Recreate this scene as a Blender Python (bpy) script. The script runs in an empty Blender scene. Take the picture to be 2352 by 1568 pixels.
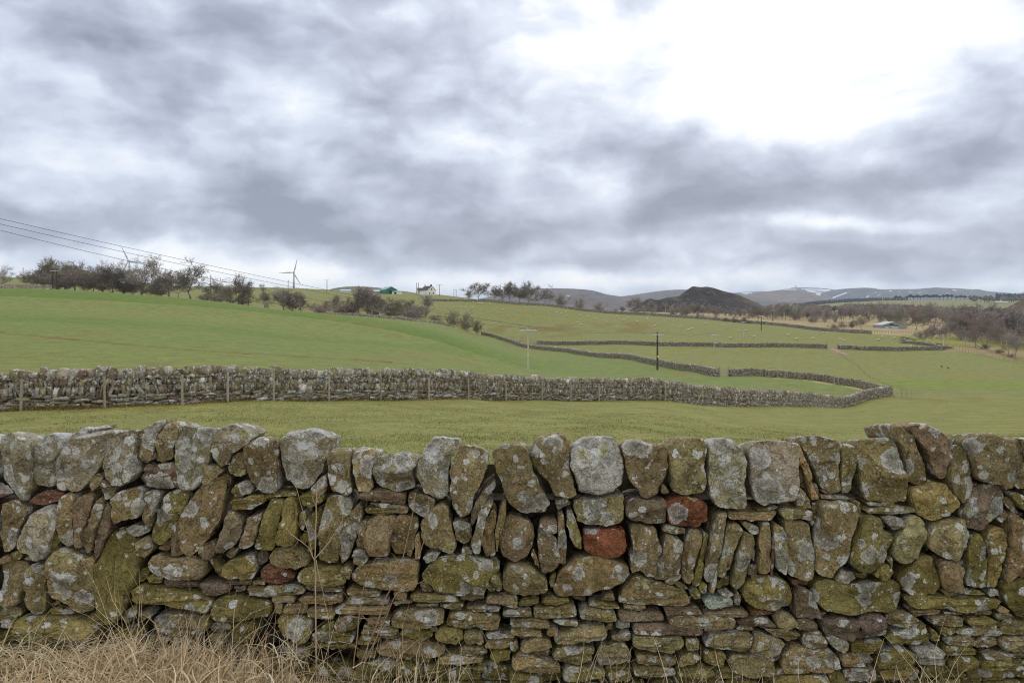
import bpy, math, random
import numpy as np
from mathutils import Vector, Matrix

SC = bpy.context.scene
COL = SC.collection
RNG = np.random.default_rng(7)
random.seed(7)
F = 1797.0          # focal length in photo units (photo 2352 wide)
CX, HY = 1176.0, 720.0
EYE = 1.8

def W(px, py, Y):
    return np.array([(px - CX) / F * Y, Y, EYE - (py - HY) / F * Y])

# ---------------------------------------------------------------- numpy noise
def _hash(ix, iy, iz, seed):
    h = (ix * 374761393 + iy * 668265263 + iz * 2147483647 + seed * 1274126177) & 0xFFFFFFFF
    h = ((h ^ (h >> 13)) * 1274126177) & 0xFFFFFFFF
    h = ((h ^ (h >> 16)) * 2246822519) & 0xFFFFFFFF
    return ((h ^ (h >> 15)) & 0xFFFFFF) / float(0xFFFFFF)

def vnoise(p, seed=0):
    p = np.asarray(p, float)
    i = np.floor(p).astype(np.int64)
    f = p - i
    f = f * f * f * (f * (f * 6 - 15) + 10)
    r = 0
    for dx in (0, 1):
        wx = f[..., 0] if dx else 1 - f[..., 0]
        for dy in (0, 1):
            wy = f[..., 1] if dy else 1 - f[..., 1]
            for dz in (0, 1):
                wz = f[..., 2] if dz else 1 - f[..., 2]
                r = r + wx * wy * wz * _hash(i[..., 0] + dx, i[..., 1] + dy, i[..., 2] + dz, seed)
    return r * 2 - 1

def fbm(p, octv=4, seed=0, gain=0.5):
    p = np.asarray(p, float)
    a, s, t = 1.0, 0.0, 0.0
    for k in range(octv):
        s = s + a * vnoise(p * (2.03 ** k) + 13.7 * k, seed + k)
        t += a
        a *= gain
    return s / t

def sstep(a, b, x):
    t = np.clip((np.asarray(x, float) - a) / (b - a), 0, 1)
    return t * t * (3 - 2 * t)

def pchip(xs, ys, q):
    xs = np.asarray(xs, float); ys = np.asarray(ys, float); q = np.asarray(q, float)
    h = np.diff(xs); d = np.diff(ys) / h
    m = np.zeros(len(xs))
    m[0], m[-1] = d[0], d[-1]
    for i in range(1, len(xs) - 1):
        if d[i - 1] * d[i] > 0:
            w1 = 2 * h[i] + h[i - 1]; w2 = h[i] + 2 * h[i - 1]
            m[i] = (w1 + w2) / (w1 / d[i - 1] + w2 / d[i])
    q = np.clip(q, xs[0], xs[-1])
    k = np.clip(np.searchsorted(xs, q) - 1, 0, len(xs) - 2)
    t = (q - xs[k]) / h[k]
    return ((2 * t**3 - 3 * t**2 + 1) * ys[k] + (t**3 - 2 * t**2 + t) * h[k] * m[k]
            + (-2 * t**3 + 3 * t**2) * ys[k + 1] + (t**3 - t**2) * h[k] * m[k + 1])

# ---------------------------------------------------------------- meshes
def mk(name, V, faces, mat, parent=None, smooth=True, cols=None, vecs=None):
    """faces: list of int arrays (M,4) / (M,3). cols {attr: (N,3)}, vecs {attr: (N,3)}"""
    V = np.asarray(V, np.float32)
    me = bpy.data.meshes.new(name)
    faces = [np.asarray(f, np.int32) for f in faces if len(f)]
    nl = sum(f.size for f in faces); nf = sum(len(f) for f in faces)
    me.vertices.add(len(V)); me.vertices.foreach_set('co', V.ravel())
    me.loops.add(nl); me.polygons.add(nf)
    me.loops.foreach_set('vertex_index', np.concatenate([f.ravel() for f in faces]))
    tot = np.concatenate([np.full(len(f), f.shape[1], np.int32) for f in faces])
    st = np.concatenate([[0], np.cumsum(tot)[:-1]]).astype(np.int32)
    me.polygons.foreach_set('loop_start', st)
    me.polygons.foreach_set('loop_total', tot)
    me.polygons.foreach_set('use_smooth', np.full(nf, smooth, bool))
    for k, c in (cols or {}).items():
        a = me.attributes.new(k, 'FLOAT_COLOR', 'POINT')
        c4 = np.ones((len(V), 4), np.float32); c4[:, :3] = c
        a.data.foreach_set('color', c4.ravel())
    for k, c in (vecs or {}).items():
        a = me.attributes.new(k, 'FLOAT_VECTOR', 'POINT')
        a.data.foreach_set('vector', np.ascontiguousarray(c, np.float32).ravel())
    me.update(); me.validate()
    if mat: me.materials.append(mat)
    o = bpy.data.objects.new(name, me)
    COL.objects.link(o)
    if parent: o.parent = parent
    return o

def tag(o, label=None, cat=None, group=None, kind=None):
    if label: o['label'] = label
    if cat: o['category'] = cat
    if group: o['group'] = group
    if kind: o['kind'] = kind
    return o

def empty(name, loc=(0, 0, 0), rz=0.0, sc=1.0):
    o = bpy.data.objects.new(name, None)
    o.empty_display_size = 0.1
    COL.objects.link(o)
    o.location = loc; o.rotation_euler = (0, 0, rz); o.scale = (sc, sc, sc)
    return o

class MB:
    """collects boxes, tubes and arbitrary pieces, then links ONE mesh object"""
    def __init__(s): s.v = []; s.q = []; s.t = []; s.c = []; s.n = 0
    def add(s, V, quads=None, tris=None, col=(1, 1, 1)):
        V = np.asarray(V, float)
        if quads is not None and len(quads): s.q.append(np.asarray(quads) + s.n)
        if tris is not None and len(tris): s.t.append(np.asarray(tris) + s.n)
        s.v.append(V); s.c.append(np.broadcast_to(np.asarray(col, float), (len(V), 3)))
        s.n += len(V); return s
    def box(s, x0, x1, y0, y1, z0, z1, col=(1, 1, 1), M=None):
        V = np.array([[x, y, z] for z in (z0, z1) for y in (y0, y1) for x in (x0, x1)], float)
        if M is not None: V = V @ np.asarray(M)[:3, :3].T + np.asarray(M)[:3, 3]
        Q = [[0, 2, 3, 1], [4, 5, 7, 6], [0, 1, 5, 4], [2, 6, 7, 3], [0, 4, 6, 2], [1, 3, 7, 5]]
        return s.add(V, Q, None, col)
    def tube(s, pts, rad, n=8, col=(1, 1, 1), cap=True):
        pts = np.asarray(pts, float); rad = np.broadcast_to(np.asarray(rad, float), (len(pts),))
        T = np.gradient(pts, axis=0); T /= np.linalg.norm(T, axis=1)[:, None] + 1e-9
        ref = np.array([0, 0, 1.0]) if abs(T[0, 2]) < 0.9 else np.array([1.0, 0, 0])
        V = []
        for p, t, r in zip(pts, T, rad):
            a = np.cross(t, ref); a /= np.linalg.norm(a) + 1e-9
            b = np.cross(t, a)
            th = np.arange(n) * 2 * np.pi / n
            V.append(p + r * (np.cos(th)[:, None] * a + np.sin(th)[:, None] * b))
        V = np.concatenate(V); k = len(pts)
        Q = [[i * n + j, i * n + (j + 1) % n, (i + 1) * n + (j + 1) % n, (i + 1) * n + j] for i in range(k - 1) for j in range(n)]
        Tt = []
        if cap:
            V = np.vstack([V, pts[0], pts[-1]]); m = k * n
            Tt = [[m, (j + 1) % n, j] for j in range(n)] + [[m + 1, (k - 1) * n + j, (k - 1) * n + (j + 1) % n] for j in range(n)]
        return s.add(V, Q, Tt, col)
    def build(s, name, mat, parent=None, smooth=False, attr='tint'):
        f = []
        if s.q: f.append(np.concatenate(s.q))
        if s.t: f.append(np.concatenate(s.t))
        V = np.concatenate(s.v)
        return mk(name, V, f, mat, parent, smooth, cols={attr: np.concatenate(s.c)})

# ---------------------------------------------------------------- node helpers
class NT:
    def __init__(s, tree): s.t = tree; s.n = tree.nodes; s.l = tree.links
    def N(s, typ, **kw):
        nd = s.n.new(typ)
        for k, v in kw.items(): setattr(nd, k, v)
        return nd
    def set(s, sock, v):
        if hasattr(v, 'is_linked') or isinstance(v, bpy.types.NodeSocket): s.l.new(v, sock)
        else: sock.default_value = v
    def math(s, op, a, b=None, c=None, clamp=False):
        nd = s.N('ShaderNodeMath', operation=op, use_clamp=clamp)
        s.set(nd.inputs[0], a)
        if b is not None: s.set(nd.inputs[1], b)
        if c is not None: s.set(nd.inputs[2], c)
        return nd.outputs[0]
    def vm(s, op, a, b=None, c=None, sc=None):
        nd = s.N('ShaderNodeVectorMath', operation=op)
        s.set(nd.inputs[0], a)
        if b is not None: s.set(nd.inputs[1], b)
        if c is not None: s.set(nd.inputs[2], c)
        if sc is not None: s.set(nd.inputs['Scale'], sc)
        return nd.outputs['Value'] if op in ('DOT_PRODUCT', 'LENGTH', 'DISTANCE') else nd.outputs[0]
    def noise(s, vec, scale, detail=4.0, rough=0.55, dist=0.0, color=False):
        nd = s.N('ShaderNodeTexNoise')
        if vec is not None: s.l.new(vec, nd.inputs['Vector'])
        nd.inputs['Scale'].default_value = scale; nd.inputs['Detail'].default_value = detail
        nd.inputs['Roughness'].default_value = rough; nd.inputs['Distortion'].default_value = dist
        return nd.outputs['Color'] if color else nd.outputs['Fac']
    def voro(s, vec, scale, feature='F1', rnd=1.0):
        nd = s.N('ShaderNodeTexVoronoi', feature=feature)
        s.l.new(vec, nd.inputs['Vector']); nd.inputs['Scale'].default_value = scale
        nd.inputs['Randomness'].default_value = rnd
        return nd
    def mix(s, f, a, b, blend='MIX'):
        nd = s.N('ShaderNodeMix', data_type='RGBA', blend_type=blend)
        s.set(nd.inputs[0], f); s.set(nd.inputs[6], a if not isinstance(a, tuple) else (*a[:3], 1)); s.set(nd.inputs[7], b if not isinstance(b, tuple) else (*b[:3], 1))
        return nd.outputs[2]
    def ss(s, x, a, b):           # smoothstep a..b -> 0..1
        nd = s.N('ShaderNodeMapRange', interpolation_type='SMOOTHSTEP')
        s.set(nd.inputs[0], x); s.set(nd.inputs[1], a); s.set(nd.inputs[2], b)
        nd.inputs[3].default_value = 0; nd.inputs[4].default_value = 1
        return nd.outputs[0]
    def rng(s, x, a, b, c, d):
        nd = s.N('ShaderNodeMapRange')
        s.set(nd.inputs[0], x); nd.inputs[1].default_value = a; nd.inputs[2].default_value = b
        nd.inputs[3].default_value = c; nd.inputs[4].default_value = d
        return nd.outputs[0]
    def attr(s, name):
        return s.N('ShaderNodeAttribute', attribute_name=name)

def newmat(name):
    m = bpy.data.materials.new(name); m.use_nodes = True
    t = NT(m.node_tree)
    b = t.n['Principled BSDF']
    b.inputs['Roughness'].default_value = 0.9
    b.inputs['Specular IOR Level'].default_value = 0.25
    return m, t, b

def simple_mat(name, col, rough=0.85, var=0.25, scale=6.0, metal=0.0, use_tint=False, bump=0.0):
    m, t, b = newmat(name)
    tc = t.N('ShaderNodeTexCoord')
    nz = t.noise(tc.outputs['Object'], scale, 6, 0.6)
    k = t.rng(nz, 0.25, 0.75, 1 - var, 1 + var)
    base = t.attr('tint').outputs['Color'] if use_tint else (*col, 1)
    nd = t.N('ShaderNodeVectorMath', operation='SCALE')
    if use_tint: t.l.new(base, nd.inputs[0])
    else: nd.inputs[0].default_value = col
    t.l.new(k, nd.inputs['Scale'])
    t.l.new(nd.outputs[0], b.inputs['Base Color'])
    b.inputs['Roughness'].default_value = rough; b.inputs['Metallic'].default_value = metal
    if bump:
        bp = t.N('ShaderNodeBump'); bp.inputs['Strength'].default_value = bump; bp.inputs['Distance'].default_value = 0.02
        t.l.new(nz, bp.inputs['Height']); t.l.new(bp.outputs[0], b.inputs['Normal'])
    return m
# ---------------------------------------------------------------- traced stones of the near wall
# tile key, kind (c coping / b body), look flag, outline
STONES = '''
0cg 0,135 60,118 190,150 215,200 200,430 150,530 90,500 20,420 8,250 0,240
0cg 165,230 230,150 310,120 370,165 380,230 335,300 325,440 280,455 205,440 200,330 215,260
0cn 332,300 375,200 400,190 372,300 390,470 340,460
0cg 375,185 400,140 480,95 520,110 500,150 400,190
0cg 365,280 400,200 440,150 520,115 640,108 668,120 650,190 600,260 560,350 500,430 450,475 395,465 380,400 370,320
0cg 595,290 620,220 650,150 690,120 785,110 780,180 790,300 810,360 760,410 720,440 650,430 610,390 595,330
0cn 780,130 830,95 900,55 935,50 940,80 900,160 890,290 850,305 800,285 785,220
0cn 900,170 940,80 980,62 1020,90 1028,130 1000,190 990,290 940,300 885,290 890,220
0cg 1000,180 1030,110 1050,78 1100,90 1130,100 1230,100 1245,120 1210,200 1210,290 1190,330 1160,440 1110,470 1030,440 1005,300
0cg 1215,180 1260,100 1320,72 1370,75 1430,115 1460,155 1410,210 1340,250 1300,320 1260,330 1225,290 1210,220
0cn 1395,210 1430,175 1500,148 1580,148 1600,180 1590,400 1600,460 1570,485 1500,470 1430,420 1405,330
0bl 1295,330 1340,250 1395,250 1415,370 1370,382 1310,370
0bp 805,400 840,310 1000,305 1015,330 1020,440 950,460 830,445
0bl 1165,345 1190,320 1250,325 1280,350 1240,390 1200,420 1160,430
0bn 510,440 530,380 570,360 600,385 580,430 530,475
0br 150,535 190,490 260,465 360,480 345,520 260,550 200,550
0bn 0,540 70,510 150,560 150,600 100,700 80,790 0,840
0bg 110,740 160,640 190,590 270,550 335,560 340,620 320,690 290,800 265,860 200,865 130,810 105,770
0bn 340,560 350,500 400,475 435,490 430,560 420,640 425,770 390,785 345,740 335,650
0bp 430,540 460,490 520,475 545,500 520,590 480,690 470,790 435,790 425,690
0bn 470,720 510,640 540,560 570,500 610,510 590,600 550,700 510,820 485,820 465,760
0bp 530,820 550,700 590,600 620,520 640,560 640,670 600,760 570,850 540,860
0bp 575,410 610,405 680,450 650,500 610,515 590,470
0bl 640,510 690,470 790,445 830,470 830,590 800,620 690,640 650,660 635,600
0bn 835,480 870,465 930,475 920,520 880,600 865,680 840,640 830,560
0bm 870,720 890,600 930,510 960,470 1040,460 1090,480 1070,560 1030,640 1000,680 960,750 920,775 875,755
0bn 1030,640 1060,570 1110,490 1160,440 1220,385 1300,372 1310,400 1290,520 1260,640 1200,740 1130,810 1080,835 1050,800 1040,720
0bn 975,840 970,740 990,660 1010,645 1030,680 1045,800 1050,830 1010,848
0bp 885,810 920,770 970,755 965,810 930,830
0bl 1325,470 1340,440 1410,405 1460,450 1440,480 1350,500
0bm 1320,520 1390,500 1527,480 1527,530 1440,570 1340,575 1330,550
0bp 1250,790 1270,720 1300,610 1320,570 1350,580 1395,640 1385,720 1350,770 1290,815 1255,815
0bn 1365,790 1400,680 1420,620 1450,610 1490,590 1510,600 1480,680 1450,790 1400,800
0bm 1459,790 1489,690 1529,560 1559,510 1624,515 1629,540 1599,640 1569,800 1509,810
0bp 1145,820 1150,780 1200,755 1240,750 1240,800 1215,850 1170,850
0bn 1270,850 1290,810 1360,795 1350,830 1310,865
0bm 620,720 650,680 720,690 790,740 800,830 790,920 775,1000 740,1060 720,1130 690,1200 640,1235 580,1200 560,1100 545,980 540,920 570,850
0bn 720,680 760,655 840,660 855,700 800,730 750,720
0bn 785,830 785,760 830,730 870,740 870,810 830,850
0bl 275,900 300,840 340,790 400,790 480,840 540,900 555,1000 545,1100 530,1160 450,1165 390,1130 300,1080 270,1030
0bo 480,860 510,842 545,870 545,905 520,910 490,890
0bm 275,870 290,790 325,690 340,750 310,820 280,870
0bn 0,880 40,870 150,870 160,900 140,1000 120,1100 90,1135 30,1130 0,1100
0bn 150,1060 155,960 170,890 240,872 275,880 270,960 260,1050 250,1170 190,1180 160,1140
0bo 0,850 60,840 70,870 0,885
0bm 60,830 85,805 130,810 130,850 80,870
0bn 140,850 170,835 200,865 180,875
0bn 860,840 900,828 950,850 1100,848 1180,870 1190,930 1160,975 1000,970 930,955 870,935 855,890
0bm 1180,860 1220,860 1270,910 1280,960 1250,975 1200,900
0bm 1275,950 1285,880 1400,840 1455,830 1475,900 1470,960 1380,975 1300,975
0bm 820,970 870,945 930,960 920,1000 850,1005
0bm 775,960 800,920 850,925 810,990 775,995
0bd 930,970 1000,970 1140,990 1135,1015 1040,1022 940,1010
0bd 1145,985 1250,985 1310,1000 1320,1040 1240,1060 1180,1050
0bd 1320,1020 1400,1015 1405,1045 1340,1055
0bd 1290,985 1360,985 1360,1010 1290,1005
0bp 1360,985 1430,985 1430,1015 1360,1012
0bo 1410,1020 1510,1018 1510,1045 1410,1042
0bo 1435,990 1510,985 1515,1010 1440,1012
0bm 1405,1050 1527,1045 1527,1080 1410,1075
0bm 755,1030 790,1005 930,1020 1100,1040 1220,1075 1215,1130 1180,1150 1090,1130 900,1100 780,1105 750,1070
0bm 1220,1110 1240,1080 1300,1060 1400,1080 1527,1100 1545,1110 1545,1180 1450,1200 1300,1210 1240,1200 1215,1160
0bm 90,1250 110,1190 150,1180 350,1195 500,1210 560,1240 560,1290 500,1310 380,1320 250,1330 130,1310 90,1280
0bm 480,1200 530,1170 575,1190 580,1240 520,1235
0bm 265,1160 300,1145 390,1165 400,1185 330,1190 270,1185
0bn 260,1130 300,1105 330,1120 290,1140
0bn 0,1150 100,1145 105,1190 60,1210 0,1200
0bl 0,1210 60,1215 80,1240 60,1260 0,1250
0bl 690,1200 710,1160 760,1120 780,1150 770,1190 720,1240
0bn 780,1170 840,1150 870,1190 820,1210
0bn 180,1340 260,1330 260,1390 190,1390
0bn 265,1345 330,1330 470,1335 465,1390 380,1400 270,1385
0bn 870,1190 1000,1160 1130,1170 1140,1240 1120,1280 950,1290 880,1260
0bm 1120,1190 1210,1165 1215,1240 1150,1280 1110,1270
0bm 1190,1240 1240,1220 1330,1225 1320,1260 1250,1280
0bl 1170,1330 1200,1285 1260,1275 1310,1300 1280,1350 1200,1360
0bm 1320,1280 1340,1220 1450,1220 1480,1300 1400,1340 1330,1340
0bn 1210,1370 1300,1360 1400,1380 1350,1430 1220,1420
1cg 135,190 150,160 190,120 300,100 380,120 445,150 440,200 415,290 380,380 330,440 280,470 220,450 170,410 150,330 145,240
1cn 415,260 430,225 470,208 540,220 555,240 550,400 560,480 520,490 440,480 420,400
1cn 560,290 570,220 610,205 670,205 700,240 690,290 665,390 680,450 650,470 595,465 585,420 575,350
1cg 670,330 690,270 760,240 860,232 920,250 935,290 905,380 920,460 870,475 790,470 710,430 670,390
1cg 920,370 940,280 970,210 1010,155 1080,147 1160,160 1185,190 1160,240 1120,290 1110,370 1110,490 1060,512 960,485 940,410
1cn 1115,380 1130,290 1170,210 1220,185 1310,210 1340,250 1340,310 1310,400 1260,500 1240,590 1190,615 1130,570 1115,470
1cn 1350,260 1370,215 1440,180 1500,168 1560,195 1575,240 1590,310 1640,440 1699,560 1660,608 1540,610 1450,550 1420,460 1380,370
1bn 325,455 370,390 410,378 415,450 400,485 340,480
1bp 590,480 660,460 700,455 860,480 865,545 780,540 600,520
1bp 645,535 780,540 870,555 880,595 800,600 720,560
1bm 630,570 660,560 780,570 790,600 650,600
1bn 865,510 880,485 960,490 1040,520 1010,590 970,625 910,600 870,560
1bm 125,740 150,640 175,510 230,500 250,540 240,650 230,760 190,785 130,775
1bm 0,500 100,485 230,478 240,495 100,505 0,530
1bm 260,490 300,482 400,490 400,520 320,560 280,545
1bl 250,660 260,590 290,580 295,650 270,700
1bm 290,640 320,600 380,560 390,600 360,700 340,810 300,820 300,720
1bm 240,740 270,710 300,720 300,780 260,780
1bo 355,870 365,700 390,590 420,500 470,487 550,500 560,560 520,650 490,740 470,880 410,895
1bl 485,840 490,720 520,630 560,570 600,530 615,590 600,680 560,780 540,850 500,885
1bn 580,790 590,700 610,640 640,640 640,690 620,800 600,800
1bn 630,760 640,640 700,602 810,610 800,660 770,740 770,840 700,845 640,820
1bo 765,690 790,640 830,600 930,620 940,680 890,760 860,840 800,840 775,790
1bn 865,840 880,750 905,705 920,710 910,800 890,850
1bo 915,860 920,720 940,710 950,780 945,860
1bl 940,650 990,600 1040,550 1080,525 1110,560 1120,650 1160,790 1120,830 1050,800 980,780 950,720
1bn 1130,640 1180,630 1240,650 1245,740 1200,770 1150,740
1bn 1235,760 1260,690 1280,590 1310,510 1350,505 1370,520 1330,600 1310,680 1290,820 1250,820
1bo 1295,690 1330,610 1370,560 1385,590 1370,720 1380,840 1320,850 1300,780
1bo 1375,700 1395,600 1420,515 1440,520 1440,600 1400,740 1385,830
1bp 1235,590 1260,540 1310,460 1370,410 1380,430 1330,500 1290,580 1250,660 1240,640
1bn 1395,770 1410,680 1440,620 1500,615 1600,660 1605,740 1570,840 1500,870 1430,850 1400,810
1bl 555,830 575,800 620,810 650,850 620,890 565,890
1bn 960,850 1000,820 1070,815 1040,860 980,885
1bl 1180,800 1210,785 1250,810 1240,835 1190,830
1bo 75,850 110,795 180,785 260,800 310,840 300,890 240,915 150,910 80,885
1bd 5,830 30,805 70,830 70,880 30,895 5,870
1br 35,910 70,895 150,905 230,950 230,970 180,985 100,1000 40,970
1bm 240,950 280,905 380,905 490,905 530,950 520,1000 440,1015 330,1005 250,980
1bo 550,950 580,900 700,865 850,855 945,870 945,930 930,1020 870,1040 740,1035 620,1010 560,985
1bm 945,950 1000,890 1060,840 1180,830 1300,850 1390,865 1410,900 1350,950 1320,1050 1240,1060 1060,1045 1010,1010 960,980
1bl 1325,1000 1350,940 1390,935 1420,990 1410,1035 1340,1035
1bn 1420,960 1440,900 1500,885 1600,900 1670,970 1680,1040 1600,1065 1480,1055 1430,1020
1bp 945,990 980,985 1020,1040 960,1050
1bl 490,920 530,895 555,920 540,980
1bl 35,1060 60,1010 150,1000 270,1005 290,1030 280,1060 160,1065 60,1075
1bn 0,985 50,990 50,1010 0,1010
1bn 0,1050 30,1045 35,1075 0,1080
1bp 285,1010 380,1010 500,1025 500,1045 400,1045 300,1035
1bl 515,1040 540,1025 640,1030 715,1050 715,1075 600,1085 520,1070
1bn 510,1100 530,1075 640,1085 720,1085 770,1090 760,1115 600,1120 520,1115
1bn 85,1080 130,1065 220,1070 235,1110 100,1115
1bl 235,1090 260,1075 400,1068 500,1065 500,1110 400,1125 260,1120
1bo 790,1060 830,1040 870,1055 860,1090 800,1095
1bl 885,1070 930,1052 1050,1055 1160,1065 1175,1100 1050,1105 910,1100
1bp 1175,1070 1300,1060 1320,1090 1250,1105 1180,1100
1bn 1315,1080 1340,1060 1480,1060 1510,1090 1500,1130 1400,1115 1320,1100
1bn 910,1115 1050,1110 1060,1125 950,1130
1bn 1055,1120 1180,1112 1200,1130 1190,1155 1080,1145
1bn 1205,1125 1380,1115 1410,1130 1400,1150 1250,1155
1bl 1415,1160 1470,1135 1590,1145 1590,1180 1440,1175
1bn 455,1145 500,1120 620,1125 770,1125 780,1160 720,1170 560,1165 470,1165
1bl 780,1115 830,1100 900,1105 900,1125 800,1135
1bn 300,1150 370,1135 470,1160 450,1210 350,1200 300,1185
1bn 155,1130 200,1115 300,1120 295,1175 200,1180 155,1170
1bn 100,1120 150,1120 150,1180 105,1175
1bm 125,1230 150,1190 240,1185 330,1200 325,1270 300,1330 220,1340 150,1300
1bl 780,1200 800,1160 900,1150 1000,1130 1090,1160 1090,1210 1000,1240 870,1255 790,1240
1bl 1090,1230 1110,1165 1200,1155 1350,1165 1415,1185 1390,1260 1370,1275 1250,1260 1150,1250
1bn 640,1190 700,1175 775,1200 770,1235 650,1230
1bn 450,1240 480,1190 540,1180 620,1185 590,1250 540,1275 470,1270
1bn 605,1270 620,1235 720,1240 820,1250 825,1280 720,1285 620,1285
1bn 1000,1250 1040,1230 1045,1270 1010,1280
1bm 825,1290 850,1255 1000,1270 1025,1300 960,1330 850,1320
1bm 1030,1290 1060,1250 1180,1265 1200,1310 1160,1350 1080,1350 1040,1330
1bl 1195,1290 1210,1270 1300,1275 1320,1330 1300,1350 1210,1335
1bn 1310,1290 1350,1280 1490,1290 1490,1310 1330,1310
1bo 1315,1350 1350,1320 1480,1315 1510,1360 1400,1375 1320,1370
1bm 370,1250 450,1215 450,1260 400,1270
1bm 320,1290 350,1265 480,1270 580,1300 560,1335 440,1330 330,1320
1bm 585,1320 620,1290 720,1295 720,1330 650,1345 590,1345
1bn 720,1310 760,1290 830,1300 790,1320
1bo 690,1360 760,1330 860,1315 1000,1340 1090,1370 1090,1390 1000,1420 850,1425 710,1400
1bn 1170,1370 1200,1345 1300,1355 1340,1390 1250,1400 1180,1395
1bm 310,1340 420,1335 590,1350 580,1370 420,1375 320,1365
1bm 575,1390 620,1370 700,1380 690,1420 590,1425
1bl 1045,1440 1060,1410 1200,1405 1310,1420 1290,1445 1150,1455 1060,1460
1bm 1340,1420 1370,1380 1470,1385 1460,1440 1380,1465
1bm 900,1430 950,1415 1010,1430 1000,1460 920,1450
1bm 650,1440 700,1430 800,1435 810,1480 720,1500 640,1480
1bm 810,1460 830,1440 940,1450 950,1500 880,1515 815,1500
1bm 160,1370 220,1355 300,1375 330,1410 250,1430 165,1410
1bn 1260,1460 1380,1455 1380,1475 1280,1480
1bm 1240,1480 1320,1475 1330,1510 1250,1515
1bm 960,1480 1050,1470 1090,1500 1060,1530 970,1520
1bm 1090,1500 1230,1470 1240,1520 1130,1560
2cn 105,270 120,220 160,155 240,135 290,118 330,150 345,220 340,330 370,430 385,490 330,520 260,500 220,420 150,340
2cw 345,250 365,190 420,160 540,142 605,150 635,200 650,280 665,350 645,430 590,480 500,508 390,480 375,400 345,320
2cn 640,200 690,160 750,158 820,185 890,215 920,320 900,380 860,450 820,520 760,515 710,440 665,380 655,280
2cl 890,210 930,165 1010,150 1110,152 1130,200 1125,300 1130,430 1110,480 1000,495 930,470 925,380 905,270
2cg 1135,190 1180,150 1270,155 1320,200 1350,250 1345,350 1345,450 1360,575 1280,585 1190,565 1150,510 1140,400
2cg 1355,210 1400,175 1480,160 1600,165 1645,200 1645,300 1640,410 1620,510 1530,535 1440,555 1400,520 1370,420 1365,300
2bl 255,540 330,510 360,550 280,585
2bn 870,490 880,430 915,460 920,490
2bl 370,550 380,515 500,510 655,490 660,570 650,650 570,660 440,655 385,640 375,590
2bp 665,570 680,520 800,515 900,515 905,590 895,655 800,660 700,640 665,610
2bR 905,600 895,540 930,510 1060,500 1130,540 1130,630 1080,670 1000,675 915,655
2bR 415,740 430,690 540,685 660,690 680,740 660,810 600,855 500,840 420,810
2bn 160,730 170,690 230,705 275,750 290,900 240,935 185,940 170,860
2bo 280,880 275,740 280,620 310,590 315,680 330,780 320,895
2bm 320,650 330,580 360,580 380,640 410,740 410,800 370,780 340,720
2bp 160,660 200,625 270,640 270,700 220,710
2bn 120,830 135,800 160,840 175,920 140,880
2bm 220,1000 240,960 265,945 260,1000 240,1030
2bo 245,1030 270,960 330,900 380,850 470,840 600,860 680,900 690,950 670,1000 560,1030 400,1065 290,1080 250,1060
2bn 690,930 700,780 690,670 760,650 840,680 850,740 875,790 850,870 830,960 790,945 740,910
2bn 690,915 720,890 740,925 710,950
2bn 880,700 900,665 1010,685 1010,715 940,720
2bn 885,760 890,720 990,750 985,830 960,960 920,980 830,975 840,900 870,830
2bn 970,890 1000,790 1030,690 1080,685 1100,720 1070,830 1050,920 1055,960 1030,1010 990,985 990,910
2bm 1050,1000 1080,870 1100,760 1110,700 1140,710 1130,800 1110,900 1100,1010 1070,1025
2bn 1110,960 1130,830 1160,700 1190,600 1250,590 1230,680 1200,800 1180,900 1160,1000 1125,985
2bo 1145,1050 1170,960 1200,820 1215,760 1225,770 1200,900 1165,1055
2bn 1195,880 1220,770 1240,670 1300,650 1330,680 1290,780 1250,900 1220,960 1190,950
2bn 1265,1010 1280,890 1310,780 1330,700 1390,710 1395,770 1370,880 1340,1010 1300,1040
2bn 1385,830 1400,780 1410,840 1400,880
2bo 1420,900 1420,760 1440,640 1490,645 1500,760 1495,930 1460,950 1425,930
2bp 1370,950 1380,895 1425,900 1430,970 1400,985
2bn 1330,660 1350,640 1420,660 1430,710 1400,720
2bo 1250,615 1260,590 1400,590 1530,575 1500,630 1380,630 1260,625
2bm 1410,575 1527,548 1540,560 1450,585
2bl 620,1100 650,1040 700,970 740,945 830,980 920,1010 1020,1050 1035,1115 1000,1135 880,1130 740,1125 640,1120
2bm 950,1010 960,985 1010,1010 1030,1040 990,1040
2bm 890,985 930,955 980,945 975,970 930,1010
2bm 1035,1060 1070,1030 1100,1050 1100,1090 1060,1095
2bm 1085,1030 1110,990 1140,1010 1130,1050 1095,1055
2bw 1110,1110 1150,1075 1280,1080 1285,1130 1200,1145 1130,1140
2bm 1190,1045 1250,1035 1285,1060 1240,1075
2bn 1290,1090 1310,1040 1335,1080 1330,1135 1300,1125
2bm 1175,1000 1240,950 1270,960 1260,1010 1190,1030
2bm 1340,1050 1360,1010 1420,970 1520,960 1600,990 1625,1060 1600,1130 1520,1155 1420,1145 1350,1100
2bn 0,1060 40,1070 45,1110 0,1125
2bm 50,1110 75,1085 170,1085 175,1120 110,1135 50,1130
2bm 180,1105 200,1080 290,1085 350,1090 350,1110 270,1125 190,1120
2bd 350,1080 440,1080 440,1110 400,1110
2bm 450,1130 460,1100 560,1105 640,1140 560,1145
2bn 520,1090 540,1055 600,1045 610,1090 560,1100
2bl 135,1170 150,1135 260,1130 380,1120 385,1180 300,1195 200,1195 140,1190
2bl 390,1160 420,1130 520,1145 600,1155 620,1205 530,1215 410,1195
2bl 650,1140 680,1130 790,1130 790,1155 680,1160
2bp 870,1150 900,1138 1090,1140 1100,1165 1000,1165 890,1170
2bp 620,1200 620,1160 720,1165 830,1165 890,1180 885,1215 760,1215 640,1215
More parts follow.
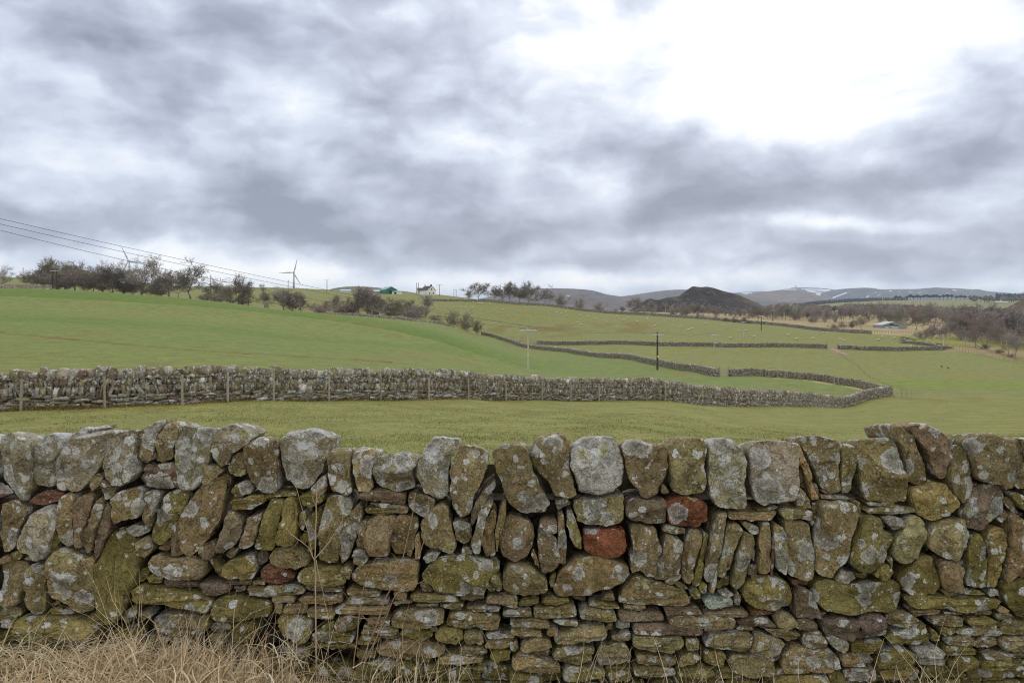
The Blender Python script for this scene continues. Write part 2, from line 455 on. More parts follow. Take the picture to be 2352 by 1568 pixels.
2bn 910,1215 925,1175 1080,1170 1290,1190 1290,1245 1200,1250 1000,1240 920,1230
2bp 1110,1165 1240,1150 1370,1160 1360,1185 1240,1185 1120,1180
2br 1385,1180 1400,1160 1480,1155 1520,1180 1500,1190 1390,1195
2bn 0,1200 110,1190 220,1205 235,1240 120,1245 0,1240
2bn 240,1210 290,1205 395,1215 390,1240 290,1235
2bl 0,1255 100,1250 190,1270 190,1300 80,1295 0,1285
2bl 215,1290 230,1260 290,1265 280,1295 230,1305
2bl 255,1320 270,1290 380,1250 460,1235 545,1230 555,1300 470,1310 360,1335 270,1335
2bn 550,1270 570,1230 600,1240 595,1270
2bn 605,1250 620,1215 700,1225 700,1255 640,1265
2bp 705,1270 710,1225 830,1225 960,1235 1110,1250 1110,1300 960,1295 800,1290 720,1285
2bn 1115,1265 1130,1248 1280,1255 1290,1275 1200,1280 1130,1285
2bp 1300,1220 1320,1195 1480,1195 1520,1225 1500,1250 1320,1250
2bn 1300,1265 1340,1250 1410,1255 1415,1280 1320,1280
2bn 575,1310 590,1290 690,1270 690,1320 620,1330
2bl 700,1330 710,1295 820,1300 1000,1310 1000,1350 940,1390 840,1390 720,1365
2bm 1010,1360 1015,1315 1090,1320 1090,1380 1030,1400
2bl 1120,1340 1150,1285 1280,1280 1395,1290 1390,1330 1350,1390 1240,1380 1130,1360
2bo 0,1325 40,1330 50,1370 20,1390 0,1370
2bl 60,1365 80,1330 160,1305 240,1315 250,1360 190,1380 90,1385
2bn 45,1310 110,1300 100,1320 60,1325
2bl 240,1400 270,1360 400,1350 490,1355 480,1430 400,1460 320,1440 250,1425
2bl 500,1390 530,1350 660,1335 690,1390 700,1440 600,1470 520,1470 495,1430
2bn 130,1400 170,1385 235,1390 225,1420 150,1420
2bo 10,1430 40,1390 120,1400 240,1440 300,1470 290,1500 200,1505 100,1495 10,1470
2bl 715,1410 860,1410 960,1435 960,1470 830,1475 730,1460
2bl 965,1460 980,1410 1080,1400 1110,1430 1060,1470 980,1475
2bm 1120,1390 1240,1400 1230,1480 1120,1460
2bl 1250,1440 1290,1410 1400,1410 1527,1425 1527,1530 1400,1540 1290,1510
2bm 300,1510 320,1460 420,1470 550,1490 550,1530 400,1550 310,1540
2bl 700,1480 830,1475 950,1490 940,1510 800,1520 710,1510
2bm 0,1500 100,1510 200,1530 180,1568 0,1568
2bm 940,1540 1080,1530 1100,1568 950,1568
2bm 960,1500 1100,1480 1180,1500 1090,1525 970,1520
2bm 560,1500 690,1490 700,1550 570,1560
3co 205,185 230,180 260,260 290,330 320,440 355,510 305,525 280,430 240,300
3cn 245,160 300,145 400,145 470,180 490,250 480,400 485,470 440,490 370,450 325,340 275,250
3cl 480,210 500,188 560,195 565,280 555,400 540,470 495,495 485,400 490,290
3cl 570,180 620,160 780,160 810,220 830,310 850,430 875,490 870,540 780,545 630,535 610,430 580,300
3cn 770,90 800,72 860,110 910,130 925,200 955,280 975,370 1000,450 940,450 870,430 850,330 830,220 790,160
3cp 880,105 940,72 1000,75 1080,130 1130,190 1120,230 1130,280 1100,340 1095,400 1050,410 1020,330 990,260 940,190
3cn 1130,240 1150,185 1190,220 1215,290 1225,370 1240,420 1210,520 1170,535 1120,480 1100,400 1110,300
3cn 1195,180 1230,130 1310,115 1400,150 1450,155 1527,165 1527,200 1510,300 1490,380 1460,450 1420,470 1370,430 1340,430 1250,410 1210,260
3cn 1480,380 1510,290 1560,270 1600,300 1600,470 1500,460 1475,420
3cn 1490,160 1527,150 1600,170 1600,270 1530,290
3bp 225,350 250,340 270,410 280,460 240,440 220,400
3bn 320,440 340,420 360,470 350,500
3bp 360,490 440,492 530,505 525,520 440,518 365,510
3bn 360,460 400,455 440,480 430,490 370,475
3bo 215,520 230,440 270,470 305,550 300,565 230,565
3bm 880,500 890,450 960,440 1000,410 1060,420 1130,480 1160,545 1110,600 1000,635 930,610 890,550
3bp 1160,600 1200,530 1230,440 1290,425 1380,440 1410,490 1400,580 1340,620 1260,690 1190,680
3bl 640,540 800,535 800,550 720,560 650,555
3bl 615,590 660,570 800,550 885,570 935,575 930,590 780,605 640,600
3bn 130,590 140,560 200,555 305,575 305,630 220,625 140,620
3bp 310,570 320,530 355,530 355,580 320,600
3bn 165,690 160,640 240,635 300,660 310,750 330,800 325,970 270,985 180,960 170,800
3bl 85,690 90,650 130,650 170,720 180,800 165,950 110,915 95,780
3br 80,960 85,800 85,700 100,705 105,830 90,965
3bl 325,720 340,620 350,530 420,520 550,520 555,640 530,740 530,840 480,910 420,960 340,930 330,850
3bn 310,640 330,600 365,590 350,640 320,680
3bm 530,830 550,720 590,630 640,600 690,620 700,680 770,710 770,760 740,820 700,900 620,930 560,920 525,880
3bm 560,600 565,530 590,530 600,590 570,640
3bn 680,630 700,615 745,680 720,680
3bn 720,625 760,610 840,630 840,670 770,695
3bY 770,760 820,690 860,620 900,605 930,620 970,700 965,760 930,800 920,850 840,895 780,860
3bl 970,780 980,680 1030,640 1100,615 1180,620 1200,700 1190,800 1150,855 1080,850 1000,810
3bm 830,1000 860,920 920,840 990,835 1030,900 1050,1000 1030,1050 940,1055 850,1040
3bn 1030,890 1060,860 1130,870 1180,910 1175,1040 1130,1050 1060,1020
3bl 1090,870 1130,855 1200,870 1210,900 1140,890
3bl 1060,1040 1120,1045 1170,1070 1100,1085
3bm 1195,800 1210,730 1270,705 1300,760 1310,900 1310,1010 1250,1025 1190,1010 1200,900
3bm 1300,720 1320,680 1370,660 1415,700 1415,800 1390,950 1370,1030 1310,1020 1315,850
3bp 1250,690 1290,665 1330,655 1320,690 1270,705
3bo 1420,960 1430,760 1440,620 1470,590 1520,640 1540,740 1520,880 1470,970 1430,1000
3br 1530,660 1600,640 1600,960 1500,970 1490,880
3bn 1395,600 1420,570 1440,610 1420,640 1380,640
3bo 1420,530 1440,500 1500,540 1510,600 1480,610
3bm 1440,480 1480,470 1560,520 1560,590 1510,570
3bl 455,970 490,925 560,935 570,975 520,1000 460,990
3bm 570,950 640,935 650,960 600,980
3bm 655,940 680,890 740,885 770,910 760,965 700,980
3bn 740,860 770,840 790,880 780,930 770,900
3bm 320,1060 340,990 400,975 520,1005 640,985 790,980 830,1010 820,1110 790,1165 650,1165 480,1165 380,1150 330,1110
3bp 215,1100 235,1020 300,1025 330,1090 360,1160 290,1190 220,1185
3br 205,990 300,990 300,1015 210,1010
3bm 835,1080 880,1055 1000,1065 1150,1085 1300,1080 1405,1090 1360,1140 1200,1165 1050,1140 880,1130
3bm 1185,1050 1200,1030 1290,1045 1330,1070 1200,1070
3bm 1330,1060 1350,1030 1400,1040 1400,1075 1340,1080
3bm 1405,1020 1440,990 1527,980 1600,1000 1600,1200 1500,1190 1430,1120
3bn 880,1150 950,1140 1060,1150 1050,1175 900,1190
3bn 985,1220 1000,1185 1100,1175 1180,1190 1180,1240 1080,1240 1000,1235
3bn 1065,1165 1160,1160 1190,1175 1080,1180
3bm 1200,1220 1215,1195 1330,1190 1385,1220 1370,1255 1230,1255
3bn 1250,1175 1300,1155 1370,1165 1360,1185 1260,1190
3bo 1370,1150 1400,1120 1450,1160 1400,1175
3bn 1375,1180 1470,1175 1490,1205 1390,1215
3bn 1395,1240 1440,1205 1600,1220 1600,1290 1400,1290
3bl 1140,1265 1250,1255 1390,1255 1410,1275 1390,1300 1250,1300 1150,1290
3bm 1045,1270 1070,1240 1130,1240 1140,1280 1080,1300
3bm 990,1310 1000,1250 1050,1290 1055,1330 1000,1330
3bn 1070,1330 1090,1300 1230,1295 1255,1330 1240,1360 1100,1350
3bn 1265,1340 1280,1310 1370,1310 1390,1350 1350,1380 1270,1375
3bn 1395,1330 1420,1305 1600,1310 1600,1380 1410,1380
3bm 1065,1390 1090,1355 1200,1360 1280,1385 1260,1410 1100,1415
3bn 1290,1400 1370,1385 1465,1395 1450,1440 1300,1430
3bn 1480,1420 1500,1390 1600,1390 1600,1440 1490,1440
3bm 1275,1470 1300,1430 1400,1440 1600,1445 1600,1500 1400,1505 1300,1495
3bm 1100,1450 1150,1420 1260,1415 1270,1480 1170,1495 1100,1480
3bm 740,1310 780,1280 900,1230 960,1220 985,1270 980,1330 900,1345 780,1350
3bn 745,1230 750,1180 800,1160 860,1160 920,1200 900,1230 830,1255
3bd 360,1250 370,1210 440,1185 560,1190 570,1270 540,1330 480,1310 400,1290
3bd 570,1215 585,1180 720,1175 745,1200 740,1250 640,1265 580,1260
3bd 570,1290 580,1270 700,1250 750,1260 745,1290 660,1310 580,1315
3bm 530,1360 540,1330 640,1320 715,1320 705,1360 620,1390 540,1385
3bn 385,1300 420,1290 515,1325 515,1370 490,1390 410,1340
3bn 255,1320 265,1270 350,1260 390,1310 390,1360 300,1360 260,1350
3bp 205,1240 220,1200 290,1195 345,1225 340,1255 270,1260
3bn 100,1200 130,1160 200,1180 215,1220 180,1250 115,1240
3bd 0,1210 70,1200 120,1250 50,1255 0,1250
3bn 40,1260 140,1250 250,1280 240,1310 180,1330 100,1300
3bp 290,1195 370,1170 410,1175 380,1215 310,1215
3bl -50,1390 -15,1300 20,1280 120,1310 165,1330 130,1390 90,1420 0,1410
3bm 110,1430 140,1390 145,1440 115,1460
3bl 140,1470 150,1400 200,1350 300,1365 420,1370 460,1420 475,1480 400,1495 250,1510 150,1510
3bo 470,1430 480,1400 560,1385 650,1395 670,1450 600,1475 490,1470
3bm 680,1430 700,1380 800,1350 880,1385 900,1420 880,1460 780,1480 690,1475
3bl 890,1370 920,1355 1020,1345 1060,1380 1060,1440 980,1450 920,1450
3bm 700,1500 760,1485 900,1460 920,1490 860,1530 760,1550 710,1540
3bn 490,1490 600,1480 680,1480 680,1550 600,1568 500,1540
3bm 80,1540 150,1520 300,1518 410,1530 410,1568 90,1580
3bm 420,1510 480,1490 520,1568 420,1590
'''
# ---------------------------------------------------------------- terrain: (distance, height-in-view) profiles along bearings
FAR_L = [(3000, 700), (14000, 700)]
PROF = {
 -900: [(8, 1230), (13, 1045), (27, 950), (40, 900), (60, 830), (100, 765), (150, 710), (210, 668), (260, 655), (400, 650), (800, 640)] + FAR_L,
 0:    [(8, 1215), (13, 1048), (27, 942), (35, 902), (60, 838), (100, 772), (150, 720), (210, 680), (262, 661), (300, 661), (400, 655), (600, 642), (800, 636), (1200, 640)] + FAR_L,
 400:  [(8, 1205), (13, 1052), (29, 927), (40, 886), (60, 842), (100, 790), (150, 745), (200, 710), (250, 686), (285, 683), (330, 690), (450, 682), (700, 660), (900, 655), (1200, 668)] + FAR_L,
 700:  [(8, 1205), (13, 1056), (34, 918), (45, 886), (70, 850), (110, 805), (160, 768), (220, 735), (280, 715), (320, 722), (400, 712), (500, 690), (700, 672), (900, 662), (1100, 663), (1400, 690)] + FAR_L,
 1000: [(8, 1205), (13, 1060), (40, 915), (50, 891), (75, 865), (110, 830), (160, 795), (220, 764), (290, 743), (330, 740), (400, 716), (470, 692), (600, 679), (720, 675), (900, 682), (1300, 692)] + FAR_L,
 1120: [(8, 1205), (13, 1060), (44, 914), (60, 886), (90, 863), (130, 838), (180, 812), (250, 787), (300, 777), (330, 772), (380, 745), (440, 705), (470, 692), (600, 690), (900, 697)] + FAR_L,
 1213: [(8, 1205), (13, 1060), (47, 914), (60, 892), (100, 867), (126, 856), (170, 836), (230, 813), (290, 799), (320, 779), (380, 745), (450, 700), (480, 697), (700, 699)] + FAR_L,
 1360: [(8, 1205), (13, 1060), (50, 916), (65, 897), (100, 877), (140, 858), (190, 832), (231, 818), (260, 803), (285, 789), (330, 765), (400, 733), (440, 716), (480, 713), (700, 712), (1500, 714), (3000, 712), (14000, 710)],
 1475: [(8, 1205), (13, 1060), (52, 919), (70, 901), (110, 878), (150, 852), (187, 830), (220, 815), (262, 793), (300, 775), (350, 752), (420, 727), (440, 722), (500, 718), (700, 716), (1500, 714), (3000, 712), (14000, 710)],
 1645: [(8, 1205), (13, 1060), (60, 929), (75, 912), (100, 888), (128, 861), (170, 835), (235, 810), (258, 795), (300, 775), (350, 750), (400, 738), (420, 734), (500, 727), (700, 720), (1500, 714), (3000, 711), (14000, 710)],
 1800: [(8, 1205), (13, 1062), (40, 972), (72, 936), (90, 918), (110, 895), (140, 868), (180, 843), (230, 815), (255, 797), (300, 776), (350, 756), (380, 749), (450, 740), (600, 728), (900, 718), (1500, 713), (2000, 710), (3000, 706), (14000, 708)],
 1930: [(8, 1205), (13, 1064), (40, 980), (70, 953), (100, 937), (112, 915), (132, 887), (160, 862), (200, 835), (250, 803), (300, 780), (340, 763), (400, 755), (500, 742), (700, 727), (1000, 717), (1500, 712), (2000, 705), (2600, 695), (3500, 694), (14000, 705)],
 2050: [(8, 1205), (13, 1064), (40, 980), (70, 950), (100, 925), (112, 909), (135, 882), (170, 856), (210, 830), (250, 806), (300, 786), (330, 770), (400, 760), (500, 748), (700, 733), (1000, 718), (1500, 714), (2000, 702), (2600, 689), (3500, 690), (14000, 705)],
 2200: [(8, 1205), (13, 1062), (50, 975), (100, 922), (150, 872), (200, 834), (250, 803), (280, 791), (330, 776), (400, 766), (600, 747), (1000, 724), (1500, 714), (2000, 702), (2600, 688), (3500, 688), (14000, 705)],
 2352: [(8, 1200), (13, 1058), (50, 972), (100, 922), (150, 875), (200, 846), (240, 828), (260, 814), (300, 801), (350, 786), (450, 772), (600, 754), (1000, 727), (1500, 714), (2000, 700), (2600, 690), (3500, 688), (14000, 705)],
 3300: [(8, 1190), (13, 1050), (50, 960), (100, 915), (150, 868), (260, 810), (350, 780), (600, 750), (1000, 725), (2600, 690), (14000, 700)],
}
PXS = np.arange(-900, 3301, 6.0)
LY = np.linspace(math.log(4.0), math.log(14000), 900)
_cols = sorted(PROF)
_m = np.array([pchip(np.log([4.0] + [a for a, b in PROF[c]]), [1640.0] + [b for a, b in PROF[c]], LY) for c in _cols])
PYM = np.array([pchip(_cols, _m[:, k], PXS) for k in range(len(LY))]).T
_k = np.exp(-np.linspace(-2, 2, 17) ** 2); _k /= _k.sum()
PYM = np.apply_along_axis(lambda r: np.convolve(np.pad(r, 8, 'edge'), _k, 'valid'), 0, PYM)

def _bil(px, Y):
    a = np.clip((np.asarray(px, float) - PXS[0]) / 6.0, 0, len(PXS) - 1.001)
    b = np.clip((np.log(np.maximum(Y, 4.0)) - LY[0]) / (LY[1] - LY[0]), 0, len(LY) - 1.001)
    i = a.astype(int); j = b.astype(int); a = a - i; b = b - j
    return (PYM[i, j] * (1 - a) * (1 - b) + PYM[i + 1, j] * a * (1 - b) + PYM[i, j + 1] * (1 - a) * b + PYM[i + 1, j + 1] * a * b)

def curve(pts):
    xs = [p[0] for p in pts]; ys = [p[1] for p in pts]
    return lambda q: pchip(xs, ys, q)

# field boundaries: distance as a function of bearing
Y_W2 = curve([(-900, 24), (0, 27), (400, 29.5), (700, 34.5), (1000, 40), (1200, 46), (1400, 51), (1570, 56), (1700, 65), (1800, 76), (1870, 88), (1917, 100), (1950, 103), (1990, 108), (2042, 112)])
Y_W3 = curve([(1105, 335), (1120, 330), (1150, 315), (1215, 288), (1300, 254), (1361, 230), (1475, 187), (1560, 155), (1650, 128)])
Y_W3b = curve([(1672, 131), (1750, 140), (1850, 142), (1930, 136), (2000, 124), (2030, 117), (2044, 112)])
Y_W4 = curve([(1220, 308), (1300, 294), (1400, 280), (1500, 264), (1650, 257), (1900, 253), (2050, 251), (2180, 249)])
Y_W5 = curve([(975, 478), (1100, 468), (1215, 455), (1400, 440), (1600, 425), (1800, 385), (1900, 352), (2000, 338), (2080, 330)])
Y_TR = curve([(-900, 262), (0, 266), (250, 284), (400, 288), (560, 292), (700, 292), (850, 296), (1000, 312), (1060, 325), (1110, 333)])
Y_CREASE = curve([(-900, 205), (0, 192), (400, 198), (700, 208), (880, 188), (1039, 158), (1200, 140), (1500, 120)])

def zbase(X):
    return 0.21 - 0.26 * sstep(-2.6, -0.7, X)

def gz(X, Y):
    X = np.asarray(X, float); Y = np.asarray(Y, float)
    Yc = np.maximum(Y, 4.0)
    px = CX + F * X / Yc
    Z = EYE - (_bil(px, Yc) - HY) / F * Yc
    w = sstep(4.0, 6.5, Y)
    Z = zbase(X) * (1 - w) + Z * w
    # rolling crest in the big green field
    cr = Y_CREASE(px)
    m = sstep(1350, 1050, px) * sstep(60, 120, Y) * (1 - sstep(262, 285, Y))
    Z = Z + m * (1.2 * np.exp(-((Y - cr) / 11) ** 2) - 1.5 * np.exp(-((Y - cr - 24) / 14) ** 2))
    m2 = sstep(1600, 700, px) * sstep(40, 60, Y) * (1 - sstep(150, 170, Y))
    Z = Z + m2 * 0.35 * np.exp(-((Y - 118 - px * .01) / 9) ** 2)
    P = np.stack([X * 0.035, Y * 0.035, X * 0], -1)
    Z = Z + fbm(P, 3, 31) * 0.5 * sstep(14, 80, Y) * (1 - 0.5 * sstep(400, 1500, Y))
    P = np.stack([X * 0.35, Y * 0.35, X * 0 + 5], -1)
    Z = Z + fbm(P, 2, 41) * 0.07 * sstep(7, 14, Y)
    dz = Y - (97 - px * 0.036)
    return Z

def g1(X, Y): return float(gz(np.array([X]), np.array([Y]))[0])

def onground(px, Y, dz=0.0):
    X = (px - CX) / F * Y
    return np.array([X, Y, g1(X, Y) + dz])

_YS = np.exp(np.linspace(math.log(9), math.log(3500), 700))
def ground_y(px, py, ymin=9.0):
    """nearest distance at which the ground seen on bearing px reaches height py in the view"""
    X = (px - CX) / F * _YS
    v = HY - (gz(X, _YS) - EYE) / _YS * F
    ok = np.where((v <= py) & (_YS >= ymin))[0]
    return float(_YS[ok[0]]) if len(ok) else 400.0

# ---------------------------------------------------------------- the ground sheet
def build_ground():
    u = np.concatenate([np.linspace(-1.9, -0.80, 40)[:-1], np.arange(-0.80, 0.80, 0.0021), np.linspace(0.80, 1.9, 40)])
    Yr = np.concatenate([np.linspace(-18.5, 2.6, 12), np.linspace(2.8, 6.5, 20), np.geomspace(6.8, 60, 110), np.geomspace(60.9, 700, 300), np.geomspace(712, 13500, 80)])
    U, YY = np.meshgrid(u, Yr)
    off = np.where(YY < 60, 20.0, 20.0)
    X = U * (YY + off)
    nY, nX = X.shape
    Xf, Yf = X.ravel(), YY.ravel()
    Z = gz(Xf, Yf)
    px = CX + F * Xf / np.maximum(Yf, 4.0)
    n1 = fbm(np.stack([Xf * .02, Yf * .02, Xf * 0], -1), 3, 3)
    n2 = fbm(np.stack([Xf * .12, Yf * .05, Xf * 0], -1), 3, 5)
    n3 = fbm(np.stack([Xf * .5, Yf * .5, Xf * 0], -1), 3, 9)
    C = lambda r, g, b: np.array([r, g, b])
    olive, green, pasture = C(.178, .184, .062), C(.142, .178, .058), C(.17, .18, .064)
    straw, tan, brown = C(.33, .28, .14), C(.30, .245, .135), C(.12, .075, .04)
    col = np.tile(olive, (len(Xf), 1))
    def put(c, m):
        nonlocal col
        m = np.clip(m, 0, 1)[:, None]; col = col * (1 - m) + c * m
    inb = lambda v, a, b, s: sstep(a - s, a + s, v) * (1 - sstep(b - s, b + s, v))
    # field between the two further walls and the big green field
    yb = np.where(px < 1110, Y_TR(np.minimum(px, 1110)), np.where(px < 1661, Y_W3(px), Y_W3b(px)))
    m = inb(Yf, Y_W2(np.minimum(px, 2042)) + .3, 1e9, .3) * (Yf < yb) * (px < 2044)
    put(green, m)
    put(olive, m * (0.55 * sstep(115, 50, Yf) + .3 * sstep(.05, .5, n2)))
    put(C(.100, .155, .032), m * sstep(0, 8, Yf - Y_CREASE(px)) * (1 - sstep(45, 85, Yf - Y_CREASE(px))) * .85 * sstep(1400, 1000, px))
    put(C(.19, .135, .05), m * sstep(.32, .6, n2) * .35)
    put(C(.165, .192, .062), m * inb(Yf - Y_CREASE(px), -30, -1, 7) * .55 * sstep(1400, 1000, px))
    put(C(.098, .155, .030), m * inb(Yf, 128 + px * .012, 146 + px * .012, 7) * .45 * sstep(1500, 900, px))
    # hill pastures and middle fields
    m = (Yf > yb) * 1.0
    put(pasture, m)
    put(C(.19, .175, .05), m * sstep(0, .5, n2) * .5 * (Yf < 700))
    put(C(.15, .125, .038), m * inb(px, 1090, 1520, 60) * inb(Yf, 325, 380, 10) * sstep(-.15, .3, n2) * .8)
    # rough tan ground beyond the last wall
    m = (Yf > Y_W5(np.clip(px, 975, 2080)) + .6) * sstep(1150, 1260, px) * (Yf < 900)
    put(tan, m)
    put(C(.21, .16, .085), m * sstep(0, .45, n2) * .7)
    m = sstep(2150, 2185, px) * (Yf > 244 + (px - 2170) * -.02) * (Yf < 900)
    put(C(.25, .21, .11), m)
    put(C(.17, .17, .05), m * sstep(-.1, .3, n1 + n2 * .6))
    put(C(.23, .13, .06), m * sstep(.15, .4, n3) * .5)
    m = inb(px, 2075, 2210, 25) * inb(Yf, 262, 345, 8)
    put(C(.20, .20, .05), m)
    # black spoil bank
    m = inb(px, 2068, 2172, 9) * inb(Yf, 256 + (2172 - px) * .36, 282 + (2172 - px) * .44, 3) * sstep(-.45, -.1, n2 + n3 * .5)
    put(C(.035, .033, .036), m)
    # far country
    m = sstep(850, 1100, Yf)
    put(C(.16, .175, .07), m); put(C(.22, .18, .10), m * sstep(.05, .3, n1) * .6)
    # rough grass along wall bases
    for cv, lo, hi in ((Y_W2, -900, 2042), (Y_W3, 1105, 1650), (Y_W3b, 1672, 2044)):
        d = np.abs(Yf - cv(np.clip(px, lo, hi)) + .5)
        put(C(.24, .19, .06), sstep(1.3, .3, d + n3 * .6) * (px > lo) * (px < hi) * .75)
    d = Y_W3b(np.clip(px, 1672, 2044)) - Yf
    put(straw, inb(d, -1, 5, 1.5) * (px > 1780) * (px < 2044) * sstep(-.3, .2, n3) * .9)
    d = Y_TR(np.clip(px, -900, 1110)) - Yf
    put(C(.25, .2, .08), inb(d, -8, 2.0, 1.2) * (px < 1110) * (n3 > -.3) * .85)
    # drain across the green field
    vpy = HY - (Z - EYE) / np.maximum(Yf, 4) * F
    dl = pchip([-900, 0, 85, 182, 289, 486, 602, 675, 805, 1000, 1200], [705, 762, 770, 779, 789, 805, 812, 817, 824, 838, 855], px)
    brk = sstep(-.25, .25, fbm(np.stack([px * .02, px * 0, px * 0], -1), 2, 77))
    dm = sstep(2.4, .6, np.abs(vpy - dl + n3 * 1.2)) * (Yf > 40) * (Yf < 150) * (px < 900)
    put(C(.16, .11, .045), dm * (.65 + .35 * brk)); put(C(.05, .035, .02), dm * sstep(.75, .95, brk) * sstep(1.6, .5, np.abs(vpy - dl)))
    Z = Z - dm * .25
    # muddy gateway and the sheep track below it
    gx = np.where(Yf > 236, 1921 + (253 - Yf) * 1.3, 0)
    put(C(.21, .15, .10), inb(Yf, 232, 257, 2) * sstep(20, 9, np.abs(px - 1912 - (253 - Yf) * 1.5 + n3 * 8)))
    put(C(.33, .27, .21), inb(Yf, 234, 252, 3) * sstep(9, 3, np.abs(px - 1914 - (253 - Yf) * 1.5 + n3 * 6)) * .6)
    tr = pchip([120, 140, 165, 200, 225, 240], [2100, 2025, 1990, 1965, 1940, 1925], Yf)
    put(C(.11, .085, .035), inb(Yf, 122, 240, 4) * sstep(2.6, .8, np.abs(px - tr + n2 * 4)) * .75)
    tr2 = pchip([100, 140, 180, 215], [2170, 2090, 2030, 1990], Yf)
    put(C(.25, .22, .09), inb(Yf, 110, 215, 10) * sstep(5, 1, np.abs(np.abs(px - tr2) - 7)) * .3)
    put(C(.13, .20, .035), inb(px, 2030, 2400, 60) * inb(Yf, 128, 146, 4) * .55)
    put(C(.14, .115, .045), inb(px, 2045, 2260, 40) * inb(Yf, 96, 110, 4) * sstep(-.2, .3, n2 + n3 * .4) * .7)
    put(C(.16, .10, .055), inb(px, 1150, 1222, 10) * inb(Yf, 292, 318, 5) * sstep(-.35, 0., n3) * .9)
    # near field and verge
    put(C(.12, .12, .03), (Yf < 6) * 1.0 * .6)
    put(C(.26, .19, .09), (Yf < 5) * sstep(-.3, .3, n3) * .7)
    idx = np.arange(nY * nX).reshape(nY, nX)
    Q = np.stack([idx[:-1, :-1], idx[:-1, 1:], idx[1:, 1:], idx[1:, :-1]], -1).reshape(-1, 4)
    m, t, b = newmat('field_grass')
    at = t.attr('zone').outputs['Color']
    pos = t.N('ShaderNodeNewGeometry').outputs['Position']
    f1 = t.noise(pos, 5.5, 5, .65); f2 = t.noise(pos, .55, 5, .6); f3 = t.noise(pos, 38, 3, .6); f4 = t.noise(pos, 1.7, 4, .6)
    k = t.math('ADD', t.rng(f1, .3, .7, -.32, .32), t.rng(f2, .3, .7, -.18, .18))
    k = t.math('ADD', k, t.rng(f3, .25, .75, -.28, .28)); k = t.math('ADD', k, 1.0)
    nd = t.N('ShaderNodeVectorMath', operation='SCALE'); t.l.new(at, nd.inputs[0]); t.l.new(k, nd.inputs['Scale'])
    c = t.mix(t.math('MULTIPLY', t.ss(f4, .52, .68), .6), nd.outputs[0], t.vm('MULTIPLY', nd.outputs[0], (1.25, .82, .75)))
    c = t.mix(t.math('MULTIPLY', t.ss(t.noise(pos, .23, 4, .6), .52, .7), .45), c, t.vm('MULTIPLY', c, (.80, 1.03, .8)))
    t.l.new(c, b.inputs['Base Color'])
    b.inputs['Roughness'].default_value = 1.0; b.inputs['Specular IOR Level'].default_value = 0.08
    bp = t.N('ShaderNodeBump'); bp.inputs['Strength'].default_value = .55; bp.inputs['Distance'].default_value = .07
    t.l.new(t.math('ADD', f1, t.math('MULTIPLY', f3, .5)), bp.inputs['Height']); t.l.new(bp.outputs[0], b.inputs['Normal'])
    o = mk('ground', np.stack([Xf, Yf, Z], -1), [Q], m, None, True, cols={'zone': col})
    tag(o, kind='structure')
    return o
build_ground()
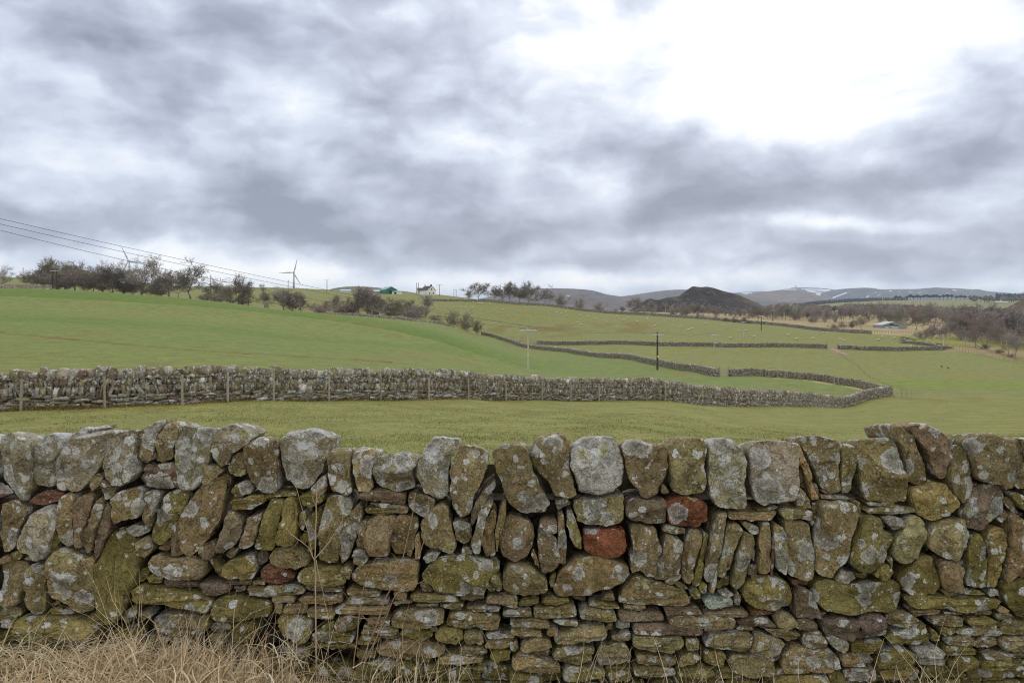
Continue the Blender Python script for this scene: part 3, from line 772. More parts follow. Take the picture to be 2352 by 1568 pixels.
# ---------------------------------------------------------------- stone material
def stone_material(name, near=True):
    m, t, b = newmat(name)
    tint = t.attr('tint').outputs['Color']
    fx = t.N('ShaderNodeSeparateColor'); t.l.new(t.attr('fx').outputs['Color'], fx.inputs[0])
    lich, moss, warm = fx.outputs[0], fx.outputs[1], fx.outputs[2]
    p = t.attr('uvw').outputs['Vector']
    n_big = t.noise(p, 7, 6, .6); n_mid = t.noise(p, 26, 6, .65); n_fine = t.noise(p, 110, 4, .6)
    k = t.math('ADD', t.rng(n_big, .3, .7, .66, 1.22), t.rng(n_mid, .3, .7, -.22, .24))
    k = t.math('ADD', k, t.rng(n_fine, .25, .75, -.34, .34))
    c = t.vm('SCALE', tint, sc=k)
    # rust and dark weathering
    n_r = t.noise(t.vm('ADD', p, (3.1, 7.7, 1.3)), 11, 5, .6)
    c = t.mix(t.math('MULTIPLY', t.ss(n_r, .52, .68), t.math('MULTIPLY', warm, .42)), c, t.vm('MULTIPLY', c, (1.28, .95, .68)))
    n_d = t.noise(t.vm('ADD', p, (9.1, 2.7, 4.3)), 16, 6, .7)
    c = t.mix(t.math('MULTIPLY', t.ss(n_d, .55, .70), .6), c, t.vm('MULTIPLY', c, (.5, .47, .42)))
    # algae film
    n_m = t.noise(t.vm('ADD', p, (1.1, 8.7, 5.3)), 6, 5, .6)
    c = t.mix(t.math('MULTIPLY', t.ss(t.math('ADD', n_m, t.math('MULTIPLY', moss, .3)), .58, .82), .7), c, (.13, .112, .034))
    # lichen: warped cells of different size
    wv = t.vm('SCALE', t.vm('SUBTRACT', t.noise(p, 22, 4, .65, color=True), (.5, .5, .5)), sc=.055)
    pw = t.vm('ADD', p, wv)
    def spots(scale, off, r0, r1, gate, edge=.025):
        v = t.voro(t.vm('ADD', pw, off), scale)
        sp = t.N('ShaderNodeSeparateColor'); t.l.new(v.outputs['Color'], sp.inputs[0])
        rad = t.rng(sp.outputs[0], 0, 1, r0, r1)
        on = t.math('LESS_THAN', sp.outputs[1], gate)
        d = t.math('ADD', v.outputs['Distance'], t.rng(n_mid, .3, .7, -.07, .07))
        mk_ = t.ss(t.math('SUBTRACT', rad, d), 0.0, edge)
        return t.math('MULTIPLY', mk_, on), sp.outputs[2], t.math('DIVIDE', d, t.math('MAXIMUM', rad, .01))
    crust = t.ss(t.math('ADD', n_mid, t.math('MULTIPLY', n_fine, .35)), .52, .70)
    # grey-white crust
    mA, rA, dA = spots(8, (0, 0, 0), .08, .72, t.math('MULTIPLY', lich, 1.15))
    cA = t.mix(crust, (.54, .55, .545), (.27, .265, .23))
    mA = t.math('MULTIPLY', mA, t.rng(n_fine, .25, .55, .35, .95))
    cA = t.mix(t.ss(dA, .62, .92), cA, (.60, .61, .60))
    c = t.mix(t.math('MULTIPLY', mA, .85), c, cA)
    mB, rB, dB = spots(17, (5.5, 1.5, 9.5), .05, .55, t.math('MULTIPLY', lich, 1.05))
    cB = t.mix(rB, (.66, .67, .66), (.44, .45, .40))
    c = t.mix(t.math('MULTIPLY', mB, .9), c, t.vm('SCALE', cB, sc=t.rng(n_fine, .3, .7, .78, 1.12)))
    gn = t.N('ShaderNodeNewGeometry'); gs = t.N('ShaderNodeSeparateXYZ'); t.l.new(gn.outputs['True Normal'], gs.inputs[0])
    mT = t.math('MULTIPLY', t.ss(gs.outputs[2], .05, .65), t.ss(t.math('ADD', n_big, t.math('MULTIPLY', n_mid, .6)), .62, .86))
    c = t.mix(t.math('MULTIPLY', t.math('MULTIPLY', mT, t.ss(lich, .66, 1.0)), .9), c, (.50, .51, .51))
    # pale yellow-green discs with a paler rim
    mC, rC, dC = spots(12, (2.5, 6.5, 3.5), .04, .42, t.math('ADD', t.math('MULTIPLY', lich, .28), .06), .03)
    cC = t.mix(t.ss(dC, .55, .95), (.30, .29, .13), (.47, .46, .29))
    c = t.mix(t.math('MULTIPLY', mC, .85), c, cC)
    # white flecks
    mD, rD, dD = spots(48, (7.5, 3.5, 6.5), .02, .42, t.math('MULTIPLY', lich, .75), .08)
    c = t.mix(t.math('MULTIPLY', mD, .8), c, (.58, .59, .57))
    t.l.new(c, b.inputs['Base Color'])
    b.inputs['Roughness'].default_value = .93; b.inputs['Specular IOR Level'].default_value = .18
    h = t.math('ADD', t.math('MULTIPLY', n_mid, 1.0), t.math('MULTIPLY', n_fine, .55))
    h = t.math('ADD', h, t.math('MULTIPLY', t.math('MAXIMUM', mA, mB), .12))
    n_t = t.noise(t.vm('ADD', p, (2.2, 4.4, 8.8)), 15, 5, .6)
    h = t.math('ADD', h, t.math('MULTIPLY', t.math('ADD', t.ss(n_t, .46, .50), t.ss(n_t, .57, .60)), .55))
    bp = t.N('ShaderNodeBump'); bp.inputs['Strength'].default_value = 1.0; bp.inputs['Distance'].default_value = .018
    t.l.new(h, bp.inputs['Height']); t.l.new(bp.outputs[0], b.inputs['Normal'])
    return m

M_STONE = stone_material('weathered_sandstone')
LOOK = {  # tint, lichen, moss, warm
 'n': ((.188, .152, .090), .50, .25, .5), 'g': ((.21, .188, .138), .9, .10, .4), 'w': ((.255, .26, .24), .55, .0, .8),
 'l': ((.19, .158, .085), .62, .25, .4), 'm': ((.175, .148, .06), .40, .6, .4), 'p': ((.155, .120, .085), .28, .15, .6),
 'r': ((.15, .082, .056), .22, .05, .6), 'R': ((.165, .066, .038), .10, .0, .5), 'o': ((.205, .160, .088), .40, .2, 1.0),
 'd': ((.115, .088, .072), .15, .1, .2), 'Y': ((.28, .27, .15), .35, .6, .1),
}
TILE_X = {'0': 0.0, '1': 860.0, '2': 1720.0, '3': 2556.0}
ZS = 1527 / 900.0
WALL_Y = 3.80

def face_y(Z):            # the wall leans back a little towards its top
    return WALL_Y - 0.05 * np.clip((1.2 - Z), 0, 1.3)

def stone_outline(pts):
    """photo outline -> outline on the wall face, in metres (X, Z)"""
    out = []
    for px, py in pts:
        Y = WALL_Y
        for _ in range(3):
            Y = float(face_y(EYE - (py - HY) / F * Y))
        out.append([(px - CX) / F * Y, EYE - (py - HY) / F * Y])
    return np.array(out)

def smooth_outline(P, n, rough, rng):
    for k in (.12,):
        Q = np.roll(P, -1, 0)
        P = np.stack([P * (1 - k) + Q * k, P * k + Q * (1 - k)], 1).reshape(-1, 2)
    c = P.mean(0)
    d = np.linalg.norm(np.roll(P, -1, 0) - P, axis=1); s = np.concatenate([[0], np.cumsum(d)])
    q = np.linspace(0, s[-1], n, endpoint=False)
    PP = np.vstack([P, P[:1]])
    R = np.stack([np.interp(q, s, PP[:, 0]), np.interp(q, s, PP[:, 1])], -1)
    o = rng.uniform(0, 90, 3)
    w = fbm(np.column_stack([R * 26, np.zeros(n)]) + o, 3, 3, .6) - .5 * sstep(.25, .5, vnoise(np.column_stack([R * 34, np.ones(n)]) + o, 8))
    return R + (R - c) / (np.linalg.norm(R - c, axis=1)[:, None] + 1e-6) * (w * rough * 1.3)[:, None]

RINGS = np.array([0, .16, .32, .47, .60, .71, .80, .87, .925, .965, .99, 1.0])
NSEG = 56
def stone_mesh(P2, kind, rng, depth, prot, Yfn=face_y):
    """one stone from its outline: faceted, worn front, sides running back into the wall"""
    R = smooth_outline(P2, NSEG, .0072, rng)
    # signed-area centroid
    x, z = R[:, 0], R[:, 1]; x2, z2 = np.roll(x, -1), np.roll(z, -1)
    cr = x * z2 - x2 * z; A = cr.sum() / 2
    c = np.array([((x + x2) * cr).sum(), ((z + z2) * cr).sum()]) / (6 * A)
    if A < 0: R = R[::-1].copy()
    ext = R.max(0) - R.min(0); size = float(min(ext)); rx, rz = ext / 2
    bulge = np.clip(size * .33, .012, .062) * rng.uniform(.75, 1.25)
    tilt = rng.normal(0, .11, 2) * size * .5
    fr = RINGS[1:]
    Q = c + fr[:, None, None] * (R - c)[None]                      # rings, seg, 2
    q = (Q - c) / np.array([rx, rz])
    prof = bulge * (1 - np.minimum(fr, 1) ** rng.uniform(9.0, 22.0)) ** .5
    h = np.broadcast_to(prof[:, None], Q.shape[:2]).copy()
    for _ in range(rng.integers(4, 8)):
        a = rng.uniform(0, 6.283); s = rng.uniform(.2, 2.1) * bulge; off = rng.uniform(.45, 1.25) * bulge
        h = np.minimum(h, np.maximum(off - s * (q[..., 0] * math.cos(a) + q[..., 1] * math.sin(a)), -.05 * bulge))
    h = h + (q[..., 0] * tilt[0] + q[..., 1] * tilt[1])
    hc = float(h[0].mean())
    Yb = float(Yfn(c[1])) - prot
    P3 = np.concatenate([np.stack([Q[..., 0], Yb - h, Q[..., 1]], -1)], 0)
    V = [np.array([[c[0], Yb - hc, c[1]]]), P3.reshape(-1, 3)]
    side = []
    for d, sc in ((.012, 1.004), (.045, 1.004), (depth * .55, .98), (depth * .93, .90), (depth, .72)):
        S = c + (R - c) * sc
        side.append(np.stack([S[:, 0], np.full(NSEG, Yb + d), S[:, 1]], -1))
    V.append(np.concatenate(side)); V.append(np.array([[c[0], Yb + depth * 1.01, c[1]]]))
    V = np.concatenate(V)
    if kind == 'c':      # copes: the top face falls away from the front edge as seen from eye height
        w = sstep(c[1], c[1] + rz, V[:, 2])
        V[:, 2] -= w * ((EYE - V[:, 2]) * np.maximum(V[:, 1] - Yb, 0) / WALL_Y + .016 * sstep(.03, -.02, V[:, 1] - Yb))
    off = rng.uniform(-50, 50, 3)
    # worn, pitted surface
    amp = min(.008, .08 * size) * rng.uniform(.6, 1.2)
    flat = ext[0] > ext[1] * 1.9
    sc3 = np.array([9, 9, 26.0]) if flat else np.array([12, 12, 12.0])
    D = V - np.array([c[0], Yb + depth * .4, c[1]]); D[:, 1] *= .9
    D /= np.linalg.norm(D, axis=1)[:, None] + 1e-9
    nz = fbm(V * sc3 + off, 3, 11) * amp * 2.0 + fbm(V * sc3 * 4 + off, 2, 17) * amp * .7
    if not flat:      # split faces: shallow ledges where a layer has broken away
        lf = vnoise(V * np.array([7.5, 5, 7.5]) + off * .7, 29); l2 = vnoise(V * np.array([13, 6, 13]) + off * 1.3, 37)
        nz += (sstep(.02, .12, lf) * .75 + sstep(.1, .18, l2) * .35) * min(.013, .11 * size) - .006
    if flat: nz += np.abs(vnoise(V * np.array([3, 3, 85.0]) + off, 21)) * -.012
    ridge = 1 - np.abs(vnoise(V * 9 + off, 23)); nz -= sstep(.93, 1.0, ridge) * amp * 1.6
    V = V + D * nz[:, None] * np.array([.35, 1, .35])
    nr = len(fr) + 5; n = NSEG
    j = np.arange(n); j2 = (j + 1) % n
    T = [np.stack([np.zeros(n, int), 1 + j2, 1 + j], -1)]
    Qd = [np.stack([1 + r * n + j, 1 + r * n + j2, 1 + (r + 1) * n + j2, 1 + (r + 1) * n + j], -1) for r in range(nr - 1)]
    last = 1 + nr * n
    T.append(np.stack([np.full(n, last), 1 + (nr - 1) * n + j, 1 + (nr - 1) * n + j2], -1))
    return V, np.concatenate(Qd), np.concatenate(T), off, c, abs(A)

def look_of(flag, kind, rng):
    tint, li, mo, wa = LOOK[flag]
    v = rng.uniform(.84, 1.16); hue = rng.normal(0, .025, 3)
    tint = np.clip(np.array(tint) * np.array([1.52, 1.52, 1.42]) * v * (1 + hue), .02, .8)
    return tint, np.array([np.clip(li * rng.uniform(.7, 1.25), 0, 1), np.clip(mo + rng.uniform(-.2, .2), 0, 1), np.clip(wa + rng.uniform(-.2, .2), 0, 1)])

class Rest:
    def __init__(s): s.V = []; s.Q = []; s.T = []; s.t = []; s.f = []; s.u = []; s.n = 0
    def add(s, V, Q, T, off, tint, fx):
        s.V.append(V); s.Q.append(Q + s.n); s.T.append(T + s.n); s.n += len(V)
        s.t.append(np.tile(tint, (len(V), 1))); s.f.append(np.tile(fx, (len(V), 1))); s.u.append((V + off) * (.8 + .6 * (abs(off[0]) * 7.3 % 1.0)))
    def build(s, name, parent, mat=None):
        return mk(name, np.concatenate(s.V), [np.concatenate(s.Q), np.concatenate(s.T)], mat or M_STONE, parent, True,
                  cols={'tint': np.concatenate(s.t), 'fx': np.concatenate(s.f)}, vecs={'uvw': np.concatenate(s.u)})

def build_near_wall():
    rng = np.random.default_rng(11)
    root = empty('dry_stone_wall', (0, WALL_Y + .2, -.05))
    tag(root, 'large lichen covered dry stone wall in the foreground beside dry grass', 'stone wall', 'dry stone walls', 'thing')
    org = np.array([0, WALL_Y + .2, -.05])
    made = []
    for ln in STONES.strip().splitlines():
        key, *pp = ln.split()
        pts = [tuple(map(float, s.split(','))) for s in pp]
        pts = [(( TILE_X[key[0]] + a / ZS) / 1.46939, (1380 + b / ZS) / 1.46939) for a, b in pts]
        P2 = stone_outline(pts)
        c0 = P2.mean(0)
        grow = .995 if key[1] == 'b' else .975
        P2 = c0 + (P2 - c0) * grow
        a = float(abs(np.sum(P2[:, 0] * np.roll(P2[:, 1], -1) - np.roll(P2[:, 0], -1) * P2[:, 1])) / 2)
        depth = rng.uniform(.28, .36) if key[1] == 'c' else (rng.uniform(.22, .32) if a > .006 else rng.uniform(.12, .2))
        prot = rng.uniform(-.012, .028) if a > .004 else rng.uniform(-.03, .008)
        V, Q, T, off, c, A = stone_mesh(P2, key[1], rng, depth, prot)
        tint, fx = look_of(key[2], key[1], rng)
        made.append((key[1], A, V, Q, T, off, tint, fx, key[2], c))
    body = sorted([m[1] for m in made if m[0] == 'b'], reverse=True)
    cut = body[99]
    rest = Rest()
    LAB = {'R': 'brick red stone block', 'Y': 'pale yellow green rounded stone', 'w': 'pale grey smooth faced cope stone', 'r': 'reddish brown flat stone'}
    for kind, A, V, Q, T, off, tint, fx, flag, c in made:
        if kind == 'c' or A >= cut:
            nm = 'coping_stone' if kind == 'c' else 'wall_stone'
            o = mk(nm, V - org, [Q, T], M_STONE, root, True, cols={'tint': np.tile(tint, (len(V), 1)), 'fx': np.tile(fx, (len(V), 1))}, vecs={'uvw': (V + off) * (.72 + .75 * ((off[0] * 7.3) % 1.0))})
            if flag in LAB: o['label'] = LAB[flag]
        else:
            rest.add(V - org, Q, T, off + org, tint, fx)
    # the wall goes on past both ends of the view with the same sort of stones
    for kind, A, V, Q, T, off, tint, fx, flag, c in made:
        for sgn in (-1, 1):
            lim = 2.30
            if c[0] * sgn > 1.30 and c[0] * sgn < 2.36:
                V2 = V.copy(); V2[:, 0] = 2 * sgn * 2.44 - V2[:, 0]
                if sgn < 0 and c[0] < -2.28: continue
                if sgn > 0 and c[0] > 2.28: continue
                rest.add(V2 - org, Q[:, ::-1], T[:, ::-1], off + 3.3, tint, fx)
    # small pinning and hearting stones seen in the joints behind the face
    for k in range(620):
        X = rng.uniform(-3.4, 3.4); Z = rng.uniform(-.06, 1.0)
        w = rng.uniform(.05, .13); h = rng.uniform(.035, .09)
        n = 7; th = np.sort(rng.uniform(0, 6.283, n))
        P2 = np.stack([X + w * np.cos(th) * .6, Z + h * np.sin(th) * .6], -1)
        P2 = P2[np.argsort(np.arctan2(P2[:, 1] - Z, P2[:, 0] - X))]
        if np.ptp(P2[:, 0]) < .03 or np.ptp(P2[:, 1]) < .02: continue
        if Z > .80 and rng.random() < .8: continue
        V, Q, T, off, c, A = stone_mesh(P2, 'b', rng, .10, -.12)
        tint, fx = look_of('d', 'b', rng); fx[0] = .05; tint = tint * .35  # tint cut down: shade of the deep joints put into the colour
        rest.add(V - org, Q, T, off, tint, fx)
    # mossy footing stones where the wall meets the verge
    for lay in range(3):
        X = -3.5 + lay * .05
        while X < 3.5:
            w = rng.uniform(.10, .26); h = rng.uniform(.045, .085)
            zc = float(zbase(X + w / 2)) - .02 + lay * .068 + rng.normal(0, .006)
            P2 = np.array([[X, zc - h * .42], [X + w * .5, zc - h * .5], [X + w, zc - h * .38], [X + w, zc + h * .35], [X + w * .6, zc + h * .5], [X + w * .1, zc + h * .42]]) + rng.normal(0, .006, (6, 2))
            V, Q, T, off, c, A = stone_mesh(P2, 'b', rng, .16, -.035)
            tint, fx = look_of('m', 'b', rng)
            rest.add(V - org, Q, T, off, tint * .85, fx); X += w * .97
    r = rest.build('wall_stones', root); r['kind'] = 'stuff'
    # rubble core, darkened to paint in the shade of the joints, and the far face of the wall
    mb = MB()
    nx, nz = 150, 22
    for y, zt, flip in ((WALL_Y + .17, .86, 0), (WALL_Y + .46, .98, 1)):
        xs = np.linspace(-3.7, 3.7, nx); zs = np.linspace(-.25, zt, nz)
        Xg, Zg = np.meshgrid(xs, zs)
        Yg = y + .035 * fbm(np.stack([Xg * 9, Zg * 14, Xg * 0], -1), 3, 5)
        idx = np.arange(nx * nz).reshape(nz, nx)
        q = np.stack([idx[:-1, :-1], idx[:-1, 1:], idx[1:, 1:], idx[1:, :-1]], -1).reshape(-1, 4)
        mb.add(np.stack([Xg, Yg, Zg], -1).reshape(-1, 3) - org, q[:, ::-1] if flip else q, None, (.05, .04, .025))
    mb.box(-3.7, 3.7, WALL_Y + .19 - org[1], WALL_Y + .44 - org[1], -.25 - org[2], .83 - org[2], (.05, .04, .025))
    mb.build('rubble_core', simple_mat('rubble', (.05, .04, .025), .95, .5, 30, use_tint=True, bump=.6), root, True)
    return root
build_near_wall()
# ---------------------------------------------------------------- further dry stone walls
def _unit_stone(sub):
    if sub:   # rounded block, 3x3x3 lattice shell
        g = np.array([-1, 0, 1.0]); P = []; ids = {}
        for i in range(3):
            for j in range(3):
                for k in range(3):
                    if (i, j, k) != (1, 1, 1): ids[(i, j, k)] = len(P); P.append([g[i], g[j], g[k]])
        P = np.array(P); n = np.linalg.norm(P, axis=1); P = P * (.80 + .20 * (1.0 / n))[:, None] * 1.03
        Q = []
        for ax in range(3):
            for s in (0, 2):
                for a in range(2):
                    for b in range(2):
                        def I(u, v):
                            t = [0, 0, 0]; t[ax] = s; t[(ax + 1) % 3] = u; t[(ax + 2) % 3] = v; return ids[tuple(t)]
                        q = [I(a, b), I(a + 1, b), I(a + 1, b + 1), I(a, b + 1)]
                        Q.append(q if s == 2 else q[::-1])
        return P, np.array(Q)
    P = np.array([[x, y, z] for z in (-1, 1) for y in (-1, 1) for x in (-1, 1)], float)
    return P, np.array([[0, 2, 3, 1], [4, 5, 7, 6], [0, 1, 5, 4], [2, 6, 7, 3], [0, 4, 6, 2], [1, 3, 7, 5]])
US1, US0 = _unit_stone(True), _unit_stone(False)

WCOL = [((.25, .205, .148), 6), ((.30, .265, .21), 4.5), ((.175, .142, .10), 5), ((.24, .21, .11), 2.5), ((.21, .125, .095), .25), ((.55, .54, .50), .9)]
def _wcol(rng, n, mossy=0.0, pale=1.0):
    p = np.array([w for c, w in WCOL]); p[3] *= 1 + 3 * mossy; p[5] *= pale; p /= p.sum()
    k = rng.choice(len(WCOL), n, p=p)
    return np.array([c for c, w in WCOL])[k] * rng.uniform(.72, 1.25, (n, 1))

def place(unit, C, T, S, tilt, rng, jit):
    """unit stones at centres C (n,3), along directions T (n,2), half sizes S (n,3: along, across, up), tilted by angle"""
    P, Q = unit; n = len(C)
    L = np.broadcast_to(P, (n, *P.shape)) + rng.normal(0, jit, (n, *P.shape))
    L = L * S[:, None, :]
    ct, st = np.cos(tilt)[:, None], np.sin(tilt)[:, None]
    a = L[..., 0] * ct + L[..., 2] * st; u = -L[..., 0] * st + L[..., 2] * ct; b = L[..., 1]
    X = C[:, None, 0] + a * T[:, None, 0] - b * T[:, None, 1]
    Y = C[:, None, 1] + a * T[:, None, 1] + b * T[:, None, 0]
    Z = C[:, None, 2] + u
    V = np.stack([X, Y, Z], -1).reshape(-1, 3)
    QQ = (Q[None] + (np.arange(n) * len(P))[:, None, None]).reshape(-1, 4)
    return V, QQ

M_FARSTONE = stone_material('field_wall_stone')
def far_wall(label, pts, height, thick, cope_n, size, seed, group='dry stone walls', sub=True, each_cope=0, mossy=0., ragged=.0, hfun=None, pale=1.0, tone=1.0):
    """pts: world XY polyline"""
    rng = np.random.default_rng(seed)
    pts = np.asarray(pts, float)
    d = np.concatenate([[0], np.cumsum(np.linalg.norm(np.diff(pts, axis=0), axis=1))]); L = d[-1]
    def at(s):
        x = np.interp(s, d, pts[:, 0]); y = np.interp(s, d, pts[:, 1])
        e = .6
        tx = np.interp(s + e, d, pts[:, 0]) - np.interp(s - e, d, pts[:, 0]); ty = np.interp(s + e, d, pts[:, 1]) - np.interp(s - e, d, pts[:, 1])
        n = np.hypot(tx, ty) + 1e-9
        return np.stack([x, y], -1), np.stack([tx / n, ty / n], -1)
    c0, _ = at(np.array([L * .5])); org = np.array([c0[0, 0], c0[0, 1], g1(*c0[0])])
    root = empty('dry_stone_wall', org); tag(root, label, 'stone wall', group, 'thing')
    zt = lambda s, xy: gz(xy[:, 0], xy[:, 1])
    hh = (lambda s: height * (1 + ragged * fbm(np.stack([s * .15, s * 0, s * 0 + seed], -1), 3, seed))) if hfun is None else hfun
    unit = US1 if sub else US0
    ch = .2 * height                       # cope height
    AV, AQ, AC, n0 = [], [], [], 0
    z = -.12; row = 0
    hb = height - ch
    while z < hb - .03:
        low = z < hb * .36
        h = rng.uniform(.55, .85) * size * (.48 if low else 1.55)
        h = min(h, hb - z + .02)
        s = rng.uniform(0, size); S = []
        while s < L:
            w = rng.uniform(.7, 2.0) * size * (1.25 if low else .42)
            S.append((s + w / 2, w)); s += w
        S = np.array(S); n = len(S)
        xy, T = at(S[:, 0]); zz = zt(S[:, 0], xy)
        sc = hh(S[:, 0]) / height
        hs = h * rng.uniform(.85, 1.25, n)
        C = np.column_stack([xy, zz + (z + h / 2 + rng.normal(0, .02 * size / .25, n)) * sc])
        half = np.column_stack([S[:, 1] * .495, thick / 2 * rng.uniform(.80, 1.16, n) * (1.12 - .12 * z / height), hs * .51])
        V, Q = place(unit, C, T, half, rng.normal(0, .05 if low else .26, n), rng, .13)
        col = _wcol(rng, n, mossy, pale) * tone
        if low: col = col * 1.12 + .012
        AV.append(V); AQ.append(Q + n0); n0 += len(V); AC.append(np.repeat(col * 1.15, len(unit[0]), 0))
        z += h * .93; row += 1
    def emit(name, V, Q, Cc, kind=None):
        rr = np.random.default_rng(seed + len(V))
        fx = np.tile([.55, .25 + mossy * .4, .4], (len(V), 1))
        o = mk(name, V - org, [Q], M_FARSTONE, root, sub, cols={'tint': Cc, 'fx': fx}, vecs={'uvw': V * .55})
        if kind: o['kind'] = kind
        return o
    # rubble filling inside, its dark colour standing in for shade between the stones
    ss_ = np.linspace(0, L, max(int(L / .8), 4)); xy, T = at(ss_); zz = zt(ss_, xy); N_ = np.column_stack([-T[:, 1], T[:, 0]]) * thick * .36; kk = len(ss_)
    AV.append(np.concatenate([np.column_stack([xy - N_, zz - .1]), np.column_stack([xy - N_, zz + hb * .93 * hh(ss_) / height]), np.column_stack([xy + N_, zz + hb * .93 * hh(ss_) / height]), np.column_stack([xy + N_, zz - .1])]))
    i_ = np.arange(kk - 1)
    for r_ in range(3): AQ.append(np.stack([n0 + r_ * kk + i_, n0 + r_ * kk + i_ + 1, n0 + (r_ + 1) * kk + i_ + 1, n0 + (r_ + 1) * kk + i_], -1))
    AC.append(np.tile([.05, .042, .03], (4 * kk, 1)))
    emit('wall_body', np.concatenate(AV), np.concatenate(AQ), np.concatenate(AC))
    s = 0.0; S = []
    while s < L:
        w = rng.uniform(.7, 1.35) * cope_n; S.append((s + w / 2, w)); s += w
    S = np.array(S); n = len(S)
    xy, T = at(S[:, 0]); zz = zt(S[:, 0], xy); sc = hh(S[:, 0]) / height
    hs = ch * rng.uniform(.68, 1.36, n)
    C = np.column_stack([xy, zz + hb * sc + hs * .48])
    half = np.column_stack([S[:, 1] * .52, thick * .5 * rng.uniform(.8, 1.1, n), hs * .56])
    V, Q = place(unit, C, T, half, rng.normal(.12, .14, n), rng, .12)
    col = (_wcol(rng, n, mossy * .4) * 1.12 + .02) * (.5 + .5 * tone)
    col = np.repeat(col, len(unit[0]), 0)
    k = min(each_cope, n); pv, pq = len(unit[0]), len(unit[1])
    for i in range(k):
        emit('coping_stone', V[i * pv:(i + 1) * pv], unit[1], col[i * pv:(i + 1) * pv])
    if k < n:
        emit('coping', V[k * pv:], Q[k * pq:] - k * pv, col[k * pv:], 'stuff' if k else None)
    return root

def xy_of(curve_, px): 
    px = np.asarray(px, float); Y = curve_(px)
    return np.column_stack([(px - CX) / F * Y, Y])

_pw2 = np.concatenate([np.linspace(-160, 1900, 200), [1917, 1935, 1955, 1975, 1995, 2015, 2030, 2042]])
WALL2 = xy_of(Y_W2, _pw2)
_corner = np.array([[(2046 - CX) / F * 113.5, 113.5]])
far_wall('long grey dry stone wall with wooden posts along it, next behind the foreground wall', np.vstack([WALL2, _corner]), 1.36, .5, .26, .27, 21, each_cope=100, pale=1.3, ragged=.07)
WALL3B = xy_of(Y_W3b, np.array([2044, 2036, 2024, 2000, 1970, 1930, 1890, 1850, 1800, 1750, 1710, 1676]))
far_wall('short mossy wall closing the green field, from the gate to the rounded corner', WALL3B, 1.25, .5, .3, .32, 22, mossy=.7, tone=.82)
WALL3 = xy_of(Y_W3, np.linspace(1106, 1648, 60))
far_wall('mossy wall running downhill from the three bushes to the gate, passing behind the poles', WALL3, 1.3, .5, .34, .36, 23, mossy=.6, tone=.78)
WALL4A = xy_of(Y_W4, np.linspace(1234, 1898, 50))
far_wall('dark wall crossing the middle fields left of the muddy gateway', WALL4A, 1.35, .5, .42, .42, 24, mossy=.15, tone=.58)
WALL4B = xy_of(Y_W4, np.linspace(1925, 2172, 30))
far_wall('dark wall crossing the middle fields right of the muddy gateway', WALL4B, 1.3, .5, .42, .42, 25, mossy=.2, tone=.58)
WALL4C = np.array([[(a - CX) / F * b, b] for a, b in ((2120, 283), (2140, 270), (2160, 261), (2185, 253))])
far_wall('short tumbled wall below the black spoil bank', WALL4C, .95, .6, .5, .45, 28, ragged=.4, mossy=.4, tone=.6)
WALL5 = xy_of(Y_W5, np.linspace(976, 2000, 90))
far_wall('long dark wall along the top of the sheep pasture, below the round topped trees', WALL5, 1.5, .55, .6, .6, 26, sub=False, mossy=.1, tone=.5)
_p = np.linspace(-60, 118, 24)
far_wall('low wall on the crest of the green hill at the far left', np.column_stack([(_p - CX) / F * (269 + _p * .03), 269 + _p * .03]), 1.45, .55, .6, .55, 27, sub=False, mossy=.3)
_p = np.linspace(735, 1030, 46); _y = Y_TR(_p) + 1.5
far_wall('broken tumbled wall at the foot of the bare birches and bushes', np.column_stack([(_p - CX) / F * _y, _y]), .95, .6, .7, .5, 29, sub=False, mossy=.5, ragged=.9)

# ---------------------------------------------------------------- post and wire fences
M_POST = simple_mat('grey_fence_wood', (.3, .26, .2), .9, .3, 14, use_tint=True, bump=.4)
M_WIRE = simple_mat('fence_wire', (.16, .15, .14), .6, .15, 5, metal=.3)
def fence(label, posts, wires, h, r, seed, colr=(.36, .32, .25), maxp=100, wr=.006):
    """posts: list of (x, y, lean, height factor)"""
    rng = np.random.default_rng(seed)
    P = [(x, y, g1(x, y), le, hf) for x, y, le, hf in posts]
    org = np.array([P[0][0], P[0][1], P[0][2]])
    root = empty('post_and_wire_fence', org); tag(root, label, 'fence', 'post and wire fences', 'thing')
    rest = MB(); nrest = 0
    for i, (x, y, z, le, hf) in enumerate(P):
        hh = h * hf * rng.uniform(.94, 1.06)
        lx = math.sin(le) * hh
        p0 = np.array([x, y, z - .1]) - org; p1 = np.array([x + lx, y + rng.normal(0, .02), z + hh * math.cos(le)]) - org
        c = np.array(colr) * rng.uniform(.8, 1.2)
        rr = r * rng.uniform(.85, 1.2)
        if i < maxp:
            MB().tube([p0, (p0 + p1) / 2 + rng.normal(0, .006, 3), p1], [rr * 1.05, rr, rr * .92], 8, c).build('post', M_POST, root)
        else:
            rest.tube([p0, p1], [rr * 1.05, rr * .92], 5, c); nrest += 1
    if nrest: rest.build('posts', M_POST, root)['kind'] = 'stuff'
    up = [p for p in P if abs(p[3]) < .25]
    for f in wires:
        L = np.array([[x + math.sin(le) * h * hf * f, y - r * .9, z + h * hf * f] for x, y, z, le, hf in up]) - org
        MB().tube(L, wr, 3, (.16, .15, .14), False).build('wire', M_WIRE, root)
    return root
def along(cv, pxs, off):      # posts standing off a wall by off metres towards the viewer
    out = []
    for q in pxs:
        Y = float(cv(np.array([q]))[0]) - off
        out.append(((q - CX) / F * Y, Y, 0.0, 1.0))
    return out
PX2 = [-110, 48, 241, 419, 523, 629, 756, 875, 985, 1076, 1162, 1245, 1311, 1376, 1432, 1485, 1528, 1572, 1596, 1651, 1686, 1721, 1757, 1788, 1820, 1852, 1880, 1902, 1922, 1937, 1954, 1963, 1980, 1991, 2001, 2009, 2020, 2031]
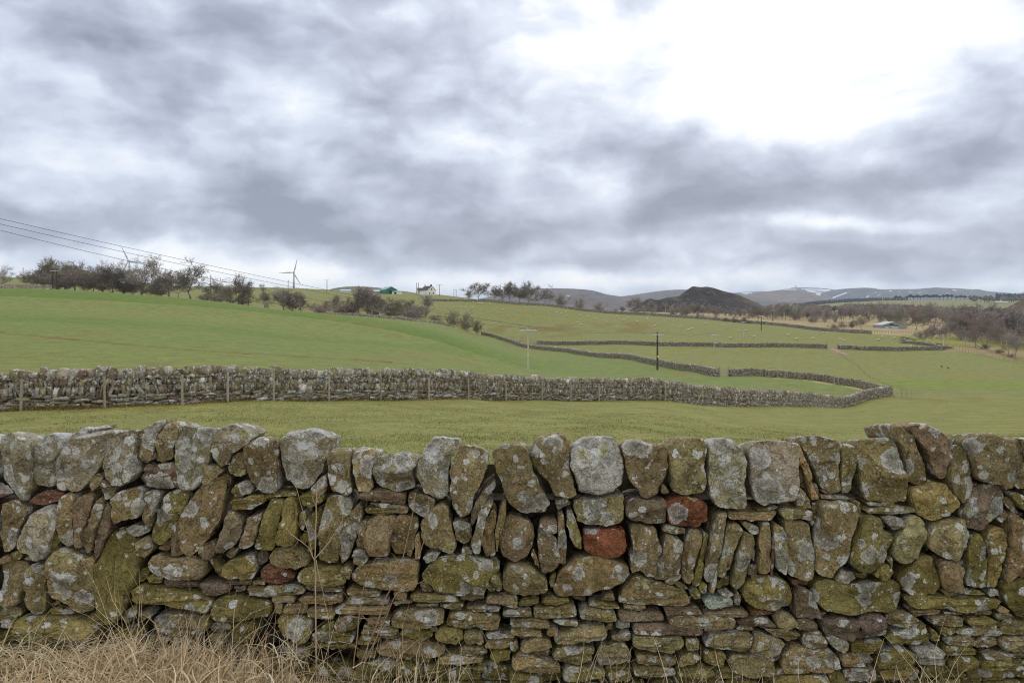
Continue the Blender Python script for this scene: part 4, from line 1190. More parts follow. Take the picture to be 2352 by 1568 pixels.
pp = along(Y_W2, PX2, .75); pp[18] = (*pp[18][:2], .55, 1.05); pp[31] = (*pp[31][:2], -.4, .95)
fence('row of pale wooden posts with wire in front of the long grey wall', pp, (.95, .68, .4), 1.12, .044, 31, (.30, .27, .215))
PX3 = list(np.linspace(1118, 1644, 42)); p3 = along(Y_W3, PX3, .8)
fence('wooden posts along the mossy wall running downhill to the gate', p3, (.92, .6), 1.25, .06, 32, wr=.01)
PX3b = [1690, 1706, 1724, 1746, 1766, 1785, 1808, 1834, 1856, 1876, 1898, 1917, 1927, 1943, 1959, 1976, 1985, 1996, 2001, 2006, 2013, 2020]
fence('wooden posts along the inside of the rounded wall corner', along(Y_W3b, PX3b, .9), (.92, .6), 1.3, .055, 33, wr=.008)
px4 = np.linspace(2176, 2420, 36)
p4 = [((q - CX) / F * Yq, Yq, random.uniform(-.06, .06), 1.0) for q, Yq in zip(px4, np.interp(px4, [2176, 2352, 2420], [247, 226, 214]))]
fence('thin wooden fence between the right hand field and the rough ground', p4, (.9, .6, .3), 1.15, .06, 34, (.30, .25, .19), wr=.012)
p5 = [((q - CX) / F * Yq, Yq, 0, 1) for q, Yq in zip(np.linspace(1995, 2160, 26), np.linspace(345, 402, 26))]
fence('distant wooden fence below the pale shed', p5, (.9, .5), 1.2, .07, 35, (.27, .22, .17), wr=.02)
p6 = [((q - CX) / F * 109, 109 - (q - 2044) * .15, 0, 1.0) for q in (2050, 2056, 2061, 2066)]
fence('short fence sticking out beyond the rounded wall corner', p6, (.9, .6), 1.3, .05, 36)
# stubby fence beside the sheep gap by the left end of the dark wall
p7 = [((1228 + k * 4.2 - CX) / F * (306 - k * 4), 306 - k * 4, 0, 1.0) for k in range(6)]
fence('grey rail fence at the left end of the dark middle wall', p7, (.95, .65, .35), 1.3, .08, 37, (.33, .3, .25), wr=.05)
p8 = [((1183 + k * 3.4 - CX) / F * (304 + k * 3), 304 + k * 3, 0, 1.0) for k in range(4)]
fence('broken grey hurdle beside the muddy hollow', p8, (.95, .6, .3), 1.4, .08, 38, (.36, .33, .28), wr=.06)

# field gate
def gate():
    a = onground(1654, 128.5); b = onground(1672, 131); a[2] += .05; b[2] += .05
    root = empty('field_gate', a); tag(root, 'grey barred field gate closing the gap between the two mossy walls', 'gate', None, 'thing')
    v = b - a; L = np.linalg.norm(v[:2]); M = MB()
    for k, zz in enumerate((.15, .32, .5, .7, .92, 1.15)):
        M.tube([[0, 0, zz], [v[0], v[1], v[2] + zz]], .03, 6, (.30, .29, .27))
    M.build('gate_bars', M_POST, root)
    M = MB(); M.tube([[0, 0, .1], [0, 0, 1.2]], .04, 6, (.3, .29, .27)); M.tube([[v[0], v[1], v[2] + .1], [v[0], v[1], v[2] + 1.2]], .04, 6, (.3, .29, .27))
    M.tube([[0, 0, .15], [v[0], v[1], v[2] + 1.15]], .03, 6, (.3, .29, .27)); M.build('gate_frame', M_POST, root)
    for q in (np.zeros(3) - v * .05, v * 1.04):
        MB().tube([q + [0, 0, -.2], q + [0, 0, 1.55]], .1, 8, (.27, .23, .17)).build('gate_post', M_POST, root)
gate()
for q, Yq, lb in ((1900, 252.6, 'squared wooden gatepost on the left of the muddy gateway'), (1923, 252.3, 'squared wooden gatepost on the right of the muddy gateway'), (1112, 331, 'tall wooden post where the green field ends beside the bushes')):
    a = onground(q, Yq); o = empty('gate_post', a); tag(o, lb, 'post', 'field posts', 'thing')
    MB().box(-.12, .12, -.12, .12, -.2, 1.75 if q > 1200 else 2.3, (.30, .26, .2)).box(-.10, .10, -.10, .10, 1.75 if q > 1200 else 2.3, 1.8 if q > 1200 else 2.38, (.25, .2, .15)).build('post_shaft', M_POST, o)
# ---------------------------------------------------------------- bare winter trees
def _rot(v, ax, a):
    return v * math.cos(a) + np.cross(ax, v) * math.sin(a) + ax * (ax @ v) * (1 - math.cos(a))
def grow_tree(seed, H, style):
    """returns segments (p0, p1, r0, r1, level)"""
    rng = np.random.default_rng(seed); seg = []
    S = dict(oak=dict(tr=.20, limbs=7, la=(.45, 1.35), ll=.56, n2=9, n3=8, n4=6, r2=.46, r3=.42, r4=.5, wig=.22, up=.05),
             round=dict(tr=.24, limbs=7, la=(.3, 1.2), ll=.54, n2=9, n3=8, n4=6, r2=.42, r3=.45, r4=.5, wig=.16, up=.10),
             birch=dict(tr=.55, limbs=9, la=(.35, .8), ll=.36, n2=7, n3=7, n4=4, r2=.5, r3=.5, r4=.55, wig=.12, up=.04),
             sparse=dict(tr=.42, limbs=7, la=(.35, .9), ll=.42, n2=8, n3=7, n4=4, r2=.45, r3=.45, r4=.5, wig=.2, up=.10),
             bush=dict(tr=.03, limbs=14, la=(.1, 1.15), ll=.8, n2=9, n3=6, n4=4, r2=.36, r3=.42, r4=.5, wig=.14, up=.12))[style]
    def branch(p, d, L, r, lev, n, wig, up):
        pts = [p]; rad = [r]
        for i in range(n):
            d = d + rng.normal(0, wig, 3) + np.array([0, 0, up]); d /= np.linalg.norm(d)
            p = p + d * L / n; r = r * (.80 if n > 2 else .6)
            seg.append((pts[-1], p, rad[-1], r, lev)); pts.append(p); rad.append(r)
        return pts, rad, d
    def side(d, a):
        ax = np.cross(d, rng.normal(0, 1, 3)); ax /= np.linalg.norm(ax) + 1e-9
        return _rot(d, ax, a)
    R0 = H * (.028 if style != 'birch' else .017)
    d0 = np.array([rng.normal(0, .05), rng.normal(0, .05), 1.0]); d0 /= np.linalg.norm(d0)
    tp, tr_, dt = branch(np.zeros(3), d0, H * S['tr'], R0, 0, 5, .07 if style != 'bush' else .02, .05)
    limbs = []
    for k in range(S['limbs']):
        f = 1.0 if style in ('oak', 'round', 'bush') else rng.uniform(.3, 1.0)
        i = min(int(f * 5), 5); p = tp[i] if i > 0 else tp[-1]
        az = k * 2.399 + rng.uniform(-.4, .4); inc = rng.uniform(*S['la']) if k else .12
        d = np.array([math.cos(az) * math.sin(inc), math.sin(az) * math.sin(inc), math.cos(inc)])
        L = H * S['ll'] * rng.uniform(.85, 1.15) * (1.12 if inc < .5 else 1.0) * (1.25 - .5 * f if style in ('birch', 'sparse') else 1)
        limbs.append((p, d, L, tr_[i] * (.62 if style != 'bush' else .35)))
    if style in ('birch', 'sparse'):
        limbs.append((tp[-1], dt, H * (1 - S['tr']) * .8, tr_[-1] * .8))
    for p, d, L, r in limbs:
        P, R, _ = branch(p, d, L, r, 1, 7, S['wig'], S['up'])
        for k in range(S['n2']):
            i = rng.integers(1 if style in ('bush', 'birch') else 2, 8); f = i / 7
            P2, R2, d2 = branch(P[i], side((P[i] - P[i - 1]) / np.linalg.norm(P[i] - P[i - 1]), rng.uniform(.4, 1.0)), L * S['r2'] * rng.uniform(.7, 1.2) * (1.15 - .5 * f), R[i] * .55, 2, 5, S['wig'], S['up'])
            for k3 in range(S['n3']):
                j = rng.integers(1, 6)
                L3 = L * S['r2'] * S['r3'] * rng.uniform(.7, 1.3)
                P3, R3, d3 = branch(P2[j], side((P2[j] - P2[j - 1]) / np.linalg.norm(P2[j] - P2[j - 1]), rng.uniform(.4, .95)), L3, R2[j] * .6, 3, 3, S['wig'] * 1.1, S['up'] * (1 if style != 'birch' else -.8))
                for k4 in range(S['n4']):
                    m = rng.integers(1, 4)
                    branch(P3[m], side((P3[m] - P3[m - 1]) / np.linalg.norm(P3[m] - P3[m - 1]), rng.uniform(.35, .9)), L3 * S['r4'] * rng.uniform(.7, 1.3), R3[m] * .7, 4, 2, S['wig'], S['up'] * (1 if style != 'birch' else -1.2))
    return seg

def seg_mesh(segs, minr, n):
    A = np.array([s[0] for s in segs]); B = np.array([s[1] for s in segs])
    ra = np.maximum([s[2] for s in segs], minr); rb = np.maximum([s[3] for s in segs], minr * .7)
    T = B - A; T /= np.linalg.norm(T, axis=1)[:, None] + 1e-9
    ref = np.where(np.abs(T[:, 2:3]) < .9, [[0, 0, 1.0]], [[1.0, 0, 0]])
    U = np.cross(T, ref); U /= np.linalg.norm(U, axis=1)[:, None]; Vv = np.cross(T, U)
    th = np.arange(n) * 2 * np.pi / n
    ring = np.cos(th)[None, :, None] * U[:, None] + np.sin(th)[None, :, None] * Vv[:, None]
    V = np.concatenate([A[:, None] + ring * ra[:, None, None], B[:, None] + ring * rb[:, None, None]], 1).reshape(-1, 3)
    k = np.arange(len(segs))[:, None] * 2 * n; j = np.arange(n)[None]
    Q = np.stack([k + j, k + (j + 1) % n, k + n + (j + 1) % n, k + n + j], -1).reshape(-1, 4)
    return V, Q

def bark_mat(name, col, var=.35):
    m, t, b = newmat(name)
    tc = t.N('ShaderNodeTexCoord').outputs['Object']
    oi = t.N('ShaderNodeObjectInfo').outputs['Random']
    k = t.math('MULTIPLY', t.rng(t.noise(tc, 1.3, 4, .6), .3, .7, 1 - var, 1 + var), t.rng(oi, 0, 1, .8, 1.2))
    nd = t.N('ShaderNodeVectorMath', operation='SCALE'); nd.inputs[0].default_value = col; t.l.new(k, nd.inputs['Scale'])
    t.l.new(nd.outputs[0], b.inputs['Base Color']); return m
BARK = {'brown': bark_mat('brown_bark', (.25, .215, .18)), 'dark': bark_mat('dark_bark', (.18, .152, .128)), 'grey': bark_mat('grey_bark', (.34, .305, .26)),
        'pale': bark_mat('pale_birch_bark', (.55, .52, .48)), 'red': bark_mat('purple_twigs', (.27, .215, .195)), 'olive': bark_mat('lichen_twigs', (.265, .235, .165))}
_proto = {}
def tree(name, label, px, Y, hpx, style, bark='brown', twig='brown', seed=1, group='bare winter trees', wx=1.0, cat='tree', minr=None, base=None):
    rng = np.random.default_rng(seed * 77 + int(px))
    Hw = hpx / F * Y * (1.18 if style != 'bush' else 1.02)
    key = (style, seed % 3, twig, bark)
    if key not in _proto:
        sg = grow_tree(100 + 17 * (seed % 3) + len(style), 10.0, style)
        top = np.percentile([s[1][2] for s in sg], 99.7); sc = 10.0 / top
        sg = [(a * sc, b * sc, ra * sc, rb * sc, l) for a, b, ra, rb, l in sg]
        mr = .024
        _proto[key] = (seg_mesh([s for s in sg if s[4] <= (1 if style != 'bush' else 0)], .05, 6), seg_mesh([s for s in sg if s[4] > (1 if style != 'bush' else 0)], mr, 3), {})
    tm, cm, cache = _proto[key]
    loc = onground(px, Y, -.08) if base is None else base
    root = empty(name, loc, rng.uniform(0, 6.283)); root.scale = (Hw / 10 * wx * 1.38, Hw / 10 * wx * 1.38, Hw / 10)
    tag(root, label, cat, group, 'thing')
    if not cache:
        a = mk('trunk', tm[0], [tm[1]], BARK[bark], root, True); c = mk('crown', cm[0], [cm[1]], BARK[twig], root, True)
        cache['t'], cache['c'] = a, c
    else:
        for k in ('t', 'c'):
            o = cache[k].copy(); COL.objects.link(o); o.parent = root
    return root

G1 = 'bare trees on the crest of the green hill'
TREES = [  # name, label, px, distance, height in view, style, bark, twig, seed, width
 ('bare_tree', 'thin bare tree behind the low wall at the far left edge', 6, 285, 44, 'sparse', 'grey', 'grey', 1, 1.1),
 ('bare_tree', 'tall pale bare tree at the left end of the hilltop clump', 100, 292, 62, 'round', 'grey', 'olive', 2, 1.0),
 ('bare_tree', 'bare tree overlapping the twin dark poles', 132, 300, 58, 'round', 'brown', 'olive', 3, .9),
 ('bare_tree', 'bare grey tree midway in the hilltop clump, right of the twin poles', 172, 292, 56, 'oak', 'grey', 'olive', 4, .9),
 ('bare_tree', 'bare brown tree in the hilltop clump with a flat uneven top', 214, 297, 60, 'oak', 'brown', 'brown', 5, .85),
 ('bare_tree', 'dark twiggy tree just left of the partly hidden turbine', 258, 290, 58, 'oak', 'dark', 'dark', 6, .95),
 ('bare_tree', 'broad bare tree standing in front of the partly hidden turbine', 325, 291, 78, 'oak', 'dark', 'brown', 7, .85),
 ('bare_tree', 'slim bare tree left of the biggest spreading oak', 388, 310, 60, 'sparse', 'brown', 'brown', 2, .9),
 ('bare_tree', 'slender tree at the left end of the hilltop clump, leaning left', 78, 296, 50, 'oak', 'grey', 'grey', 5, .9),
 ('bare_tree', 'twiggy tree filling the clump between the twin poles and the grey tree', 150, 303, 58, 'oak', 'brown', 'red', 7, .9),
 ('bare_tree', 'pale thin trunked tree in the middle of the hilltop clump', 193, 305, 60, 'birch', 'pale', 'grey', 8, 1.1),
 ('bare_tree', 'rounded brown tree in the clump between the flat topped and the dark twiggy trees', 236, 303, 56, 'round', 'brown', 'brown', 3, .9),
 ('bare_tree', 'smaller dark tree at the foot of the partly hidden turbine', 285, 298, 50, 'oak', 'dark', 'brown', 4, .9),
 ('bare_tree', 'low dark tree between the broad tree and the slim one', 360, 302, 42, 'round', 'dark', 'dark', 5, 1.0),
 ('bare_tree', 'fine twigged tree touching the left side of the biggest oak', 408, 308, 52, 'round', 'grey', 'olive', 6, .9),
 ('bare_tree', 'low olive tree left of the dark round headed tree', 522, 308, 40, 'oak', 'olive', 'olive', 9, 1.0),
 ('bare_tree', 'leggy grey tree left of the reddish rounded bush', 745, 312, 36, 'oak', 'grey', 'red', 2, 1.0),
 ('bare_tree', 'tall twiggy tree between the ivy covered tree and the white birches', 842, 312, 60, 'round', 'brown', 'red', 4, .9),
 ('bare_tree', 'twiggy tree behind the large reddish bush', 930, 330, 40, 'round', 'brown', 'brown', 7, 1.0),
 ('bare_tree', 'tree filling the row between the second and third round topped ones', 1155, 482, 36, 'oak', 'brown', 'brown', 4, 1.0),
 ('bare_tree', 'tree filling the row between the third and fourth round topped ones', 1193, 478, 38, 'oak', 'brown', 'olive', 5, 1.0),
 ('bare_tree', 'low spreading tree left of the broad pale one in the row', 1078, 485, 24, 'sparse', 'grey', 'grey', 2, 1.0),
 ('bare_oak', 'biggest spreading bare oak on the green hill crest', 438, 292, 81, 'oak', 'dark', 'dark', 8, 1.05),
 ('bare_tree', 'small olive tree below the wires, right of the biggest oak', 492, 315, 38, 'round', 'olive', 'olive', 4, 1.1),
 ('bare_tree', 'dark round headed tree midway between the big oak and the whole turbine', 549, 298, 62, 'round', 'dark', 'brown', 6, .8),
 ('bare_tree', 'low olive tree beside the fallen pale branches', 570, 304, 44, 'round', 'olive', 'olive', 7, 1.0),
 ('bare_tree', 'slender leaning tree just left of the pale ash and the whole turbine', 607, 330, 52, 'sparse', 'dark', 'dark', 9, .85),
 ('bare_tree', 'pale bare ash on the skyline left of the whole turbine', 641, 470, 33, 'sparse', 'grey', 'grey', 1, 1.1),
 ('bare_tree', 'dark mounded tree under the whole turbine', 652, 300, 46, 'round', 'dark', 'brown', 3, 1.0),
 ('bare_tree', 'grey purple tree right of the dark mounded one under the turbine', 692, 303, 43, 'round', 'brown', 'red', 5, 1.05),
 ('bare_tree', 'dark tree alone in the gap below the skyline pole', 768, 335, 42, 'round', 'dark', 'dark', 8, .9),
 ('bare_tree', 'ivy covered bare tree left of the white birches', 825, 306, 60, 'round', 'olive', 'dark', 9, .8),
 ('silver_birch', 'leaning white stemmed birch, left one of the pair', 856, 304, 55, 'birch', 'pale', 'red', 1, .9),
 ('silver_birch', 'white stemmed birch, right one of the pair', 874, 306, 52, 'birch', 'pale', 'red', 2, 1.0),
 ('bare_tree', 'small bare tree between the birches and the reddish bush', 903, 316, 42, 'round', 'olive', 'olive', 3, .9),
 ('bare_tree', 'pale twiggy tree below the white farmhouse', 978, 372, 44, 'sparse', 'grey', 'grey', 5, 1.2),
 ('bare_tree', 'leftmost tree of the round topped row, the broad pale one', 1101, 480, 37, 'round', 'grey', 'brown', 1, 1.25),
 ('bare_tree', 'second tree of the round topped row, the smaller one', 1138, 478, 32, 'round', 'brown', 'brown', 6, 1.0),
 ('bare_tree', 'third and darkest tree of the round topped row', 1172, 474, 41, 'round', 'dark', 'brown', 8, 1.05),
 ('bare_tree', 'fourth tree of the round topped row, with a wide crown', 1213, 470, 45, 'round', 'brown', 'brown', 3, 1.0),
 ('bare_oak', 'fifth tree of the round topped row, an open oak with a clear trunk', 1250, 462, 40, 'oak', 'brown', 'brown', 8, .85),
 ('bare_tree', 'dense conical bare tree right of the round topped row', 1289, 455, 33, 'bush', 'dark', 'brown', 2, .85),
 ('bare_tree', 'last low rounded tree right of the round topped row', 1331, 450, 31, 'bush', 'brown', 'brown', 3, .95),
 ('bare_tree', 'dark tree at the left end of the wood under the black heap', 1457, 520, 32, 'round', 'dark', 'brown', 6, 1.0),
 ('bare_oak', 'stout oak on the tan grass at the right foot of the black heap', 1740, 430, 40, 'oak', 'dark', 'dark', 5, .85),
 ('bare_tree', 'small tree on the tan grass left of the pale shed', 1933, 372, 19, 'oak', 'dark', 'brown', 4, .8),
 ('bare_tree', 'round bare tree just left of the pale shed', 1979, 400, 27, 'oak', 'brown', 'olive', 6, 1.1),
 ('bare_tree', 'rounded olive tree just right of the pale shed', 2104, 430, 34, 'round', 'brown', 'olive', 5, 1.1),
 ('bare_tree', 'leaning bare tree standing on the black spoil bank', 2124, 292, 36, 'oak', 'grey', 'grey', 2, .85),
 ('silver_birch', 'slim white birch on the spoil bank beside the leaning tree', 2142, 285, 42, 'birch', 'pale', 'red', 3, .9),
 ('silver_birch', 'white birch with a bright lower trunk at the right end of the spoil bank', 2167, 275, 44, 'birch', 'pale', 'red', 4, .85),
 ('bare_tree', 'bare tree behind the two birches of the spoil bank', 2184, 310, 36, 'round', 'grey', 'brown', 7, .9),
 ('bare_tree', 'small grey tree left of the big bare tree by the right hand fence', 2217, 285, 36, 'sparse', 'grey', 'grey', 1, .8),
 ('bare_tree', 'forked tree leaning towards the big bare tree by the right hand fence', 2240, 272, 48, 'sparse', 'grey', 'red', 4, .8),
 ('bare_tree', 'big bare tree with purple twigs by the right hand fence', 2270, 264, 72, 'oak', 'grey', 'red', 7, .85),
 ('bare_tree', 'pale slim tree right of the big bare tree by the fence', 2317, 252, 46, 'sparse', 'grey', 'grey', 5, .7),
 ('bare_tree', 'dark slim tree nearest the right edge by the fence', 2331, 248, 50, 'birch', 'brown', 'grey', 3, .9),
]
for (nm, lb, px, Y, hp, stl, bk, tw, sd, wx) in TREES:
    tree(nm, lb, px, Y, hp, stl, bk, tw, sd, 'bare winter trees', wx)
BUSHES = [
 ('purple bush between the broad tree and the biggest oak', 367, 292, 22, 'red', 2.0), ('low purple bush under the biggest oak on its right', 470, 300, 14, 'red', 1.7),
 ('scrubby bush filling the foot of the hilltop trees, below the twin poles', 135, 288, 26, 'brown', 1.6), ('scrubby bush below the grey hilltop tree', 200, 290, 24, 'brown', 1.7),
 ('scrubby bush below the dark twiggy tree', 285, 294, 25, 'dark', 1.7), ('brown bush left of the fallen branches', 532, 296, 22, 'brown', 1.1),
 ('reddish rounded bush left of the ivy covered tree', 787, 302, 25, 'red', 1.9), ('brown bush among the birches', 858, 312, 30, 'brown', 1.3), ('large reddish bush right of the birches', 942, 318, 31, 'red', 1.6),
 ('dark bush right of the large reddish bush', 1000, 330, 17, 'brown', 1.5), ('bush in the hedge gap left of the reddish rounded bush', 735, 299, 18, 'red', 2.0),
 ('scrub in front of the hilltop clump, directly right of the twin poles', 155, 287, 30, 'red', 1.9), ('scrub at the left end of the hilltop clump', 96, 286, 30, 'brown', 1.6), ('scrub between the broad tree and the turbine base', 305, 293, 30, 'brown', 1.6), ('scrub under the flat topped hilltop tree', 236, 290, 28, 'dark', 1.7), ('scrub at the right foot of the broad tree', 345, 291, 26, 'brown', 1.4), ('pale scrub below the small olive tree', 500, 300, 17, 'grey', 1.9), ('dark scrub below the round headed tree', 558, 297, 24, 'dark', 1.3), ('purple scrub joining the two trees under the whole turbine', 672, 301, 33, 'red', 1.5), ('scrub at the left foot of the ivy covered tree', 812, 303, 32, 'dark', 1.2), ('olive scrub behind the small bare tree by the birches', 898, 322, 26, 'olive', 1.7), ('brown scrub left of the pale twiggy tree', 962, 350, 24, 'brown', 1.6), ('left one of the three grey bushes where the green field ends', 1042, 322, 37, 'olive', .95), ('middle and tallest of the three grey bushes', 1069, 326, 41, 'olive', .85), ('right and smallest of the three grey bushes', 1096, 330, 30, 'olive', .8),
 ('bush beyond the long dark wall, right of the last rounded tree', 1376, 452, 22, 'brown', 1.0), ('low bush against the long dark wall left of the black heap', 1412, 446, 10, 'brown', 1.5),
 ('small bush on the tan grass left of the wood', 1430, 500, 12, 'dark', 1.0), ('bush against the long dark wall below the left end of the wood', 1461, 440, 13, 'olive', 1.3),
 ('thornbush against the long dark wall under the low end of the heap', 1500, 436, 12, 'olive', 1.0), ('dark thornbush against the long dark wall under the heap summit, left', 1545, 432, 14, 'olive', 1.0),
 ('spreading thornbush against the long dark wall under the heap summit', 1571, 430, 21, 'brown', 1.0), ('thornbush against the long dark wall right of the heap summit', 1607, 425, 14, 'olive', 1.1),
 ('thornbush alone on the tan grass right of the heap summit', 1644, 440, 9, 'olive', 1.1), ('low thornbush right of the lone one', 1665, 412, 9, 'brown', 1.2), ('thornbush left of the pale thin pole', 1686, 408, 13, 'brown', .9),
 ('thornbush behind the pale thin pole', 1709, 404, 14, 'dark', .9), ('grey rounded bush in front of the tan grass, left of the pale shed', 1914, 360, 15, 'olive', 1.0), ('dark bush right of the grey rounded one', 1956, 420, 16, 'dark', 1.2),
 ('low wide bush at the edge of the tan grass, right of the stout oak', 1866, 470, 15, 'brown', 1.4), ('dark bush at the foot of the big bare tree by the fence', 2262, 266, 12, 'brown', 1.6), ('rusty bush at the foot of the slim trees at the right edge', 2322, 249, 8, 'red', 1.5),
 ('rusty low bush along the bank left of the slim trees at the right edge', 2296, 256, 9, 'red', 2.0),
]
for k, (lb, px, Y, hp, tw, wx) in enumerate(BUSHES):
    tree('bare_bush', lb, px, Y, hp * (1.35 if 'scrub' in lb else 1.15), 'bush', 'brown' if tw != 'dark' else 'dark', tw, k + 1, 'bare bushes', wx, 'bush')
# fallen pale branches
root = tree('fallen_branches', 'heap of fallen pale branches at the edge of the green field', 596, 294, 26, 'sparse', 'pale', 'grey', 3, None, 1.0, 'branches')
root.rotation_euler = (0, math.radians(72), .4); root.location[2] += .8

# ---- woods that read as one mass: many simple trees in one object each
def wood(name, label, area, n, hr, style, twig, seed, trunkc, frac=1.0, group=None):
    rng = np.random.default_rng(seed); protos = []
    for k in range(3):
        sg = grow_tree(300 + k * 7 + seed, 10.0 if k < 2 else 6.0, style if k < 2 else 'bush')
        keep = [s for s in sg if s[4] <= 3 and (s[4] < 3 or rng.random() < .8)] + [s for s in sg if s[4] == 4 and rng.random() < .30]
        if k == 2: keep = keep[::2]
        protos.append((seg_mesh([s for s in keep if s[4] <= 1], .05, 4), seg_mesh([s for s in keep if s[4] > 1], .05, 3)))
    V, Q, C, n0 = [], [], [], 0
    for i in range(n):
        px, Y = area(rng); loc = onground(px, Y, -.2); h = rng.uniform(*hr) / 10; a = rng.uniform(0, 6.28)
        tw = np.array(twig) * rng.uniform(.75, 1.3) * (1 + rng.normal(0, .06, 3))
        for part, (v, q) in enumerate(protos[i % 3]):
            v = v * h * np.array([rng.uniform(.85, 1.2)] * 2 + [1]); v = np.stack([v[:, 0] * math.cos(a) - v[:, 1] * math.sin(a), v[:, 0] * math.sin(a) + v[:, 1] * math.cos(a), v[:, 2]], -1) + loc
            V.append(v); Q.append(q + n0); n0 += len(v); C.append(np.tile(tw if part else np.array(trunkc), (len(v), 1)))
    V = np.concatenate(V)
    o = mk(name, V, [np.concatenate(Q)], M_WOODTINT, None, True, cols={'tint': np.concatenate(C)})
    tag(o, label, 'wood', group, 'stuff'); return o
M_WOODTINT = simple_mat('wood_bark', (.1, .08, .07), .95, .2, .3, use_tint=True)
wood('birch_wood', 'bare purple brown birch wood at the foot of the black heap', lambda r: (lambda q: (q, np.interp(q, [1480, 1700, 1760], [530, 500, 490]) + r.uniform(0, 90)))(r.uniform(1478, 1735)), 70, (5.5, 9), 'birch', (.27, .235, .21), 51, (.36, .33, .31))
wood('mixed_wood', 'bare wood between the black heap and the pale shed', lambda r: (lambda q: (q, np.interp(q, [1750, 1900, 2080], [520, 500, 520]) + r.uniform(0, 140)))(r.uniform(1750, 1960)), 60, (7, 12), 'round', (.28, .25, .215), 52, (.24, .21, .17))
wood('mixed_wood', 'bare wood behind the pale shed', lambda r: (r.uniform(1950, 2215), r.uniform(560, 760)), 80, (10, 16), 'round', (.28, .245, .21), 53, (.24, .2, .17))
wood('birch_wood', 'bare purple birch wood below the pines at the right', lambda r: (r.uniform(2190, 2440), r.uniform(310, 480)), 85, (12, 18), 'birch', (.29, .245, .23), 54, (.48, .45, .42))
# ---------------------------------------------------------------- pines
def pine(label, px, Y, hpx, seed, wx=1.0, name='scots_pine', group='dark green pines', dense=1.0):
    rng = np.random.default_rng(seed); H = hpx / F * Y
    root = empty(name, onground(px, Y, -.1)); tag(root, label, 'pine tree', group, 'thing')
    t = MB(); t.tube([[0, 0, 0], [.1, 0, H * .5], [0, .1, H * .95]], [H * .022, H * .016, H * .004], 7, (.13, .085, .06)); t.build('trunk', M_WOODTINT, root)
    n = int(2600 * dense); P = []
    blobs = [(rng.uniform(-.20, .20) * H * wx, rng.uniform(-.2, .2) * H * wx, H * rng.uniform(.45, .9), H * rng.uniform(.10, .2)) for _ in range(9)] + [(0, 0, H * .88, H * .12)]
    for k in range(n):
        bx, by, bz, br = blobs[rng.integers(len(blobs))]
        d = rng.normal(0, 1, 3); d /= np.linalg.norm(d); P.append(np.array([bx, by, bz]) + d * br * rng.uniform(.5, 1.05) * np.array([1.1, 1.1, .75]))
    P = np.array(P); s = rng.uniform(.16, .34, (n, 1)) * H / 12
    a = rng.normal(0, 1, (n, 3)); a /= np.linalg.norm(a, axis=1)[:, None]; b = np.cross(a, rng.normal(0, 1, (n, 3))); b /= np.linalg.norm(b, axis=1)[:, None]
    V = np.stack([P - a * s, P + b * s * .8, P + a * s, P - b * s * .8], 1).reshape(-1, 3)
    c = np.array([.035, .055, .025]) * rng.uniform(.6, 1.5, (n, 1))
    mk('crown', V, [np.arange(4 * n).reshape(n, 4)], M_WOODTINT, root, False, cols={'tint': np.repeat(c, 4, 0)})
for k, (px, Y, h, lb) in enumerate(((2202, 520, 44, 'leftmost of the dark green pines at the right'), (2214, 500, 48, 'second dark green pine from the left, with a broad head'), (2232, 530, 54, 'tallest dark green pine in the middle of the group'), (2245, 505, 44, 'dark pine right of the tallest one'),
        (2258, 540, 46, 'dark pine with a lumpy crown between the tall one and the right end'), (2271, 515, 42, 'dark pine second from the right end of the group'), (2290, 500, 36, 'rightmost and lowest dark green pine of the group'))):
    pine(lb, px, Y, h, 60 + k, 1.25)
pine('small round dark evergreen in the bare wood behind the shed', 1881, 540, 22, 75, 1.4, 'evergreen_shrub', None)

# ---------------------------------------------------------------- sheep
M_WOOL = simple_mat('cream_wool', (.62, .56, .46), .95, .18, 9, use_tint=True, bump=.6)
def sheep_mesh():
    m = MB()
    n = 12; xs = np.linspace(-1, 1, 11)
    ring = []
    for x in xs:      # woolly barrel
        r = (1 - abs(x) ** 2.6) ** .5 if abs(x) < 1 else .02
        r = max(r, .05)
        th = np.arange(n) * 2 * np.pi / n
        ring.append(np.stack([np.full(n, x * .52), np.cos(th) * .27 * r, .62 + np.sin(th) * .29 * r + .03 * math.sin(x * 3)], -1))
    V = np.concatenate(ring); k = len(xs)
    Q = [[i * n + j, (i + 1) * n + j, (i + 1) * n + (j + 1) % n, i * n + (j + 1) % n] for i in range(k - 1) for j in range(n)]
    m.add(V, Q, None, (.56, .52, .44))
    m.tube([[.45, 0, .66], [.62, 0, .56], [.74, 0, .40], [.80, 0, .24], [.84, 0, .14]], [.15, .12, .10, .085, .05], 8, (.55, .50, .42))   # neck down, grazing
    m.tube([[.80, .05, .30], [.76, .16, .30]], [.04, .015], 5, (.5, .44, .38)); m.tube([[.80, -.05, .30], [.76, -.16, .30]], [.04, .015], 5, (.5, .44, .38))
    for x, y in ((.34, .13), (.34, -.13), (-.36, .13), (-.36, -.13)):
        b = .05 if x < 0 else 0
        m.tube([[x, y, .45], [x - b, y, .25], [x, y, 0]], [.075, .045, .035], 6, (.38, .33, .27))
    m.tube([[-.5, 0, .66], [-.58, 0, .52], [-.58, 0, .4]], [.06, .05, .03], 6, (.6, .54, .44))
    return m
SHEEP = []
